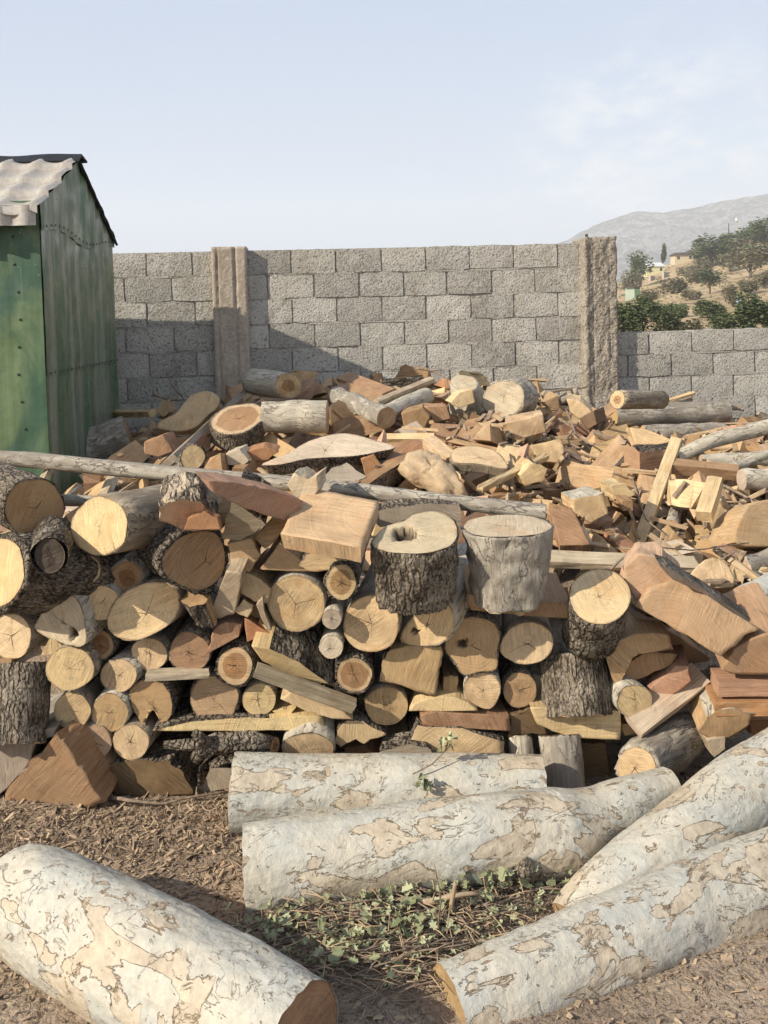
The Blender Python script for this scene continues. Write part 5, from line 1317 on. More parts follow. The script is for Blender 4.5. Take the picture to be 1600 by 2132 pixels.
# kind, size in percent, place in millimetres, turn (quaternion in percent) of each settled piece
HEAP = [
4,103,342,5927,741,39,-15,56,-71,4,82,2128,6966,474,4,-76,-63,14,15,118,-1257,4266,504,66,12,-9,-74,6,99,1749,5830,559,25,78,-35,44,9,119,-1366,7165,805,96,10,-17,-16,10,89,-2080,6877,513,2,2,-100,-6,
8,88,2517,5714,537,56,53,-45,45,10,82,690,6034,698,13,-10,4,-98,0,74,2302,7427,506,77,20,41,-43,5,79,1789,4759,531,91,23,5,33,5,71,1773,6979,553,31,-68,-56,-34,3,76,1292,4218,469,15,-50,0,85,10,60,1527,3995,437,7,-97,-23,-1,
16,96,1207,6460,656,14,66,58,-44,4,95,1646,4535,487,81,-12,-46,-34,10,74,772,4482,502,5,-52,-85,3,0,62,-1301,3688,365,23,-74,61,16,5,101,242,6206,730,2,-88,24,-41,9,57,1742,3799,431,56,-4,-7,82,13,83,1853,4895,456,3,-79,-4,61,
15,69,1381,5343,542,25,16,-95,-8,14,65,2343,6794,455,21,75,28,-55,13,86,672,4799,551,10,79,-30,53,10,79,1730,5124,494,3,-40,91,6,10,74,1044,3723,418,8,21,96,15,3,89,-752,5857,683,8,-78,-61,-10,3,81,181,6709,809,70,-63,32,11,
14,92,2184,5392,516,31,19,16,-92,7,105,-504,6291,763,74,20,-18,61,4,99,2521,6932,517,3,-89,-11,-44,12,88,-1484,6814,678,2,-87,47,-10,5,87,1066,4223,490,98,6,8,-18,4,99,1078,7015,756,16,93,-24,-20,13,95,2253,6163,475,34,62,53,-46,
8,92,1147,4794,530,1,-65,7,76,9,76,2476,5270,546,24,7,10,-96,8,79,1528,4515,461,64,3,76,3,13,99,108,5132,582,6,87,-10,48,4,107,-1358,6679,709,18,-70,69,2,4,115,543,6698,800,17,-9,-97,-16,13,82,2021,5658,505,47,55,59,-34,
10,99,1527,7450,608,10,94,-31,-12,5,116,-1620,5764,553,27,-85,25,36,12,76,593,6076,712,61,5,-78,-1,15,84,1665,4946,536,43,-7,90,-4,13,58,823,4161,490,8,81,34,-46,1,52,1151,3620,413,44,56,45,-54,6,84,-2048,7440,582,51,-8,-5,85,
5,87,-1671,6429,580,7,83,-33,44,0,61,-1453,4221,406,17,61,77,8,16,100,3258,7276,463,68,-10,9,-72,7,102,-899,6335,755,1,-90,-44,-1,12,90,1017,6671,714,20,-82,-53,3,15,92,2076,7279,551,49,-85,2,19,16,54,1630,3751,432,43,-33,-38,75,
10,118,577,4286,499,10,-76,63,9,13,81,1616,6082,513,99,0,1,-9,3,67,1050,6434,704,74,-42,-22,-48,12,72,2112,6107,490,17,2,0,-98,1,107,-930,7259,861,55,-44,-27,-65,0,77,1360,5149,532,7,-91,15,37,5,87,-1549,3929,383,53,-37,75,12,
6,98,-40,5310,644,54,47,-66,22,8,87,-1642,4121,368,4,-58,81,0,0,77,209,5118,613,4,-88,-45,9,13,75,-379,3508,344,34,53,-76,19,4,84,2820,6814,461,9,-97,-23,-3,6,84,-900,4094,478,90,3,3,42,7,70,2033,7365,510,48,-48,54,49,
15,84,2124,4912,510,88,10,-8,-45,15,89,351,6853,813,3,-97,-11,-20,6,119,-1359,4511,498,91,2,-4,41,4,77,-234,5699,644,6,22,97,8,3,70,2608,6196,534,56,-5,82,-6,14,85,635,7316,849,34,10,93,3,5,72,-1007,3850,462,20,66,-64,32,
16,101,1345,4775,511,99,-2,-2,10,5,82,2780,6001,525,78,-9,0,-62,16,68,2172,6614,462,77,-7,-5,-64,5,91,341,4552,548,49,-51,64,29,5,85,1838,5517,532,35,-47,-79,-14,10,94,800,6918,775,5,61,-78,-15,6,81,1448,6988,630,69,-32,-61,-22,
8,114,340,6082,736,7,-14,-5,98,10,87,-1600,4686,430,15,28,95,0,12,81,2992,7346,489,20,-8,6,97,7,77,1394,4202,470,61,-7,-77,-16,0,79,1009,4526,524,82,-13,47,29,0,96,513,7113,827,1,-66,75,1,3,76,-1927,6268,492,2,22,96,15,
5,88,1005,5424,611,35,-65,-58,-35,12,89,-1846,5181,402,7,-75,-14,-64,15,79,658,5027,593,13,-7,-8,98,5,100,-477,5237,614,4,-91,-3,-41,13,74,2039,5802,507,15,79,-41,43,14,99,-1529,6510,637,10,-33,2,-94,
9,79,2389,6005,530,32,43,-79,30,3,100,-914,5039,616,69,-22,36,59,8,116,-1693,5493,548,54,-52,47,-46,11,98,1278,4943,541,20,92,32,12,13,79,1635,5922,525,77,-6,-5,-63,15,108,-817,7380,870,93,12,3,-35,11,70,1071,3971,443,3,58,-81,-2,
13,88,966,7647,781,44,-9,4,-89,12,89,-2033,5445,394,28,-73,-26,-56,13,73,2210,4739,472,50,18,85,-4,6,99,-186,5815,686,32,66,-58,36,5,93,1381,4550,547,62,-6,-1,78,6,97,-1869,6441,561,12,-91,39,2,0,76,1319,5511,571,32,-44,24,80,
10,101,2310,5528,527,26,3,6,-96,6,82,2325,5172,516,4,-84,-52,-16,4,104,-383,4969,596,6,-97,-24,5,5,102,-456,5792,704,20,-82,-39,-36,6,73,1207,4265,473,4,83,-27,48,1,83,2043,4992,485,6,46,88,6,12,95,1211,7112,679,21,-2,10,97,
15,75,1946,7469,528,2,-7,8,-99,3,81,1754,4665,503,76,-13,53,36,4,72,1527,4639,486,33,38,29,-81,5,76,1351,7158,670,39,13,-91,-2,3,99,-1705,4636,454,5,-88,44,-13,8,78,1651,4798,512,9,57,-78,-23,4,97,1550,6833,605,50,-25,34,75,
1,95,1775,6616,554,32,-37,24,84,1,77,797,3832,456,22,-47,4,85,12,72,1318,7283,651,46,12,16,-86,12,118,-765,5506,635,69,9,7,-71,7,74,1945,4058,439,48,-48,-52,-51,2,84,1804,4951,530,12,50,-20,84,13,107,-1645,7225,648,96,0,-15,23,
3,91,147,5929,689,10,2,-99,4,9,83,1912,5743,554,2,3,-4,-100,15,92,1106,5073,613,7,90,-11,41,9,94,-825,4313,535,36,-62,-58,-37,14,96,415,5186,630,68,-20,64,27,10,84,2209,6980,494,62,14,-77,0,12,73,756,6484,748,5,-94,30,-12,
16,74,2431,7612,486,6,7,-1,-99,1,93,1871,7243,539,13,68,-7,72,6,93,2337,6993,483,47,36,-79,16,13,88,1593,4715,468,37,-69,-42,-46,7,101,1688,5331,533,45,-47,-46,-60,2,93,3068,7710,516,52,-53,44,51,0,76,2517,6073,539,40,54,12,-73,
16,79,2004,6570,477,67,2,-1,74,4,97,683,5706,668,10,-98,-13,-12,9,102,1478,5111,536,15,2,3,99,13,82,-907,6554,734,29,55,74,-26,3,66,1834,4333,478,46,-37,14,79,3,114,-1529,4959,503,58,-21,-47,-63,5,88,317,6820,882,57,-44,66,21,
10,114,-1448,6842,719,1,-69,-72,-7,15,68,1803,6194,551,56,-23,-77,-16,5,87,880,7161,834,29,70,-62,18,4,119,-326,6463,806,51,-23,-42,71,6,84,-846,5651,649,55,-15,-81,-14,10,84,-317,6199,724,1,17,98,6,10,90,2291,6569,487,55,18,2,81,
11,70,2934,6820,434,0,-99,-12,1,3,87,1764,6362,554,84,-18,-44,-27,8,87,1503,6342,609,43,86,-3,-26,10,58,995,3870,440,18,-95,25,4,1,76,1199,6369,632,4,-79,-58,16,1,66,1040,3476,346,6,-36,-92,-13,13,68,601,7497,845,48,-2,-2,87,
11,95,2186,7482,502,70,22,49,-47,11,72,2308,6719,444,96,-8,-2,26,15,70,914,5163,595,60,13,-77,12,15,99,38,5090,630,49,13,86,-1,15,89,-1061,6984,840,25,-67,-28,-63,1,71,1907,4846,502,48,31,45,-69,10,71,1189,5087,529,83,3,10,-55,
15,112,-1151,5900,716,60,-13,79,5,5,67,2910,6581,473,40,-54,71,18,16,77,1541,7287,657,89,14,20,38,3,81,1837,3952,455,85,-2,-52,2,5,76,1512,7056,682,99,-12,-3,-7,2,84,194,5687,683,6,-99,-7,-3,15,78,-123,6704,795,34,4,-11,93,
6,86,-181,6079,748,33,-6,-3,94,5,84,-307,4824,609,65,-13,6,75,5,79,810,5216,593,41,10,0,90,16,72,899,4423,501,24,-64,-69,-21,8,112,-923,4452,566,45,11,10,-88,6,97,-59,4443,548,57,-7,80,16,16,77,989,6179,679,35,-30,-87,-16,
10,89,2358,6264,489,7,91,-39,-6,8,97,1623,6935,583,23,-72,-15,-64,1,93,1846,5222,540,6,63,77,-9,6,94,1818,6882,562,0,-77,63,3,13,71,1006,4081,461,81,10,8,57,4,93,2753,7047,486,9,6,99,6,16,99,2652,6560,471,29,61,70,-23,
4,68,1395,4379,486,2,50,-6,86,1,103,-1745,7224,639,12,-14,98,4,5,76,1876,6521,539,0,-29,23,-93,2,87,1564,4893,524,4,-95,11,-30,8,72,1923,7691,556,6,-88,-46,11,4,80,3405,7095,426,12,96,-20,-17,6,66,2197,6431,492,58,-7,2,81,
3,97,2190,4755,543,9,-40,-15,-90,3,83,2705,5641,550,52,-75,-14,38,16,94,2394,5781,560,16,90,-32,25,16,83,529,4089,468,60,1,-3,80,2,99,2475,7256,486,1,-95,-30,10,13,88,3227,6889,466,34,-78,36,39,16,91,1313,6896,688,25,-33,86,30,
3,67,1558,5466,532,3,49,16,-85,8,88,1290,5750,571,1,-88,48,4,1,68,2062,5269,526,75,-31,-39,-43,9,81,-955,4793,560,5,-4,-100,-1,15,85,1496,5320,595,70,59,40,-6,1,93,1756,4982,596,20,82,10,52,9,91,2402,6497,502,12,-76,38,51,
15,87,1330,5645,566,2,-87,49,3,7,73,3283,7528,482,94,2,10,-33,15,85,-277,4724,569,10,92,-35,16,13,67,1619,6227,522,9,87,-32,36,11,71,956,5983,649,20,-1,0,-98,7,103,-279,6230,816,23,20,-93,-19,12,95,1721,5926,589,4,-21,94,-25,
12,74,-909,3447,312,22,-68,-68,-17,14,85,-719,5655,670,81,23,49,-22,12,105,-172,6298,758,12,99,-2,4,13,87,970,5847,644,15,71,38,-57,3,70,-127,4070,456,25,19,95,-1,12,73,823,6154,674,45,8,20,-87,2,81,3094,6819,484,16,-30,-6,-94,
7,73,1205,4409,522,72,-12,-17,-66,12,97,-202,5574,652,0,-71,70,-8,6,87,-356,4170,536,30,-78,36,42,0,90,1413,6679,613,22,-5,-97,0,4,76,1723,6227,570,3,52,-75,40,2,69,2683,6437,471,76,-23,-51,-31,16,96,2117,7624,552,3,92,31,22,
15,83,1168,4956,555,4,-86,26,-42,14,79,130,6807,782,28,-68,54,41,6,95,3495,7673,427,60,-55,-51,-26,13,74,2798,6339,470,51,-3,0,86,6,108,-539,6720,802,7,77,10,-63,8,66,1549,6057,537,49,38,66,-41,2,91,1275,5846,601,14,87,-39,24,
13,78,2189,5231,483,7,-88,-10,-46,16,102,419,5565,663,27,-3,1,-96,2,75,2004,6330,488,10,99,-10,0,0,66,1433,4778,520,6,89,6,-44,3,86,3066,7051,483,14,-96,-23,4,12,76,785,6712,754,75,7,16,-64,1,94,787,5028,609,26,25,93,0,
1,96,2254,5905,566,58,44,17,-66,10,75,1395,7290,744,90,-2,3,-43,7,64,1319,3904,445,1,8,2,100,14,82,1228,3496,356,47,-52,-14,-70,10,79,2209,5013,518,11,93,22,-26,3,71,809,7040,803,9,-78,57,22,13,68,1072,5768,601,18,-92,-13,-30,
1,90,1123,6191,719,37,21,42,-80,2,66,370,3677,418,5,-44,-88,-19,15,103,-658,5135,618,85,8,5,-51,16,66,1732,4211,458,8,-95,-16,-24,16,95,1570,7423,679,49,50,-71,0,6,85,1612,4700,569,64,-2,70,31,13,89,-84,5586,632,100,0,0,6,
4,80,710,5821,707,15,-20,-55,79,14,98,-1888,4475,365,4,63,-75,19,4,81,-403,3459,357,22,-61,73,20,5,63,852,3489,358,23,-82,-29,-42,5,52,1595,4088,467,70,-9,8,-71,15,88,211,7083,855,51,-16,80,27,16,102,523,6200,766,45,11,88,-11,
15,73,1788,5680,530,3,-100,2,0,1,77,1453,5469,561,64,4,-76,2,16,101,1060,4654,563,0,-77,-63,6,1,73,1050,5514,616,43,39,41,-70,16,64,1156,6692,731,21,90,38,6,15,86,845,6082,700,35,-44,75,36,6,70,1564,6895,637,25,-9,-36,-89,
2,90,645,3975,475,6,-97,22,10,6,115,197,4377,539,40,-63,44,49,13,102,2171,7171,486,41,-63,49,43,13,89,2359,7231,486,13,-90,-10,-39,6,102,3175,6965,515,8,1,10,99,8,106,-1649,5145,500,68,-4,-14,72,13,104,11,6906,794,11,86,-31,39,
13,65,1636,5576,520,27,51,76,-29,12,119,-341,5986,689,4,-59,80,-3,9,60,-1586,3529,309,76,2,-7,65,10,87,-1505,6454,690,60,9,-3,79,4,72,1530,6142,571,31,-39,0,-86,8,114,354,6589,796,31,0,8,-94,8,86,1799,6477,569,1,68,64,35,
9,78,2750,6752,490,21,-85,-30,-37,1,102,-158,4727,578,79,-13,-59,-11,15,84,1357,6280,634,33,-26,-90,12,16,69,28,3524,375,40,24,88,9,7,78,3111,7238,502,6,-98,-12,14,6,80,-1612,5048,473,72,18,5,-66,4,83,2505,5497,546,11,-46,3,88,
15,77,2732,6393,525,29,55,-72,-30,9,75,-528,3520,373,9,-98,-8,-12,10,83,1648,6743,610,57,-32,15,74,8,64,2316,5368,546,51,-19,-50,-67,13,71,696,7584,844,54,22,-80,9,15,67,1622,7203,646,65,-59,-23,41,
14,70,2152,5625,572,68,14,-70,-11,5,69,1341,7380,696,78,-18,-18,-58,6,75,1128,4493,559,61,-35,-71,-1,10,95,1933,4719,529,93,10,26,-22,10,67,1096,3707,452,6,-73,-66,-14,7,68,698,6006,742,18,-11,3,-98,
2,87,2396,7017,576,75,-9,50,-42,3,83,526,5242,655,22,-74,48,40,2,69,1930,4431,475,1,-68,73,3,6,76,1682,5518,569,48,16,10,85,3,78,1046,6743,756,29,58,-3,-76,8,111,-1688,4829,448,35,68,34,-54,6,74,420,3922,466,38,-62,-53,-42,
12,89,-772,5315,621,16,-80,-58,-3,1,70,2001,6722,499,82,26,-47,17,5,93,-531,7649,856,79,3,-3,61,15,80,1687,7343,609,11,-72,37,58,1,82,1878,6346,525,7,-78,34,52,12,83,-1505,4044,436,85,-3,8,-51,15,86,-706,3691,438,67,16,-2,72,
1,91,-2111,6698,555,11,52,19,-82,2,79,1095,6050,688,38,33,37,-78,12,72,937,3952,447,12,-11,-98,-12,7,97,2937,6752,506,21,-66,2,72,6,71,1256,5214,572,51,-34,-77,-17,4,94,98,4533,517,1,-97,11,19,13,99,1625,6736,551,49,-43,-74,-16,
3,82,-1451,4749,482,13,-97,18,10,6,52,1501,3458,393,4,7,50,86,6,81,2220,5197,574,11,71,-36,60,15,82,-250,7144,831,71,0,4,70,15,60,-398,3907,456,16,-62,-75,-15,13,73,2655,7326,451,49,-47,67,28,16,68,940,3762,478,86,0,-25,-45,
5,68,1582,6749,638,75,-22,-34,-51,13,76,-286,7004,806,35,-39,-81,-26,16,78,1419,5708,625,4,-8,99,-6,0,100,1154,4937,654,42,71,55,12,5,72,2837,6164,503,32,43,80,-27,7,71,1614,5136,540,6,12,98,12,1,74,1779,7483,560,0,60,79,-8,
9,98,1975,5168,584,46,-68,-50,-26,8,75,2642,5543,537,57,29,20,-74,0,82,2211,4812,580,10,-54,-70,45,16,97,2147,7374,630,60,-25,-70,31,12,80,-558,3812,424,60,17,19,-76,2,107,-1189,6167,721,65,-38,16,64,10,75,754,6601,763,7,-95,30,5,
14,75,2819,5925,527,4,-58,-81,0,0,66,1566,4377,463,55,40,34,-64,15,93,1694,6136,601,61,-67,40,13,2,101,1190,6993,819,24,1,-97,0,16,69,2217,6737,475,98,-10,-8,-16,0,67,-1359,3856,416,38,-38,-78,-30,16,99,50,4644,586,3,-26,-96,-3,
15,56,1392,3433,359,61,-64,-35,-29,5,95,-297,5409,659,49,43,74,-13,10,94,1827,6017,581,78,-21,-21,-54,16,73,1471,3590,378,58,3,13,-80,11,86,885,4911,582,68,1,4,-73,10,101,2237,5398,589,16,27,94,-7,1,80,2072,4682,500,4,-95,-1,-29,
9,75,2091,4955,618,9,-80,-58,8,2,70,1065,5235,592,71,-23,35,56,12,88,1089,5295,571,18,71,63,-24,14,67,1075,5873,634,27,-14,94,13,7,117,517,4924,642,22,56,-46,65,2,99,2601,6406,556,16,-92,31,-15,16,88,1953,7064,519,86,-1,10,50,
4,97,2926,6276,535,65,75,8,-9,0,61,1755,4025,432,8,9,-99,-3,12,99,163,5540,641,78,3,2,62,13,113,-1322,5171,591,20,-83,-2,-51,5,89,367,7657,875,62,-5,-11,77,8,70,138,7687,845,8,-21,-97,-8,2,69,1587,4857,611,23,50,-83,7,
4,88,1392,7454,697,48,66,-34,47,1,97,2471,6797,531,2,84,52,12,15,76,1200,4054,449,1,2,3,100,7,62,403,4086,477,61,15,77,-10,5,100,138,3817,457,40,24,88,-1,16,93,1984,6469,567,32,3,91,-26,14,77,1862,7649,566,84,16,-31,42,
15,94,-1872,4597,406,39,48,-41,-67,0,67,686,4491,547,4,94,32,-4,16,99,1370,5238,642,94,6,4,32,6,69,638,4188,521,58,-49,-35,-54,8,67,2124,6318,495,59,31,67,-32,1,74,1681,6312,619,20,-28,88,-31,5,91,-334,5505,680,28,46,84,-2,
9,62,758,3885,492,5,3,99,-13,3,72,473,6021,721,27,-48,81,17,9,75,1232,6611,674,71,-9,23,-66,10,71,1763,7164,574,26,20,94,-1,16,76,1958,4298,479,10,-92,-22,30,10,96,-705,5380,648,79,-2,9,-61,5,74,1692,7054,623,24,-12,-18,-95,
8,67,1726,5068,645,26,77,-56,15,6,63,1593,3798,476,63,68,0,-37,8,97,1194,5596,588,77,26,-55,22,14,83,1631,6652,574,16,-72,55,39,7,98,2682,7481,505,6,-92,38,0,5,102,1538,5600,618,38,28,82,-31,5,96,600,4862,671,11,-32,69,-64,
8,76,701,5261,625,35,-52,42,65,4,88,2301,6933,517,50,-35,74,27,13,92,-559,5201,594,3,-98,-16,7,2,96,1545,5178,614,5,32,94,-3,13,90,-250,4427,523,10,-70,11,-69,6,75,369,6273,755,64,-29,-70,-10,8,79,1637,3582,384,99,8,-5,9,
5,111,-946,7396,926,90,-9,-20,36,13,83,356,3517,349,44,-58,55,40,5,98,-825,7546,927,49,58,-39,52,14,86,-510,7052,826,33,-4,-93,-16,16,99,969,5198,693,84,-21,-2,-50,1,89,389,5086,598,4,-94,-34,8,2,111,-862,5101,708,91,-16,-37,-6,
6,105,201,5334,635,97,6,-1,23,16,99,2932,7031,513,96,14,13,22,6,91,117,3496,465,49,71,10,49,10,77,2001,5016,536,16,67,-48,54,5,84,1478,4754,606,52,-22,80,16,15,113,237,4900,619,8,29,-95,-8,10,106,-651,6794,820,93,8,-36,2,
6,108,34,7208,870,99,3,-9,11,3,93,137,4836,631,79,-22,57,-8,9,70,828,6198,731,22,81,-52,14,14,71,1541,4994,633,42,24,-21,85,15,69,468,5301,691,30,-47,44,70,9,100,1578,5962,614,25,54,80,2,0,84,-648,5616,708,14,-90,-40,12,
6,84,879,4793,579,5,-60,-80,-5,3,89,2462,6401,523,26,88,-24,32,13,76,2649,5655,496,26,-78,35,44,1,75,1657,7010,691,12,-44,-12,-88,11,87,854,5577,647,82,12,1,56,9,67,1763,5631,600,8,83,-52,17,4,73,3033,6401,512,48,-38,-16,-77,
9,80,2127,6891,558,13,-22,94,23,1,79,842,5465,665,2,-55,30,-77,3,87,2551,5896,535,2,91,-40,11,5,76,1353,4037,449,34,34,-85,19,4,69,1312,7693,690,14,66,-68,-26,7,100,-1785,6852,613,72,1,-34,60,16,65,1742,6755,573,41,-55,38,62,
16,67,2436,7462,539,67,-32,-54,-39,4,80,-306,7289,839,0,25,-95,-18,8,78,2017,6865,518,43,29,79,-32,6,85,449,3963,522,58,27,52,-56,11,102,845,5832,687,13,12,-98,-7,5,98,963,6914,785,39,-73,-50,-26,4,51,1388,3490,335,17,-72,65,18,
1,82,2005,6635,564,10,-44,82,-35,15,64,1499,5760,562,9,-6,-99,4,4,64,852,3680,393,14,-99,6,-2,7,73,2366,5261,548,92,-31,-4,22,3,103,-2099,5637,457,78,8,-60,15,13,81,2361,5645,579,32,-68,60,27,5,64,2064,4854,575,84,4,-46,27,
15,69,2030,6015,567,66,51,45,31,7,83,3,5485,678,84,25,-4,48,2,79,-833,6627,780,1,91,-41,6,9,79,1400,7545,751,91,-30,10,28,4,103,-1571,7262,693,1,89,-45,-7,5,70,1489,3671,428,96,-4,10,24,3,73,1369,5442,618,60,24,75,-11,
4,88,-190,3629,432,13,-98,-8,-14,6,90,289,5244,716,93,6,5,-36,8,102,2673,6657,509,22,-72,57,31,5,86,-1869,7508,611,4,-16,6,98,8,117,371,6409,787,42,77,46,10,6,95,-178,7278,851,24,7,8,-96,8,81,1841,4138,441,11,-66,-74,-3,
11,93,782,6324,750,56,11,-3,-82,2,91,534,5422,655,12,-75,63,17,1,91,2672,6132,563,61,-9,-78,13,5,94,-1067,5554,664,38,41,82,-16,11,111,-2071,5942,453,7,-72,-68,-9,3,87,584,5150,632,14,-52,-82,20,12,82,-735,4595,531,13,-63,-76,-4,
7,76,1609,5852,601,83,-10,22,-50,10,98,159,5027,693,84,35,29,-28,7,82,546,6525,762,68,-24,60,33,13,106,-474,6374,746,17,70,59,-37,8,89,1438,6207,594,15,-58,13,79,4,96,2013,4518,553,61,-8,-51,60,5,81,-1190,3533,359,98,10,-11,-13,
4,100,-2117,4928,368,4,-96,14,-24,8,86,1108,5688,633,26,74,-32,54,2,83,1961,5454,554,82,15,45,-33,3,63,244,3737,431,42,-49,5,76,1,61,812,3953,533,12,98,-12,1,2,70,1302,3509,415,28,60,-13,73,9,76,1267,5948,699,3,-22,66,-72,
1,89,1582,6198,610,26,96,-7,10,5,84,271,7434,871,13,-6,-2,-99,8,73,1432,6068,574,84,-24,-44,-20,3,84,450,4679,574,84,11,50,-18,11,117,-1924,5750,477,99,4,-11,0,16,68,731,7336,854,99,4,-8,-8,16,72,-512,3703,419,29,57,76,-12,
0,103,-212,5144,615,10,18,97,10,8,72,1744,4439,472,100,3,-3,-6,8,98,2074,5759,555,34,-72,29,53,1,81,-1361,5307,563,56,-37,-36,-65,5,85,724,6755,828,30,-3,6,-95,5,88,1051,7262,877,43,67,53,-28,7,85,256,4094,519,34,67,-36,55,
9,69,2348,7598,526,57,28,-19,-74,8,68,2219,7590,481,23,94,23,0,5,81,1088,3535,458,76,20,-53,30,13,99,1869,6779,566,33,34,-32,82,6,66,716,3558,394,88,-3,-17,-44,14,89,506,4373,566,82,7,-30,47,11,103,505,7574,897,76,16,3,62,
15,65,972,4326,512,6,2,-9,99,6,87,2392,6199,545,7,88,-20,42,0,73,2456,5542,557,72,-2,68,-15,6,101,-1479,5732,573,39,-22,-84,-30,13,92,771,4636,527,18,71,46,-49,15,99,1225,6125,744,12,-82,52,20,11,102,1904,6978,628,5,77,63,-7,
0,79,2577,6125,631,15,45,4,88,5,77,-663,6561,775,26,-64,-61,-38,16,84,2027,6771,584,34,-82,-45,-11,5,100,1299,6821,731,2,-85,-51,11,7,69,3505,7453,412,9,88,-46,-7,12,99,1437,5805,659,9,94,-14,29,3,74,2607,7695,507,2,-72,69,5,
1,88,2622,7211,491,71,16,-65,20,1,82,1472,4209,552,52,8,56,64,4,74,888,7371,840,13,97,-2,-22,9,95,1941,5841,637,96,-6,26,-7,16,87,1106,5962,708,16,37,36,-84,2,104,-9,7463,893,85,14,44,-26,9,78,-779,3451,368,43,-50,58,47,
15,91,3031,6627,499,15,82,54,9,15,77,450,6243,775,20,-48,12,84,6,76,-614,6018,696,12,83,-20,50,4,118,-1140,7380,867,4,-88,45,-15,6,92,815,6454,786,36,-75,-21,-51,7,110,-1040,5197,646,54,-28,-69,-40,
13,84,1972,6144,524,50,40,42,-64,16,93,306,4015,544,53,47,68,-20,0,104,-53,5221,681,6,-10,-96,-27,16,74,-192,4252,499,4,86,-48,17,4,71,2863,6427,530,48,-53,17,-68,5,81,-623,4936,598,34,2,-94,-2,16,97,1632,6145,721,17,98,-7,-11,
11,85,1938,5025,522,64,-15,-55,-52,16,66,1703,5144,619,72,26,31,-56,16,88,-111,6507,792,8,-24,4,-96,3,79,928,3631,428,3,-42,-90,6,4,96,548,4497,588,91,-6,-34,-23,1,86,2897,7342,527,46,35,-39,72,15,88,2028,7427,614,9,-82,45,-33,
13,79,-1014,4064,460,37,-71,-48,-35,15,92,-1978,6966,573,93,8,8,34,13,99,1420,4348,510,84,-33,-43,-6,0,71,1890,4856,593,2,-36,92,-14,16,102,343,4702,591,22,23,94,-4,5,77,-708,4185,545,76,14,11,62,5,70,1637,3482,396,5,-62,-73,-27,
4,99,2160,6215,552,29,-5,94,-14,0,82,2200,6361,553,83,29,-47,8,0,76,-1836,6752,572,57,26,-53,56,1,81,-1501,5256,551,82,-5,54,16,14,97,1514,6457,610,53,-37,43,62,8,91,545,5703,672,6,-23,78,57,10,85,187,7604,879,14,87,-24,41,
6,84,434,7372,860,8,-39,91,14,1,73,1001,6292,770,3,33,46,82,10,119,581,5270,733,62,-18,0,-76,14,114,-144,6765,892,21,-30,23,90,8,100,1461,6184,732,84,48,19,-15,6,119,-357,6824,850,61,-30,60,42,7,76,1840,4518,511,58,36,18,-70,
3,69,1571,4529,614,71,-43,-42,-35,8,101,2348,6738,532,53,6,8,-84,14,88,-1160,6728,772,22,-34,-89,-20,0,59,1929,4213,443,78,-14,46,38,10,102,2638,7551,539,39,29,86,-14,3,119,979,7529,813,3,97,20,-7,
16,97,1210,4807,606,28,-74,-60,-10,5,91,843,4220,544,22,60,63,-44,14,81,2228,5049,618,22,24,-94,-4,16,78,1650,6583,614,3,51,85,-6,5,72,905,4004,494,12,6,10,-98,16,96,2026,5345,565,27,33,87,-24,14,94,-2058,7275,579,83,22,46,-20,
7,77,2246,6886,592,24,7,11,-96,15,89,-1156,5273,602,57,-12,-9,81,13,101,1434,5413,620,18,76,-41,46,6,73,-124,3507,363,28,-74,-4,61,12,101,738,5444,657,95,16,22,15,8,82,2543,6680,476,1,98,17,10,14,96,1338,7397,792,19,38,-83,36,
15,83,767,5366,692,55,28,11,-78,3,63,-55,3989,477,73,-30,39,47,9,78,1366,6556,700,39,30,87,0,4,111,-2002,6857,593,40,-24,86,23,15,87,2858,7216,526,54,-14,82,4,12,104,279,6743,799,61,16,22,-74,13,109,-108,5043,645,48,48,-73,-2,
12,87,742,5554,667,6,15,-17,97,8,78,-728,7306,866,34,15,76,54,16,98,-1793,6972,614,1,57,-78,26,9,92,97,6279,766,43,-11,88,15,3,75,2518,7629,509,6,33,-94,-6,2,71,606,4729,611,55,-6,16,81,6,94,3373,7480,507,24,-88,0,40,
13,85,-830,4831,535,54,20,80,-14,1,113,-763,4502,590,36,-34,79,36,12,73,934,4772,542,68,-39,-47,-41,2,85,3122,7428,529,79,24,-28,48,5,100,146,6452,789,11,-90,-5,-42,2,115,198,7283,926,31,-26,-5,-91,
6,73,2868,6545,514,16,-92,-35,-9,5,81,709,4808,644,24,-42,-88,0,13,79,3259,7091,446,35,-29,88,11,8,87,1125,7635,779,78,18,-59,12,3,96,2288,5072,546,66,-24,67,24,10,114,-1624,5282,545,38,-52,76,-4,1,82,2128,6351,580,32,87,29,-24,
0,71,1584,4242,481,45,-20,87,5,11,80,-503,5963,675,0,83,55,3,10,80,1900,4980,625,13,48,-86,-3,4,90,-811,6428,767,60,-49,-37,51,0,73,1487,6426,673,24,-82,46,26,8,67,633,3572,409,71,-64,-26,14,1,104,356,6708,894,56,-37,68,29,
10,75,-452,4782,594,1,-45,-18,87,8,71,2190,7241,525,97,-16,8,-17,8,65,2487,6217,539,22,-53,62,-53,16,103,-2,5742,696,26,-84,33,34,16,93,1264,5434,679,17,57,-74,32,7,66,2950,6635,568,67,32,62,-25,11,104,-1695,4990,498,38,-80,44,13,
16,97,529,5860,699,31,-65,-62,-31,8,66,1807,7588,566,65,-1,75,5,15,71,2651,6773,559,31,16,-90,-27,14,68,1050,5615,640,88,8,2,46,12,75,834,4527,528,4,-97,22,8,5,102,2249,7232,599,54,-12,-82,13,15,75,-2108,5795,449,22,70,-41,54,
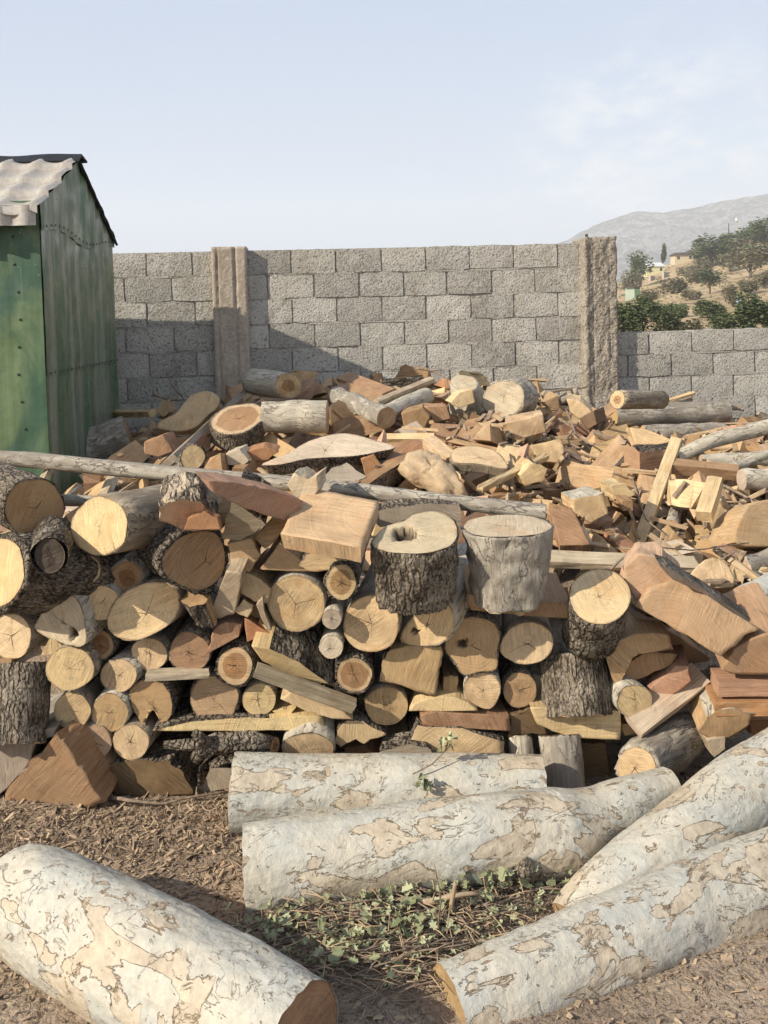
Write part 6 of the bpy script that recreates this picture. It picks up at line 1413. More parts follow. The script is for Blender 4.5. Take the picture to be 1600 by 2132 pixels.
4,105,-535,7530,876,10,-99,4,9,15,105,-1489,5493,567,4,96,12,26,16,87,1727,5677,665,54,11,80,-22,4,96,143,7673,914,10,69,-71,8,5,93,2676,6288,589,55,-14,48,67,1,67,2051,7551,592,34,-70,3,62,3,76,-1455,5930,618,75,19,-63,6,
6,79,2398,6608,523,56,26,71,-32,13,115,-244,5294,626,96,8,0,-24,4,85,-1426,7663,796,60,55,44,37,1,117,-1062,6395,792,74,25,61,-13,9,118,-161,4917,681,40,50,48,-59,5,81,-520,6903,943,42,-2,-14,-89,9,119,-682,4716,586,14,-74,64,16,
11,90,1924,4613,537,34,-57,-74,1,8,71,1289,3639,423,46,7,-9,88,11,69,563,7361,862,19,85,42,23,9,68,-1777,4017,377,14,-10,-24,96,16,72,-1675,3676,337,19,-68,-52,-47,12,71,1939,4886,582,5,-60,-51,-61,5,62,1670,3952,449,96,15,-18,17,
7,89,-796,4843,613,59,18,5,78,2,100,1342,5749,688,8,50,86,4,12,69,2324,4898,525,6,-75,-58,31,14,78,1316,4366,547,14,-95,18,18,16,78,1261,6125,631,9,18,2,98,6,93,1730,7157,670,19,73,26,60,10,76,2471,5418,626,12,-69,69,14,
6,102,-735,6210,751,2,10,99,2,14,102,1983,7192,618,16,52,33,77,11,68,3431,7523,421,51,17,5,84,8,65,2705,6591,546,59,32,-21,71,11,116,-1138,4446,564,92,-6,10,-38,3,64,2134,7071,500,18,19,-92,-27,16,68,646,3787,487,85,10,44,-25,
8,87,2424,5884,612,77,-18,58,-18,4,118,-2080,5132,391,3,-99,-11,-2,12,91,-650,7562,874,80,1,58,12,6,93,-367,6672,799,92,0,-1,38,7,76,3033,7220,522,82,13,-55,6,8,74,1598,3575,451,10,-98,2,-15,13,81,1106,7186,718,31,-10,94,7,
1,64,1099,6558,729,32,32,-86,20,15,90,616,5582,672,52,-14,84,8,2,98,844,5770,736,6,-97,8,20,16,90,1131,5293,634,30,-20,-92,17,14,108,-1718,3909,384,21,-59,-6,78,16,81,1442,3483,452,91,6,36,-18,16,77,410,7254,868,6,-47,88,5,
15,116,-1194,5662,684,4,-95,-24,-18,15,98,1976,7657,624,98,-2,19,7,5,83,-778,3525,379,51,-51,50,48,16,92,94,4208,575,63,74,21,7,10,72,1268,4935,624,19,6,35,91,16,69,1638,4358,523,3,1,25,-96,10,74,977,3995,516,9,10,-99,-9,
4,88,2351,6325,575,35,-62,68,-14,7,100,2940,6944,583,21,-82,53,-6,15,86,363,4983,630,38,-80,42,-18,16,87,312,5626,758,11,-18,-86,-46,10,66,3186,7026,565,10,32,94,-9,0,73,-33,3541,383,28,21,93,12,4,110,-1287,7640,788,16,76,63,2,
15,74,901,5009,622,54,-12,-81,18,9,81,-1247,6966,825,37,-30,76,43,10,96,1084,5783,701,79,-3,-1,-61,15,87,2707,5814,559,36,-70,59,16,12,72,1622,6407,577,20,75,-62,-13,2,65,1728,7685,598,5,73,65,22,12,79,1990,5674,593,71,11,69,-3,
2,108,16,4737,690,5,78,-36,50,0,118,-55,6691,897,66,-28,-64,-27,5,68,924,3506,423,24,22,92,-20,1,101,1946,5023,713,72,-4,-62,31,11,70,2094,5969,518,96,2,5,-26,13,115,-280,5888,695,67,-33,28,60,1,100,1893,6669,661,5,85,-46,24,
5,74,1739,5335,662,1,-92,-35,18,10,65,-570,3555,449,16,6,-19,96,8,82,2859,7703,505,60,-78,13,2,4,75,1302,6733,651,3,-71,-68,19,15,89,546,3492,405,10,-78,1,-61,6,78,959,5349,625,14,-70,70,4,13,88,-1443,6637,657,10,-83,-6,-55,
15,65,2645,6908,493,84,4,5,-54,8,90,-1336,5614,625,13,44,85,24,6,99,-927,6996,843,12,78,15,-59,16,82,1592,5037,704,26,7,-11,-96,16,93,2890,7519,515,2,-84,47,27,0,112,-1013,5926,704,8,-24,96,11,15,96,2257,7690,544,28,-72,64,2,
6,87,1785,5386,625,9,-75,-55,-36,5,85,1114,4083,516,33,-6,-93,-10,5,65,723,5097,701,14,18,-31,92,13,63,947,3677,381,8,-13,-13,98,14,71,2680,5911,590,39,-47,33,71,15,110,112,5243,737,84,-10,48,-23,7,88,1276,4670,590,29,-95,6,7,
10,89,1901,6338,602,79,6,11,60,9,65,2083,4674,579,17,-89,-38,17,2,64,1286,5554,687,11,-66,-72,18,2,91,893,4398,574,2,-47,-88,-9,8,78,2295,6507,590,78,36,5,-51,14,69,1244,5580,655,83,6,34,-44,0,51,774,4056,497,34,-25,-90,-12,
0,84,2806,6583,618,76,7,-64,10,16,70,3276,6978,518,73,6,63,-27,10,116,-429,4582,598,19,-93,-30,-2,7,84,3384,7175,502,44,-20,-87,-4,10,91,1244,7582,757,36,-11,90,23,4,75,2629,5489,596,19,-32,93,-1,8,85,-1809,5600,490,6,-91,38,-10,
6,79,1990,7146,530,44,-47,-22,-73,9,86,-1269,3711,456,30,-12,15,93,9,77,-895,3666,474,82,20,-26,46,15,71,2060,5469,610,39,14,-17,-89,3,73,1040,7386,782,2,91,-28,-31,0,67,2042,5917,599,70,35,-55,-27,6,77,-65,6002,731,18,-98,-1,5,
13,90,3166,6738,498,11,-37,89,24,9,80,76,6007,776,2,-98,4,19,2,100,1171,7340,777,5,99,8,12,12,85,993,4629,618,40,8,6,-91,10,75,1546,4469,532,16,59,78,4,13,118,-1067,5360,666,96,-9,14,-24,5,81,552,4109,556,60,-5,-11,-78,
0,81,2556,5803,631,1,64,44,-63,5,84,2527,7296,565,3,28,-96,0,16,60,-825,4151,470,14,61,-76,16,8,79,-1399,3439,312,46,51,54,48,7,101,1480,7638,703,88,41,-12,22,16,67,1840,7343,597,36,-64,68,3,10,84,-1846,6567,590,35,-35,-82,-28,
11,76,-895,3955,452,63,2,0,-78,4,102,-1578,6240,605,20,87,45,3,14,114,-1364,4887,543,8,-46,-1,-88,11,118,-2038,7595,571,51,-3,6,85,11,80,547,6387,723,51,3,-1,-86,9,64,1625,7609,639,2,-97,-15,18,0,106,183,5484,725,13,-74,-51,40,
11,88,819,5536,742,59,29,-17,-73,6,52,1850,4383,516,75,42,23,-46,7,85,2529,5667,623,2,68,14,-72,4,116,135,6950,829,14,-91,-32,22,9,114,-643,7500,959,7,-3,-98,-20,4,87,1434,5375,690,19,94,-12,25,13,74,1248,3799,438,71,0,7,70,
4,96,-1806,5952,504,29,50,81,4,7,70,-541,3851,461,16,61,-77,5,14,66,1368,3528,440,93,2,-30,-20,12,78,3009,7613,531,14,26,-93,-22,15,102,2076,6460,687,46,-17,-86,9,16,88,-1556,7475,719,98,10,-18,-4,
12,102,-121,4373,510,13,-97,-21,-5,9,85,961,6551,770,52,48,-69,14,8,74,1242,3911,457,73,-4,-68,4,6,81,2997,6412,588,12,-83,-36,-41,6,91,2898,6779,608,61,14,0,-77,0,84,-1928,5046,402,17,4,98,-6,1,73,825,6009,715,22,-82,-51,-12,
10,73,1492,4002,474,5,39,-92,-2,1,88,1787,5129,691,11,29,-95,4,12,70,1360,6202,584,58,-8,81,5,8,102,1260,5089,603,77,25,54,-23,5,93,2218,6606,574,79,-21,-32,-48,9,97,767,7594,865,1,96,19,-20,15,52,763,3679,429,63,68,-1,-37,
16,119,228,7449,993,35,64,-66,20,13,70,1406,4626,533,62,-63,33,33,16,87,3064,6484,564,59,58,25,-50,12,111,-1774,6416,547,11,-95,26,11,16,61,1585,3702,428,11,-44,87,18,5,107,-1411,6828,784,71,4,-12,69,
5,89,1947,5500,655,60,-21,76,9,7,79,1178,5876,758,46,-51,-56,-45,4,92,551,6927,833,5,50,86,-2,12,75,2233,4744,596,19,-41,-89,4,5,78,-33,6265,824,30,-53,-7,79,11,78,1141,6796,744,31,95,0,-6,5,116,639,6458,847,23,-92,4,-29,
6,118,-1783,4308,395,56,14,1,-82,0,99,-359,4279,550,60,40,57,-39,0,57,756,3471,391,15,41,88,19,10,95,2355,7327,559,10,18,15,-97,12,91,1049,5099,640,11,-27,-91,-29,5,81,1094,3689,509,24,-87,-9,-42,2,95,581,5357,803,13,-41,22,88,
14,107,-1323,6736,821,70,15,0,-70,0,118,114,6882,978,38,57,-40,60,7,103,2295,6119,623,96,-14,-24,5,15,98,54,5606,713,40,5,-90,16,3,106,-59,7684,924,15,-8,84,50,15,96,508,7428,931,82,0,25,51,15,90,1478,4403,574,97,-7,-10,22,
5,78,2041,5611,634,41,50,45,61,3,107,-259,6902,859,62,40,-45,49,14,90,3110,7608,553,48,-54,-6,-69,15,70,1759,4732,603,81,41,6,-42,3,77,-1779,4750,401,2,-76,-65,-7,7,66,205,3577,436,15,22,35,90,3,81,-691,6490,777,28,-36,84,29,
5,92,-2033,4765,401,20,-5,20,-96,10,79,1330,5598,711,28,54,62,-49,4,96,664,6199,785,70,-56,-9,43,6,95,6,6083,733,6,-96,-5,28,5,75,-778,3838,477,32,-71,49,38,8,115,-1311,5916,668,10,-15,-98,-5,3,77,872,6798,766,21,-86,44,16,
0,97,980,4741,642,7,-91,-40,-8,16,73,1467,3867,443,36,-46,74,32,6,90,516,3689,466,6,-5,-19,98,3,96,1345,4329,608,3,48,-87,-4,14,79,1657,5353,630,56,-20,77,24,3,93,2737,7384,503,14,88,-40,21,0,88,2396,7154,609,15,86,26,-41,
13,87,-1887,7211,592,98,11,-3,-14,11,98,1957,7049,582,20,-72,66,7,16,84,2205,5594,632,25,47,-85,0,6,117,-305,7142,932,10,-97,-17,11,0,76,37,3915,465,9,-21,-97,-10,6,83,1007,6391,781,16,-67,-39,-61,16,95,1793,4101,532,38,12,1,92,
2,100,2311,5078,660,8,-8,-99,1,11,81,-1112,7163,838,70,-2,-21,68,8,58,1381,3759,436,15,77,-17,60,1,75,2141,5529,602,15,-38,91,-2,13,68,1715,4534,572,84,-20,15,-48,16,88,1831,7075,666,22,1,14,96,13,74,2809,6917,479,52,24,14,-80,
13,106,-1955,6123,463,8,-96,-22,-11,11,97,1427,4970,645,4,70,-60,39,0,71,792,7313,872,9,-93,2,35,6,90,2500,6408,623,63,7,74,-23,15,81,702,7133,853,55,8,-83,-1,4,75,1718,7577,570,0,-96,2,26,0,86,1697,6792,710,4,-42,-90,-12,
12,101,2803,6353,566,21,16,-96,1,11,72,1807,7429,590,81,45,23,29,15,100,2744,5755,657,19,-58,-77,-18,3,86,1459,7158,684,11,97,-4,19,1,70,1455,6249,663,12,-79,-57,17,7,84,1381,5957,710,6,50,-22,-83,10,83,-557,4070,491,12,7,-5,99,
6,115,-733,5052,705,99,5,-4,-9,15,95,324,5741,723,44,44,-70,35,0,78,-1756,5220,516,2,-60,36,-72,16,82,1227,5096,676,12,-16,2,98,12,76,1421,5949,645,22,85,45,13,1,119,-1970,6661,629,51,-29,45,67,6,64,1741,4366,513,11,0,94,31,
13,91,1358,4442,520,46,-61,9,64,1,109,-98,6381,848,20,8,91,36,6,90,-31,7060,854,89,-2,44,11,11,85,287,6481,817,27,-73,60,-20,4,78,2355,7101,543,44,83,8,33,12,83,2257,5694,572,43,38,-62,53,8,89,-406,7224,869,90,12,11,39,
10,84,1020,6008,773,37,30,88,8,12,67,1560,5399,632,87,-18,45,-2,15,102,-882,6698,852,49,-31,10,81,15,65,1288,6651,722,24,20,6,95,8,66,1335,5039,620,92,22,-8,-31,1,84,1691,5845,659,0,-96,26,-4,8,77,2240,6730,563,72,15,40,54,
7,86,2801,7360,586,27,78,-39,40,13,75,1687,3632,374,59,-5,79,11,10,89,1346,6319,731,81,-9,-31,-48,16,67,2072,6230,571,36,-60,-35,62,2,58,1226,4107,502,9,6,99,-2,11,75,1728,6444,609,18,-62,23,-73,5,115,-163,5789,816,68,-2,-11,72,
1,76,1471,4636,639,1,95,29,13,13,99,2144,6748,603,46,22,-26,82,5,116,-1547,5637,656,0,79,-20,58,8,95,1741,6863,654,4,-88,47,0,6,64,1360,4814,634,94,16,-22,18,3,81,1913,7432,639,39,-20,-45,-77,8,69,1675,4230,500,71,28,-7,-63,
8,67,1583,5716,625,43,2,-45,-78,15,74,1006,4928,625,8,46,29,-84,2,65,2503,7137,561,21,-14,11,-96,4,119,391,7025,860,18,-57,-75,-29,4,95,2460,6664,584,18,55,-81,-8,12,80,2043,4291,481,13,-52,-17,82,10,112,-41,7136,925,6,74,66,10,
3,78,2808,6971,562,47,18,74,-44,6,87,1803,4554,603,100,1,0,7,13,96,-1880,4801,385,52,18,83,-6,2,79,222,4633,628,2,-17,-98,-8,13,96,2146,6112,548,80,24,16,52,11,58,714,3474,336,26,9,14,-95,16,98,1794,7281,674,69,-6,72,3,
12,84,1778,6044,624,6,57,-42,-70,5,80,1964,6201,621,41,35,-84,-2,11,69,-378,3660,399,8,4,99,13,8,105,225,4201,547,31,32,79,42,2,81,582,5986,805,16,51,8,84,5,87,-2110,6351,492,40,12,-91,0,5,91,2478,5177,653,4,-82,-38,43,
14,73,2154,6687,568,44,24,-46,-74,13,64,2854,6055,543,47,-9,-76,42,0,86,2874,6202,660,5,41,-18,89,8,101,1912,4701,614,17,45,-84,-23,13,64,2518,7541,505,26,48,75,-36,6,83,607,4625,582,58,-40,44,55,9,75,915,6062,795,9,-27,-95,10,
12,94,-913,6835,802,6,-78,-61,-10,1,81,-335,7507,866,1,10,99,2,4,66,1686,4594,575,13,82,-54,-12,7,84,521,4018,586,50,-40,64,42,1,81,2739,7165,556,54,5,81,-22,12,89,2660,5842,645,52,17,13,82,15,89,442,5800,739,48,30,38,-72,
16,76,1122,3862,501,68,-19,8,70,5,99,2720,6316,656,97,-3,20,-14,8,77,-979,3502,370,25,-96,-3,4,4,69,1228,6737,711,70,26,64,16,16,102,2210,5364,661,10,-41,-90,-9,12,64,1060,5138,623,15,54,78,26,12,94,1603,4362,579,22,45,8,-86,
16,96,-482,6431,816,25,84,-45,18,4,70,922,5492,701,22,14,-91,-31,6,85,1541,6901,719,62,-34,-8,70,5,91,2580,5556,705,43,-44,75,23,16,78,-1229,4581,500,13,47,-87,11,7,113,-431,7444,929,71,0,-68,-17,8,66,1935,5325,636,26,54,17,78,
13,83,2004,6129,541,44,37,-81,4,5,79,1156,6349,730,54,-39,-47,-58,3,85,-247,3469,372,6,89,-17,-41,12,64,1445,7126,647,4,-4,-99,10,0,65,1638,4735,631,7,22,-95,-18,10,89,2209,6451,628,43,32,-83,-12,12,112,-576,4347,578,4,-60,-76,26,
11,91,-1059,4630,557,14,-86,-12,-48,7,87,2775,6054,661,28,-11,3,-95,4,67,1626,3859,455,7,68,54,-49,12,71,2449,5289,609,14,23,21,-94,0,66,2233,5822,559,10,-59,79,-13,13,101,2821,6283,593,32,4,4,94,15,74,1656,5172,730,32,-16,-39,84,
10,76,130,4451,563,61,20,58,-51,8,91,1206,7193,720,11,36,-92,9,2,118,644,7252,950,3,96,-27,0,8,93,968,5603,701,80,-15,34,47,12,78,2908,6433,521,21,15,22,-94,9,111,-669,6819,907,35,-48,80,0,15,83,955,6706,794,21,-68,-70,7,
4,65,-817,4185,503,12,11,96,-20,15,79,3253,6795,504,1,-77,26,-58,8,78,-201,3913,488,43,-59,54,-41,10,96,2033,6921,663,2,-89,-42,13,9,67,2668,6692,600,6,93,-36,2,16,88,1464,6057,726,36,87,-28,16,11,71,2572,5366,635,77,14,-5,62,
1,93,1852,6813,665,8,93,-31,-16,7,89,-923,6022,734,2,-30,95,7,4,55,720,3947,528,4,-30,-95,10,7,57,988,3481,406,57,17,-50,-63,16,95,-487,7068,913,38,-4,-90,-18,6,82,1702,6586,678,15,79,-12,58,15,68,3418,7345,485,77,38,26,44,
1,70,1462,6524,662,17,76,-46,-42,1,62,-3,4114,476,8,-92,36,-6,6,84,833,4138,573,68,-26,-32,-61,0,55,1389,3836,472,2,-77,-41,49,16,116,531,5600,780,11,26,92,26,15,84,3281,7170,501,37,-76,-14,50,0,64,1364,6148,743,85,-47,24,2,
15,95,250,5370,762,43,-42,55,58,15,102,2434,5709,721,0,-29,83,-47,15,86,-1335,3556,374,41,-89,8,-16,]
# ------------------------------------------------------------------ the heap: debris underneath, hand-placed large pieces, settled loose pieces
def pile_Y(px, py, dz=0.05):
    for Y in np.arange(3.35, 7.55, 0.02):
        p = at(px, py, Y)
        if p.z <= heap_h(p.x, Y) + dz: return float(Y)
    return 7.4
_hv = [(x, y, heap_h(x, y) - 0.15 + .05 * n3(x * 2.1, y * 2.1, 3) + .03 * n3(x * 7, y * 7, 9) if y > 3.4 else 0.0) for y in np.linspace(3.25, 7.72, 80) for x in np.linspace(-2.05, 5.0, 120)]
deb = mesh('debris_mound', _hv, [(j * 120 + i, j * 120 + i + 1, (j + 1) * 120 + i + 1, (j + 1) * 120 + i) for j in range(79) for i in range(119)], M['ground'], None, True)
tag(deb, kind='stuff')

KEYS = []
KNAME = []
import re
def key(pts, Y, label=None):
    KEYS.append((pts, Y)); KNAME.append(label)
def short(label):
    return re.split(r' (?:lying|leaning|resting|standing|pointing|behind|in front|right of|left of|under|along|rising|beside|sticking|crossing|tipped|between|against|beyond|half buried|reaching|above|below|at|in the|of the|level|up|with)\b', label)[0]
def klog(label, pts, dz, d, L, bark='smooth', c='P', **kw):
    c0 = (sum(p[0] for p in pts) / len(pts), sum(p[1] for p in pts) / len(pts)); Y = pile_Y(c0[0], c0[1], dz)
    key(pts, Y, label); return log(label, pts, Y, d, L, bark, c, **kw)
def ksplit(label, pts, dz, d=(0, 1, 0), L=.25, c='T', **kw):
    c0 = (sum(p[0] for p in pts) / len(pts), sum(p[1] for p in pts) / len(pts)); Y = pile_Y(c0[0], c0[1], dz)
    key(pts, Y, label); return split(label, pts, Y, d, L, c, **kw)
def krod(label, a, b, rpx, dza=.06, dzb=.06, rpx2=None, Ya=None, Yb=None, **kw):
    Ya, Yb = Ya or pile_Y(*a, dza), Yb or pile_Y(*b, dzb); rpx2 = rpx2 or rpx
    n = math.hypot(b[0] - a[0], b[1] - a[1]) or 1; nx, ny = -(b[1] - a[1]) / n, (b[0] - a[0]) / n
    key([(a[0] + nx * rpx, a[1] + ny * rpx), (b[0] + nx * rpx2, b[1] + ny * rpx2), (b[0] - nx * rpx2, b[1] - ny * rpx2), (a[0] - nx * rpx, a[1] - ny * rpx)], (Ya + Yb) / 2, label)
    return rod(label, at(a[0], a[1], Ya), at(b[0], b[1], Yb), rpx * Ya / FPX, rpx2 * Yb / FPX, **kw)
def kboard(label, a, b, wpx, thpx, c='T', dza=.06, dzb=.06, up=(0, -.45, .9), Ya=None, Yb=None, **kw):
    Ya, Yb = Ya or pile_Y(*a, dza), Yb or pile_Y(*b, dzb)
    n = math.hypot(b[0] - a[0], b[1] - a[1]) or 1; nx, ny = -(b[1] - a[1]) / n * wpx / 2, (b[0] - a[0]) / n * wpx / 2
    key([(a[0] + nx, a[1] + ny), (b[0] + nx, b[1] + ny), (b[0] - nx, b[1] - ny), (a[0] - nx, a[1] - ny)], (Ya + Yb) / 2, label)
    s = (Ya + Yb) / 2 / FPX
    return board(label, at(a[0], a[1], Ya), at(b[0], b[1], Yb), wpx * s, thpx * s, up, c, **kw)

# left part, in the shade of the hut
krod('cracked grey bark log lying in front of the green hut', (138, 948), (268, 902), 44, .02, .06, 40, name='log', cat='log', mat='grey', c='B', rough=.06)
ksplit('yellow-brown kidney-shaped slab in the hut shadow', S([(326, 888), (342, 872), (366, 862), (384, 838), (400, 822), (430, 814), (456, 826), (452, 848), (430, 868), (404, 892), (360, 898)], 3), .10, (.1, .8, -.6), .06, 'Y', sub=1)
kboard('long grey-brown plank leaning up the heap left of the ringed slice', (352, 962), (512, 812), 34, 12, 'G', .05, .08, up=(-.5, -.75, .45))
klog('oval ringed slice with pale ragged bark edge, tipped towards the viewer', ell(495, 872, 55, 30, -16, lump=.04), .13, (-.05, .42, -.9), .11, 'furrow', 'P', heart=.8, t=.06, caprough=.003, dense=True)
krod('thick pale-grey log lying sideways behind the ringed slice', (548, 868), (682, 866), 33, .12, .12, 34, name='log', cat='log', mat='white', c='T')
klog('log end with a yellow heart lying against the tall wall', ell(601, 803, 27, 26), .16, (-.75, .65, .05), .34, 'white', 'Y', heart=.5, t=.05)
klog('broad pale slab with a torn dark bark underside in the middle of the heap', S([(546, 968), (570, 955), (600, 944), (640, 920), (690, 905), (730, 903), (775, 915), (824, 930), (790, 940), (740, 949), (640, 955), (590, 966)], 3), .13, (.02, .45, -.9), .07, 'shaggy', 'W', t=.02, taper=.85, relax=0, rough=.01, name='slab', cat='slab', dense=True)
krod('grey weathered log pointing down right from the wall', (702, 824), (806, 872), 20, .12, .10, 23, name='log', cat='log', mat='grey', c='T')
krod('short grey-white log crossing the weathered log', (800, 862), (888, 824), 18, .11, .13, 18, name='log', cat='log', mat='white', c='T')
kboard('pale riven plank lying across the heap top', (784, 838), (900, 790), 14, 10, 'W', .16, .20)
kboard('flat brown board leaning at the heap top, upper of two', (716, 784), (808, 820), 34, 9, 'B', .16, .16, up=(.1, -.8, .6))
kboard('flat brown board leaning at the heap top, lower of two', (712, 806), (796, 838), 34, 9, 'B', .14, .14, up=(.1, -.8, .6))
klog('white-barked round standing at the foot of the tall wall', ell(967, 797, 28, 16, 10), .17, (.12, .25, -.95), .19, 'white', 'W', t=.03, name='stump', cat='stump', cap='cut_top', rough=.03, taper=1.15)
klog('pale bulging stump piece with a chipped top near the rough pillar', S([(1006, 845), (1012, 815), (1032, 797), (1062, 794), (1086, 806), (1090, 836), (1070, 862), (1035, 868)], 3), .13, (.55, .8, -.1), .20, 'grey', 'W', t=.08, rough=.04, caprough=.006)
_p = S([(832, 968), (870, 946), (910, 950), (940, 978), (976, 1030), (930, 1034), (880, 1010), (845, 995)], 4); key(_p, pile_Y(905, 990, .05))
lump('rough rotten pale lump with crumbling surface behind the long pole', _p, pile_Y(905, 990, .05), (0, .6, -.8), .06, 'rotten', amp=.5)
klog('flat half disc of pale wood resting on the heap', S([(942, 940), (960, 930), (1000, 930), (1035, 942), (1056, 968), (1050, 976), (1000, 966), (945, 962)], 3), .12, (0, .45, -.9), .05, 'smooth', 'P', name='slab', cat='slab', relax=0)
ksplit('pale thick block with a bright flat face right of the bulging stump', [(1052, 880), (1130, 864), (1139, 900), (1074, 916)], .10, (.1, .95, .1), .16, 'P')
ksplit('pale triangular wedge pointing up beside the rough pillar', [(1180, 830), (1208, 836), (1234, 858), (1208, 872), (1190, 862)], .14, (.2, .9, .1), .2, 'P')
ksplit('dark brown wedge half below the pale triangular wedge', [(1206, 872), (1236, 856), (1244, 884), (1224, 894)], .10, (.6, .8, .1), .15, 'D')
ksplit('reddish quarter round lying behind the rotten lump', S([(780, 958), (806, 930), (850, 917), (884, 919), (886, 945), (852, 972)], 2), .08, (0, .75, -.6), .16, 'R', sub=2)
kboard('short square pale bar sticking out beside the half disc', (894, 922), (944, 962), 30, 26, 'P', .12, .08)
kboard('flat pale lath lying level behind the reddish quarter round', (806, 914), (905, 913), 22, 14, 'P', .12, .12)
ksplit('dark bark chunk lying just behind the long pole', [(675, 1000), (690, 975), (722, 965), (762, 992), (740, 1004)], .05, (0, .7, -.6), .1, 'G', bark='shaggy', bedges=(0, 1, 2, 3))
klog('gnarled grey knot of bark in front of the leaning plank', ell(402, 952, 24, 26, 30), .08, (-.35, .7, -.5), .14, 'shaggy', 'Y', t=.14, rough=.05, name='branch', cat='branch')
ksplit('small yellow half round beside the hut shadow slab', [(322, 858), (338, 836), (352, 832), (356, 858), (340, 868)], .10, c='Y', L=.15)
ksplit('orange-red wedge left of the broad pale slab', [(510, 942), (548, 930), (580, 940), (560, 958), (530, 960)], .06, c='O', L=.2)
ksplit('long striped pale wedge in front of the ringed slice', [(470, 945), (500, 934), (520, 960), (506, 972), (474, 968)], .06, c='W', L=.2)
ksplit('brown block leaning at the hut side of the heap', [(300, 920), (340, 905), (362, 940), (330, 952), (302, 944)], .07, c='R', L=.2)
kboard('pale board lying level along the foot of the wall by the hut', (206, 862), (318, 860), 16, 12, 'P', .12, .12)
ksplit('dark red block behind the pale slab and reddish quarter round', [(752, 955), (778, 945), (800, 975), (790, 992), (762, 990)], .05, c='O', L=.2)
ksplit('pale standing block left of the thick pale block', [(938, 838), (958, 816), (984, 810), (990, 838), (956, 850)], .14, c='P', L=.2)
ksplit('brown split block below the crossing grey-white log', [(835, 860), (880, 848), (896, 868), (880, 900), (846, 905)], .08, c='B', L=.2)
ksplit('reddish block below the pale standing block', [(884, 846), (930, 846), (940, 872), (905, 880)], .10, c='R', L=.2)
ksplit('dark hollow bark shell beside the thick pale-grey log', [(686, 850), (706, 834), (744, 852), (752, 880), (716, 872), (690, 890)], .06, c='D', bark='shaggy', bedges=(0, 1, 2))
# right part
krod('thick smooth grey log lying along the low wall', (1276, 866), (1512, 857), 25, .2, .2, 25, Ya=7.35, Yb=7.55, name='log', cat='log', mat='grey', c='T')
krod('long grey log under the thick smooth one by the low wall', (1340, 904), (1508, 896), 19, .14, .14, 18, Ya=7.15, Yb=7.3, name='log', cat='log', mat='grey', c='T')
klog('log with an orange-ringed round end facing left against the low wall', ell(1286, 832, 15, 19, 15), .3, (.78, .62, -.08), .42, 'smooth', 'Y', heart=.5, t=.08)
krod('thin pale log lying behind the thick smooth grey log', (1300, 842), (1440, 834), 8, .2, .2, 8, Ya=7.5, Yb=7.55, name='log', cat='log', mat='smooth', c='T')
krod('dark short stick end beyond the thick smooth grey log', (1505, 846), (1548, 848), 8, .2, .2, 7, Ya=7.6, Yb=7.6, name='log', cat='log', mat='grey', c='W')
kboard('thin pale splinter pointing up over the low wall logs', (1390, 834), (1446, 818), 8, 5, 'P', Ya=7.45, Yb=7.5)
krod('bent whitish branch rising to the right', (1408, 950), (1660, 882), 15, .10, .22, 16, name='branch', cat='branch', mat='white', c='W', bow=(0, 0, .03))
krod('whitish log half buried at the right of the heap, upper one', (1462, 962), (1660, 952), 16, .08, .08, 18, name='log', cat='log', mat='white', c='W')
krod('whitish log half buried at the right of the heap, lower one', (1545, 1000), (1680, 992), 22, .08, .08, 24, name='log', cat='log', mat='white', c='W')
krod('crooked pale branch reaching in from the right', (1520, 975), (1640, 930), 9, .10, .16, 10, name='branch', cat='branch', mat='white', c='W')
kboard('long yellow lath standing up out of the heap at a slant', (1326, 1146), (1408, 918), 24, 20, 'P', Ya=4.15, Yb=4.75, up=(-.4, -.9, .2))
kboard('thinner yellow lath leaning left out of the heap', (1000, 1018), (1138, 950), 14, 12, 'P', .06, .10)
ksplit('pale prow-shaped wedge below the low wall logs', [(1312, 890), (1350, 894), (1404, 918), (1372, 926), (1326, 930)], .14, (.1, .95, -.1), .2, 'P')
ksplit('dark-barked half log with a reddish end left of the slanting lath', [(1300, 945), (1316, 930), (1332, 942), (1334, 996), (1312, 990), (1298, 972)], .08, (.85, .5, 0), .25, 'R', bark='shaggy', bedges=(0, 1))
kboard('worm-eaten brown beam lying level right of the slanting lath', (1400, 970), (1536, 984), 26, 24, 'B', .12, .10)
ksplit('reddish flat split right behind the smooth stump', [(1144, 1058), (1190, 1056), (1230, 1134), (1166, 1136)], .06, (.1, .6, -.75), .07, 'R')
kboard('long white-grey plank lying level behind the right end of the stack', (1120, 1162), (1452, 1176), 44, 14, 'W', Ya=3.62, Yb=3.70, up=(0, -.35, .93))
ksplit('pale half disc standing behind the huge beam', S([(1436, 1225), (1442, 1190), (1468, 1166), (1500, 1164), (1522, 1186), (1528, 1222)], 2), .06, (0, .8, -.5), .08, 'P', sub=1)
krod('smooth white-barked log end rising at the picture edge behind the stack', (1530, 1268), (1690, 1190), 34, .0, .0, 38, Ya=3.28, Yb=3.55, name='log', cat='log', mat='plane', c='P')
krod('fibrous grey driftwood piece at the picture edge', (1548, 1180), (1680, 1150), 22, .0, .0, 26, Ya=3.75, Yb=3.9, name='branch', cat='branch', mat='grey', c='W', rough=.18)
kboard('upright squared block standing in the right of the heap', (1466, 1076), (1490, 1002), 32, 26, 'P', .05, .16, up=(-.5, -.8, .2))
ksplit('bark-backed bright block above the long pole end', [(1082, 990), (1110, 962), (1140, 976), (1128, 1002), (1096, 1012)], .08, c='P', L=.2, bark='shaggy', bedges=(1, 2))
ksplit('small squared end with cracks in the dark gap of the heap', [(1296, 1042), (1318, 1042), (1320, 1064), (1297, 1064)], .05, c='R', L=.2)
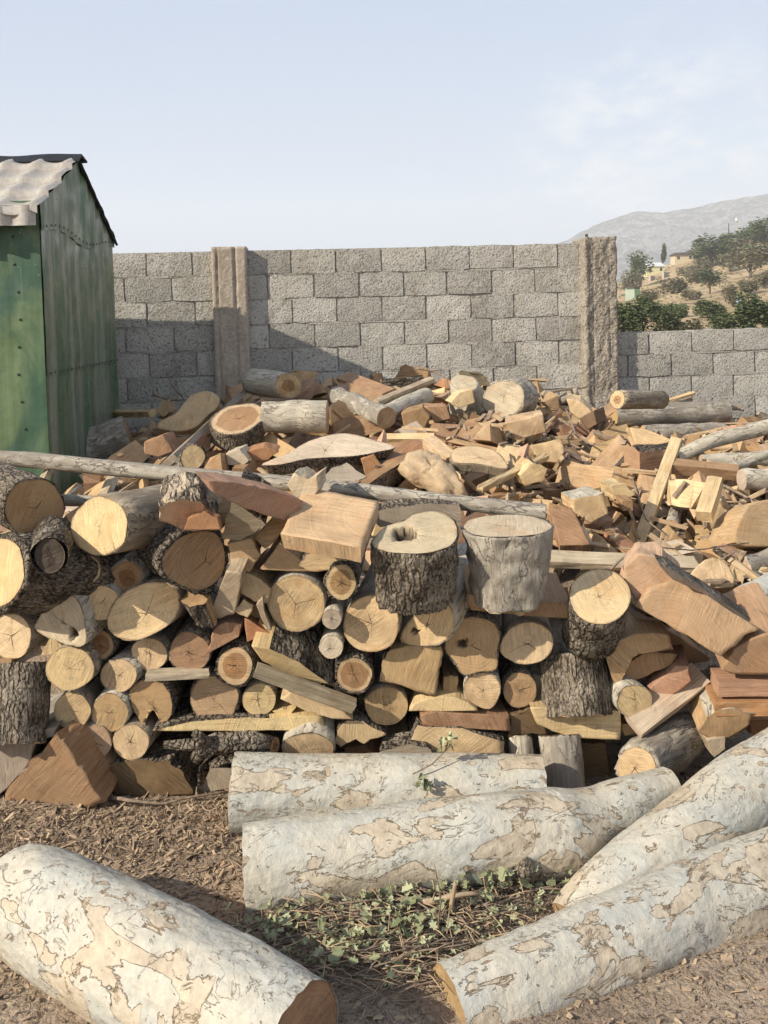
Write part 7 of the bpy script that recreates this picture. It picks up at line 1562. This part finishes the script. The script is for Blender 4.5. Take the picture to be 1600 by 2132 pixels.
ksplit('pointed pale wedge with two flat faces in the right heap', [(1272, 1010), (1300, 1006), (1324, 1030), (1296, 1044), (1278, 1040)], .08, c='Y', L=.2)
ksplit('large tan half round at the far right of the heap', S([(1530, 1130), (1536, 1090), (1560, 1050), (1600, 1040), (1640, 1060), (1640, 1130), (1580, 1140)], 2), .05, (-.2, .85, -.3), .2, 'T', sub=1)
ksplit('wedge of white-flecked bark wood left of the small squared end', [(1192, 1040), (1256, 1028), (1268, 1070), (1230, 1090), (1196, 1066)], .06, c='P', L=.2, bark='white', bedges=(0,))
ksplit('shield-shaped pale slab under the triangular wedge', [(1104, 928), (1168, 912), (1176, 940), (1164, 964), (1120, 960)], .07, (0, .85, -.4), .12, 'P')

# thin dry twigs over the heap
def twig(label, pts, r, Ys, group=None, name='twig', cat='twig', mat='twig', side=()):
    P = [at(p[0], p[1], Y) for p, Y in zip(pts, Ys)]
    out = []
    for i in range(len(P) - 1):
        for k in range(4):
            t = k / 4; q = P[i].lerp(P[i + 1], t); out.append(q + Vector((n3(q.x * 9, q.z * 9, 1), 0, n3(q.x * 9, q.z * 9, 5))) * r * 2.2)
    out.append(P[-1]); n = len(out)
    b = MB(); b.tube(out, [r * (1 - .6 * i / n) for i in range(n)], 6, rough=.08)
    for (i, dx, dy, dz) in side:
        q = out[min(i, n - 1)]; b.tube([q, q + Vector((dx * .5, dy * .5, dz * .55)), q + Vector((dx, dy, dz))], [r * .6, r * .45, r * .25], 5)
    o = b.build(name, M[mat], None, True); tag(o, label, cat, group); return o
twig('long curved dry twig arching over the middle of the right heap', [(1180, 850), (1200, 905), (1235, 928), (1285, 928), (1300, 990)], .007, [6.0, 5.6, 5.3, 5.1, 4.9])
twig('forked twig bending down from the pale triangular wedge', [(1206, 880), (1182, 912), (1190, 940), (1204, 958)], .006, [5.8, 5.6, 5.4, 5.3])
twig('long pale twig sweeping down right across the heap to the picture edge', [(1408, 985), (1490, 1002), (1560, 1040), (1620, 1090)], .008, [4.8, 4.5, 4.2, 4.0])
twig('dark thin twig curving over the white-grey plank', [(1268, 1190), (1310, 1150), (1380, 1140), (1440, 1146), (1560, 1130)], .005, [3.5, 3.5, 3.5, 3.6, 3.8], side=((6, .06, 0, .03),))
twig('forked twig lying in front of the pale half disc', [(1420, 1215), (1460, 1180), (1500, 1168), (1530, 1150)], .006, [3.55, 3.6, 3.6, 3.6], side=((4, .02, 0, -.07), (7, .05, 0, .02)))
twig('thin twig standing up beside the slanting lath', [(1330, 1030), (1318, 1000), (1345, 1080), (1400, 1130)], .006, [4.4, 4.5, 4.2, 4.0])
twig('thin dark twig arching above the heap before the tall wall', [(862, 768), (905, 772), (930, 790), (936, 806)], .009, [7.2, 7.2, 7.1, 7.0], side=((3, .1, 0, .0),))
twig('straight yellowish stick leaning against the rough pillar', [(1104, 826), (1160, 815), (1222, 806)], .014, [6.9, 7.2, 7.45], name='stick', cat='stick', mat='chip')
twig('bent grey stick by the tall wall in the hut shadow', [(318, 818), (340, 826), (380, 835), (352, 788)], .013, [6.9, 6.9, 6.8, 6.9])

# settled loose pieces
HP = [tuple(HEAP[i:i + 9]) for i in range(0, len(HEAP), 9)]
PM = []
for k, (v, f, m) in enumerate(proto_list()):
    for bk in ('furrow', 'grey'):
        me = bpy.data.meshes.new('split_piece'); me.from_pydata(v, [], f); me.materials.append(M['wood']); me.materials.append(M[bk])
        me.polygons.foreach_set('material_index', m)
        if k in (14,): me.polygons.foreach_set('use_smooth', [True] * len(me.polygons))
        me.update(); PM.append(me)
def in_poly(x, y, P):
    c = False
    for i in range(len(P)):
        x1, y1 = P[i - 1]; x2, y2 = P[i]
        if (y1 > y) != (y2 > y) and x < (x2 - x1) * (y - y1) / (y2 - y1) + x1: c = not c
    return c
def to_px(p):
    q = p - EYE; zc = q.dot(_F); return CX + FPX * q.dot(_R) / zc, CY - FPX * q.dot(_U) / zc
from mathutils import Quaternion
def hides_key(p):
    px, py = to_px(p)
    for pts, Y in KEYS:
        cx = sum(q[0] for q in pts) / len(pts); cy = sum(q[1] for q in pts) / len(pts)
        g = [(cx + (q[0] - cx) * 1.12, cy + (q[1] - cy) * 1.25 + 4) for q in pts]
        if in_poly(px, py, g) and p.y < Y + 0.10: return True
    return False
cand = []
for row in HP:
    t, s, x, y, z, w, a, b_, c_ = row
    p = Vector((x, y, z)) / 1000
    if hides_key(p): continue
    px, py = to_px(p); vis = -60 < px < 1660
    depth = heap_h(p.x, p.y) - p.z
    cand.append((depth > 0.07, not vis, p.y, row, p))
cand.sort(key=lambda q: (q[0], q[1], q[2]))
_used = {}
def place_words(p, what):
    px, py = to_px(p); best = []
    for (pts, Y), nm in zip(KEYS, KNAME):
        if not nm: continue
        cx = sum(q[0] for q in pts) / len(pts); cy = sum(q[1] for q in pts) / len(pts)
        best.append((math.hypot(px - cx, (py - cy) * 1.5), cx, cy, short(nm)))
    best.sort()
    for _, cx, cy, nm in best[:6]:
        dx, dy = px - cx, (py - cy) * 1.5
        rel = ('right of' if dx > 0 else 'left of') if abs(dx) > abs(dy) else ('in front of' if dy > 0 else 'behind')
        lb = f'{what} lying {rel} the {nm}'
        if len(lb.split()) <= 16 and lb not in _used:
            _used[lb] = 1; return lb
    return f'{what} lying loose in the heap'
KN = {0: 'bark-backed split wedge', 1: 'bark-backed split wedge', 2: 'bark-backed split wedge', 3: 'stubby bark-backed chunk', 4: 'stubby bark-backed chunk', 5: 'bare three-sided split', 6: 'bare four-sided split',
      7: 'squared billet', 8: 'squared cube-like offcut', 9: 'half-round billet', 10: 'flat board piece', 11: 'short flat board piece', 12: 'thin splinter', 13: 'thin splinter', 14: 'thin round stick of wood', 15: 'short bare chunk', 16: 'low bare wedge'}
CN = {'P': 'pale', 'Y': 'yellowish', 'T': 'tan', 'K': 'pinkish', 'R': 'reddish', 'B': 'brown', 'O': 'orange-red', 'W': 'whitish'}
NI = 0; vr, fr_, mr_ = [], [], []; tr_, sr_ = [], []
for dp, nv, _, row, p in cand:
    t, s, x, y, z, w, a, b_, c_ = row
    q = Quaternion((w, a, b_, c_)).normalized()
    cc = random.choices('PYTKRBOW', (13, 6, 30, 18, 13, 14, 5, 4) if p.x > .6 else (6, 4, 26, 16, 17, 24, 6, 4))[0]
    Mx = Matrix.LocRotScale(p, q, Vector((s / 100,) * 3))
    if NI < 235 and not dp and not nv:
        o = bpy.data.objects.new('split_piece', PM[t * 2 + (0 if random.random() < .45 else 1)]); COL.objects.link(o); o.matrix_basis = Mx; o.color = wcol(cc)
        tag(o, place_words(p, f'{CN[cc]} {KN[t]}'), 'firewood', f'loose {KN[t]}s of the heap')
        NI += 1
    else:
        v, f, m = proto_list()[t] if False else (None, None, None)
        me = PM[t * 2]; k = len(vr)
        vr += [Mx @ vv.co for vv in me.vertices]; _c = wcol(cc); tr_ += [_c[0], _c[1], _c[2], 1.0] * len(me.vertices); sr_ += [random.random()] * len(me.vertices); fr_ += [tuple(i + k for i in pl.vertices) for pl in me.polygons]; mr_ += [pl.material_index for pl in me.polygons]
rest = mesh('small_firewood', vr, fr_, [M['wood_mixed'], M['furrow']], None, False, mr_, attr={'seed': sr_})
_a = rest.data.attributes.new('tint', 'FLOAT_COLOR', 'POINT'); _a.data.foreach_set('color', tr_); tag(rest, kind='stuff')
# splinters, chips and bark crumbs strewn over the heap, lying on what is under them
from mathutils.bvhtree import BVHTree
_bv, _bf = list(vr), list(fr_)
for o in list(COL.objects):
    if o.name.startswith('split_piece'):
        k = len(_bv); Mx = o.matrix_basis
        _bv += [Mx @ vv.co for vv in o.data.vertices]; _bf += [tuple(i + k for i in pl.vertices) for pl in o.data.polygons]
k = len(_bv); _bv += [Vector(q) for q in _hv]; _bf += [tuple(i + k for i in pl.vertices) for pl in deb.data.polygons]
tree_ = BVHTree.FromPolygons([tuple(q) for q in _bv], _bf)
v, f, m = [], [], []; r_ = random.Random(12)
for i in range(2600):
    x, y = r_.uniform(-2.0, 4.2), r_.uniform(3.45, 7.6)
    if r_.random() < .4: x, y = r_.uniform(.4, 3.4), r_.uniform(3.45, 6.5)
    h = tree_.ray_cast(Vector((x, y, 3)), Vector((0, 0, -1)))
    if h[0] is None: continue
    nn = h[1] if h[1].z > 0 else -h[1]
    nn = (nn + Vector((0, 0, .35))).normalized()
    big = r_.random() < .22
    L, W, T = (r_.uniform(.06, .15), r_.uniform(.006, .018), r_.uniform(.004, .010)) if big else (r_.uniform(.012, .06), r_.uniform(.005, .02), r_.uniform(.002, .008))
    c = h[0] + nn * (T + .002)
    R = nn.to_track_quat('Z', 'Y').to_matrix() @ Matrix.Rotation(r_.uniform(0, 6.28), 3, 'Z') @ Matrix.Rotation(r_.gauss(0, .22), 3, 'X')
    k = len(v)
    for a in (-1, 1):
        for b in (-1, 1):
            for e in (-1, 1): v.append(c + R @ Vector((a * W * r_.uniform(.3, 1), b * L * r_.uniform(.7, 1), e * T)))
    f += [tuple(q + k for q in qq) for qq in ((0, 1, 3, 2), (4, 6, 7, 5), (0, 4, 5, 1), (2, 3, 7, 6), (0, 2, 6, 4), (1, 5, 7, 3))]
    m += [r_.choice((0, 0, 1, 2))] * 6
M['splint'] = m_plain('pale_splinter', (0.48, 0.36, 0.22), 0.8, 0.3, 30, (0.36, 0.24, 0.14), 0.001)
tag(mesh('splinters', v, f, [M['splint'], M['chip'], M['chipdark']], None, False, m), kind='stuff')
# ------------------------------------------------------------------ the white plane logs in front
def trunk(label, path, radii, face=None, n=120, per=34, seed=0, c='T', end2=True, knots=7):
    """a thick bark-flaking log through given axis points (world), one object with its cut ends as parts"""
    P = [Vector(p) for p in path]; out, rr = [], []
    for i in range(len(P) - 1):
        p0, p1, p2, p3 = P[max(i - 1, 0)], P[i], P[i + 1], P[min(i + 2, len(P) - 1)]
        for k in range(per):
            t = k / per
            out.append(0.5 * ((2 * p1) + (p2 - p0) * t + (2 * p0 - 5 * p1 + 4 * p2 - p3) * t * t + (3 * p1 - p0 - 3 * p2 + p3) * t ** 3))
            rr.append(radii[i] + (radii[i + 1] - radii[i]) * (t * t * (3 - 2 * t)))
    out.append(P[-1]); rr.append(radii[-1])
    Mx = frame(P[0], P[-1] - P[0]); inv = Mx.inverted(); out = [inv @ q for q in out]
    v, f = [], []; m = len(out); rk = random.Random(seed * 17 + 3); Lt = out[-1].y
    kn = [(rk.uniform(.05, .95) * Lt, rk.uniform(0, 6.28), rk.uniform(.02, .06), rk.uniform(-.05, .09)) for _ in range(knots)]
    for j, q in enumerate(out):
        tg = (out[min(j + 1, m - 1)] - out[max(j - 1, 0)]).normalized()
        X = tg.cross(Vector((0, 0, 1))).normalized(); Z = X.cross(tg)
        for i in range(n):
            a = 2 * math.pi * i / n; y = q.y
            g = 1 + .06 * n3(math.cos(a) * .9 + seed, y * 2.4, math.sin(a) * .9) + .035 * n3(math.cos(a) * 2 + seed, y * 6, math.sin(a) * 2) + .010 * n3(math.cos(a) * 7 + seed, y * 18, math.sin(a) * 7)
            fl = n3(math.cos(a) * rr[j] * 16 + seed * 3, y * 8, math.sin(a) * rr[j] * 16) + .5 * n3(math.cos(a) * rr[j] * 40 + seed, y * 22, math.sin(a) * rr[j] * 40)
            g += .016 * (1 if fl > .12 else (fl / .12 if fl > 0 else 0)) + .008 * n3(math.cos(a) * rr[j] * 70, y * 60, math.sin(a) * rr[j] * 70)
            for (ky, ka, kw, kh) in kn:
                dy = (y - ky) / kw
                if abs(dy) < 2.5:
                    da = ((a - ka + math.pi) % (2 * math.pi) - math.pi) * rr[j] / kw; e2 = dy * dy + da * da
                    if e2 < 6: g += kh * (math.exp(-e2) - .55 * math.exp(-e2 * 4.5))
            w = 0.0
            if j in (0, m - 1): w = rr[j] * .04 * n3(math.cos(a) * 3, seed, math.sin(a) * 3)
            v.append(q + (X * math.cos(a) + Z * math.sin(a)) * rr[j] * g + tg * w)
    for j in range(m - 1):
        for i in range(n):
            i2 = (i + 1) % n; f.append((j * n + i, j * n + i2, (j + 1) * n + i2, (j + 1) * n + i))
    col = wcol(c)
    o = mesh('log', v, f, M['plane'], None, True, mw=Mx, color=col); tag(o, label, 'log', None)
    for j, sgn in ((0, 1), (m - 1, -1)):
        if j and not end2: continue
        q = out[j]; tg = (out[1] - out[0]).normalized() if j == 0 else (out[-2] - out[-1]).normalized()
        F = frame(q + tg * .002, tg)
        iv = F.inverted(); O = [iv @ v[j * n + i] for i in range(n)]; O = [(p.x * .99, p.z * .99) for p in O]
        if area2(O) < 0: O = O[::-1]
        e = cap_mesh('cut_end', O, o, col, M['wood'], rough=.002); e.matrix_basis = F
    return o
def gp(px, py_bottom, r_):
    """axis point of a log of radius r_ resting on the ground, whose lower edge is seen at this pixel"""
    for Y in np.arange(1.4, 3.6, .005):
        # lower silhouette tangent, seen from the eye
        c = Vector((0, Y, r_)); dv = math.atan2(CAMZ - r_, Y) + math.asin(r_ / math.hypot(CAMZ - r_, Y))
        py = hz(px) + FPX * math.tan(dv)
        if py <= py_bottom: break
    p = at(px, py_bottom, Y); return Vector((p.x, Y, r_))
def ap(px, py, Y): return at(px, py, Y)
trunk('white flaking log lying level at the back, close against the stack', [ap(488, 1650, 2.80), ap(700, 1652, 2.80), ap(930, 1652, 2.79), ap(1132, 1650, 2.78)], [.116, .112, .110, .106], seed=1)
trunk('long white flaking log with a bend and raised right end, in the middle', [ap(514, 1822, 2.46), ap(660, 1800, 2.48), ap(850, 1768, 2.50), ap(1040, 1745, 2.52), ap(1160, 1738, 2.56), ap(1270, 1690, 2.62), ap(1396, 1640, 2.70)],
      [.124, .122, .112, .110, .118, .078, .058], seed=2)
trunk('white flaking log slanting up right, partly behind the nearest right-hand log', [ap(1208, 1950, 2.29), ap(1275, 1872, 2.36), ap(1430, 1745, 2.50), ap(1580, 1632, 2.66), ap(1720, 1540, 2.78)], [.092, .096, .102, .108, .104], seed=3)
trunk('large white flaking log slanting up right at the lower right corner', [ap(938, 2112, 2.02), ap(1120, 2040, 2.10), ap(1330, 1950, 2.22), ap(1520, 1870, 2.34), ap(1720, 1790, 2.46)], [.098, .104, .112, .116, .118], seed=4)
trunk('thickest white flaking log at the lower left, its sawn end facing right', [ap(622, 2196, 1.80), ap(440, 2085, 1.93), ap(260, 1985, 2.08), ap(110, 1900, 2.24), ap(40, 1862, 2.33)], [.128, .132, .138, .134, .118], seed=5, c='B')

# ------------------------------------------------------------------ litter on the yard
def litter(name, n, area, size, mats, seed, zf=gz, flat=.35, asp=(.18, .5), th=(.08, .25)):
    v, f, m = [], [], []; r_ = random.Random(seed)
    for i in range(n):
        x, y = area(r_); L = r_.uniform(*size) * (r_.random() ** 1.2 * .9 + .25); W = L * r_.uniform(*asp); T = W * r_.uniform(*th)
        c = Vector((x, y, zf(x, y) + T * .6 + r_.uniform(0, .006)))
        R = Matrix.Rotation(r_.uniform(0, 6.28), 3, 'Z') @ Matrix.Rotation(r_.gauss(0, flat), 3, 'X') @ Matrix.Rotation(r_.gauss(0, flat), 3, 'Y')
        k = len(v); j = [r_.uniform(.5, 1) for _ in range(4)]
        for (a, b) in ((-1, -j[0]), (1, -j[1]), (j[2], 1), (-j[3], 1)):
            v.append(c + R @ Vector((a * W, b * L, -T))); v.append(c + R @ Vector((a * W * .8, b * L * .9, T)))
        f += [tuple(q + k for q in qq) for qq in ((1, 3, 5, 7), (0, 1, 7, 6), (0, 2, 3, 1), (2, 4, 5, 3), (4, 6, 7, 5))]
        m += [r_.randrange(len(mats))] * 5
    o = mesh(name, v, f, mats, None, False, m); tag(o, kind='stuff'); return o
def yard(r_):
    y = 1.75 + 1.35 * r_.random(); return r_.uniform(-.62, .62) * y, y
def foot(r_):
    y = 2.62 + abs(r_.gauss(0, .16)); return r_.uniform(-1.4, .5), y
def leftyard(r_): return r_.uniform(-1.3, -.15), r_.uniform(2.1, 2.95)
litter('wood_chips', 15000, yard, (.003, .014), [M['chip'], M['chipdark'], M['chipdark']], 1)
litter('wood_chips', 9000, leftyard, (.003, .016), [M['chip'], M['chipdark']], 2)
litter('wood_shavings', 4200, foot, (.008, .036), [M['chip'], M['chip'], M['chipdark']], 3, asp=(.05, .16), flat=.6)
litter('bark_flakes', 420, yard, (.010, .034), [M['chipdark'], M['chip']], 4, asp=(.4, .8), th=(.04, .1))

# brush: thin branches and wilted leaves between the logs
def brush_xy(r_):
    while True:
        px, py = r_.gauss(830, 190), r_.gauss(1975, 75)
        if 470 < px < 1200 and 1840 < py < 2140: break
    Y = 1.5 * FPX / (py - hz(px)); p = at(px, py, Y); return p.x, Y
v, f = [], []; r_ = random.Random(21); mb = MB()
for i in range(420):
    x, y = brush_xy(r_); a = r_.gauss(0.1, .7); L = r_.uniform(.06, .32); p = Vector((x, y, .008 + r_.random() * .03)); pts = []
    d = Vector((math.cos(a), math.sin(a) * .8, r_.gauss(0, .10)))
    for k in range(6):
        pts.append(p + d * (L * (k / 5 - .5)) + Vector((n3(i, k * .5, 1), n3(i, k * .5, 2), .5 * n3(i, k * .5, 3))) * .02)
        pts[-1].z = max(pts[-1].z, .006)
    r0 = r_.choice((.0010, .0014, .0018, .0026)); mb.tube(pts, [r0 * (1 - .1 * k) for k in range(6)], 5)
tag(mb.build('brushwood', M['twig'], None, True), kind='stuff')
def leaf_mesh(name, n, xyf, zr, seed, size=(.014, .034)):
    v, f, tn = [], [], []; r_ = random.Random(seed)
    for i in range(n):
        x, y = xyf(r_); c = Vector((x, y, r_.uniform(*zr) + .01)); s = r_.uniform(*size)
        R = Matrix.Rotation(r_.uniform(0, 6.28), 3, 'Z') @ Matrix.Rotation(r_.gauss(0, .6), 3, 'X') @ Matrix.Rotation(r_.gauss(0, .6), 3, 'Y')
        k = len(v); cu = r_.uniform(.2, 1.3)
        # lobed plane-tree leaf, folded along its midrib
        half = [(0, -1.0), (.55, -.75), (.42, -.30), (.95, .05), (.45, .25), (.5, .75), (0, 1.1)]
        for (a, b) in half: v.append(c + R @ Vector((a * s, b * s, cu * a * s + .15 * b * b * s)))
        for (a, b) in half[1:-1]: v.append(c + R @ Vector((-a * s, b * s, cu * a * s * r_.uniform(.4, 1.2) + .15 * b * b * s)))
        f.append(tuple(k + q for q in range(7))); f.append((k, k + 6, k + 11, k + 10, k + 9, k + 8, k + 7))
        tn += [r_.random()] * 12
    o = mesh(name, v, f, M['leaf'], None, False, attr={'tone': tn}); tag(o, kind='stuff'); return o
leaf_mesh('fallen_leaves', 450, brush_xy, (.002, .035), 31, (.005, .014))
mb = MB()
for i in range(260):
    x, y = brush_xy(r_); a = r_.uniform(0, 6.28); L = r_.uniform(.02, .11); z = .012 + r_.random() * .04
    d = Vector((math.cos(a), math.sin(a), r_.gauss(0, .12))) * L / 2; c = Vector((x, y, z))
    mb.tube([c - d, c + Vector((0, 0, .004)), c + d], [.0012, .0016, .0010], 4)
tag(mb.build('dry_straw', M['splint'], None, True), kind='stuff')
def clump(px, py, sp):
    Y = 1.5 * FPX / (py - hz(px)); p = at(px, py, Y)
    return lambda r_: (p.x + r_.gauss(0, sp), Y + r_.gauss(0, sp))
for i, (px, py, sp, n) in enumerate([(790, 1935, .05, 40), (1010, 1905, .06, 60), (860, 1990, .05, 25), (720, 2040, .05, 35), (1120, 1890, .04, 25), (600, 1990, .05, 20)]):
    leaf_mesh('fallen_leaves', n, clump(px, py, sp), (.01, .06), 50 + i, (.007, .019))

def gtwig(label, pts, r, z=.02, side=(), mat='twig', name='twig'):
    P = []
    for k, (px, py, dz) in enumerate(pts):
        Y = (CAMZ - z - dz) * FPX / (py - hz(px)); P.append((px, py, Y))
    return twig(label, [(p[0], p[1]) for p in P], r, [p[2] for p in P], side=side, mat=mat, name=name, cat=name)
gtwig('long thin brown branch lying across the brush from the middle log', [(610, 1905, .03), (690, 1922, .03), (760, 1962, .02), (860, 2010, .02), (930, 2030, .01)], .006)
gtwig('grey branch running level under the middle log', [(490, 1948, .01), (600, 1930, .02), (760, 1905, .03), (880, 1893, .03)], .007)
gtwig('pale peeled stick rising from the brush below the middle log', [(958, 1930, .0), (945, 1890, .06), (948, 1838, .13)], .009, mat='chip', name='stick')
gtwig('pale broken stick end lying against the middle log', [(880, 1880, .06), (940, 1862, .08), (1000, 1862, .07)], .010, mat='chip', name='stick')
gtwig('tan bark strip lying beside the nearest right-hand log', [(930, 1945, .01), (985, 1952, .015), (1040, 1970, .01)], .009, mat='chip', name='stick')
gtwig('dark branch lying along the edge of the thickest log', [(640, 2030, .02), (700, 1990, .02), (770, 1965, .02), (860, 1950, .02)], .007)
gtwig('thin twig standing up out of the brush', [(900, 1985, .0), (915, 1940, .05), (917, 1880, .15), (905, 1800, .25)], .003)
gtwig('short brown branch lying left of the brush', [(500, 1945, .01), (560, 1960, .02), (640, 1985, .02)], .006)
gtwig('thin grey branch lying flat at the left foot of the stack', [(210, 1655, .02), (270, 1672, .03), (340, 1668, .03), (480, 1648, .03)], .007)
twig('small leafy sprig lying on the back log', [(860, 1612), (900, 1590), (925, 1565), (938, 1548)], .0025, [2.70, 2.72, 2.74, 2.74])
leaf_mesh('sprig_leaves', 9, lambda r_: (at(935, 1550, 2.73).x + r_.gauss(0, .012), 2.73 + r_.gauss(0, .01)), (at(935, 1550, 2.73).z - .03, at(935, 1550, 2.73).z + .02), 77, (.012, .02))
leaf_mesh('sprig_leaves', 9, lambda r_: (at(880, 1630, 2.68).x + r_.gauss(0, .015), 2.675 + r_.gauss(0, .006)), (at(880, 1630, 2.68).z - .03, at(880, 1630, 2.68).z + .01), 78, (.01, .018))
board('flat grey splinter lying on the chips below the triangular wedge', at(172, 1742, 2.80), at(208, 1682, 2.97), .030, .012, (0, -.3, .95), 'W', name='splinter', cat='splinter')
board('pale offcut lying at the lower left corner of the yard', at(-10, 2105, 2.10), at(110, 2128, 2.05), .05, .012, (0, -.2, .97), 'T', name='splinter', cat='splinter')
_p = gp(1098, 1900, .02); b = MB(); b.tube([_p + Vector((-.02, 0, .03)), _p + Vector((.0, 0, .05)), _p + Vector((.02, 0, .02))], [.02, .03, .02], 12, rough=.15)
tag(b.build('bark_lump', M['furrow'], None, True), 'dark rounded bark lump lying in the leaves', 'bark lump')
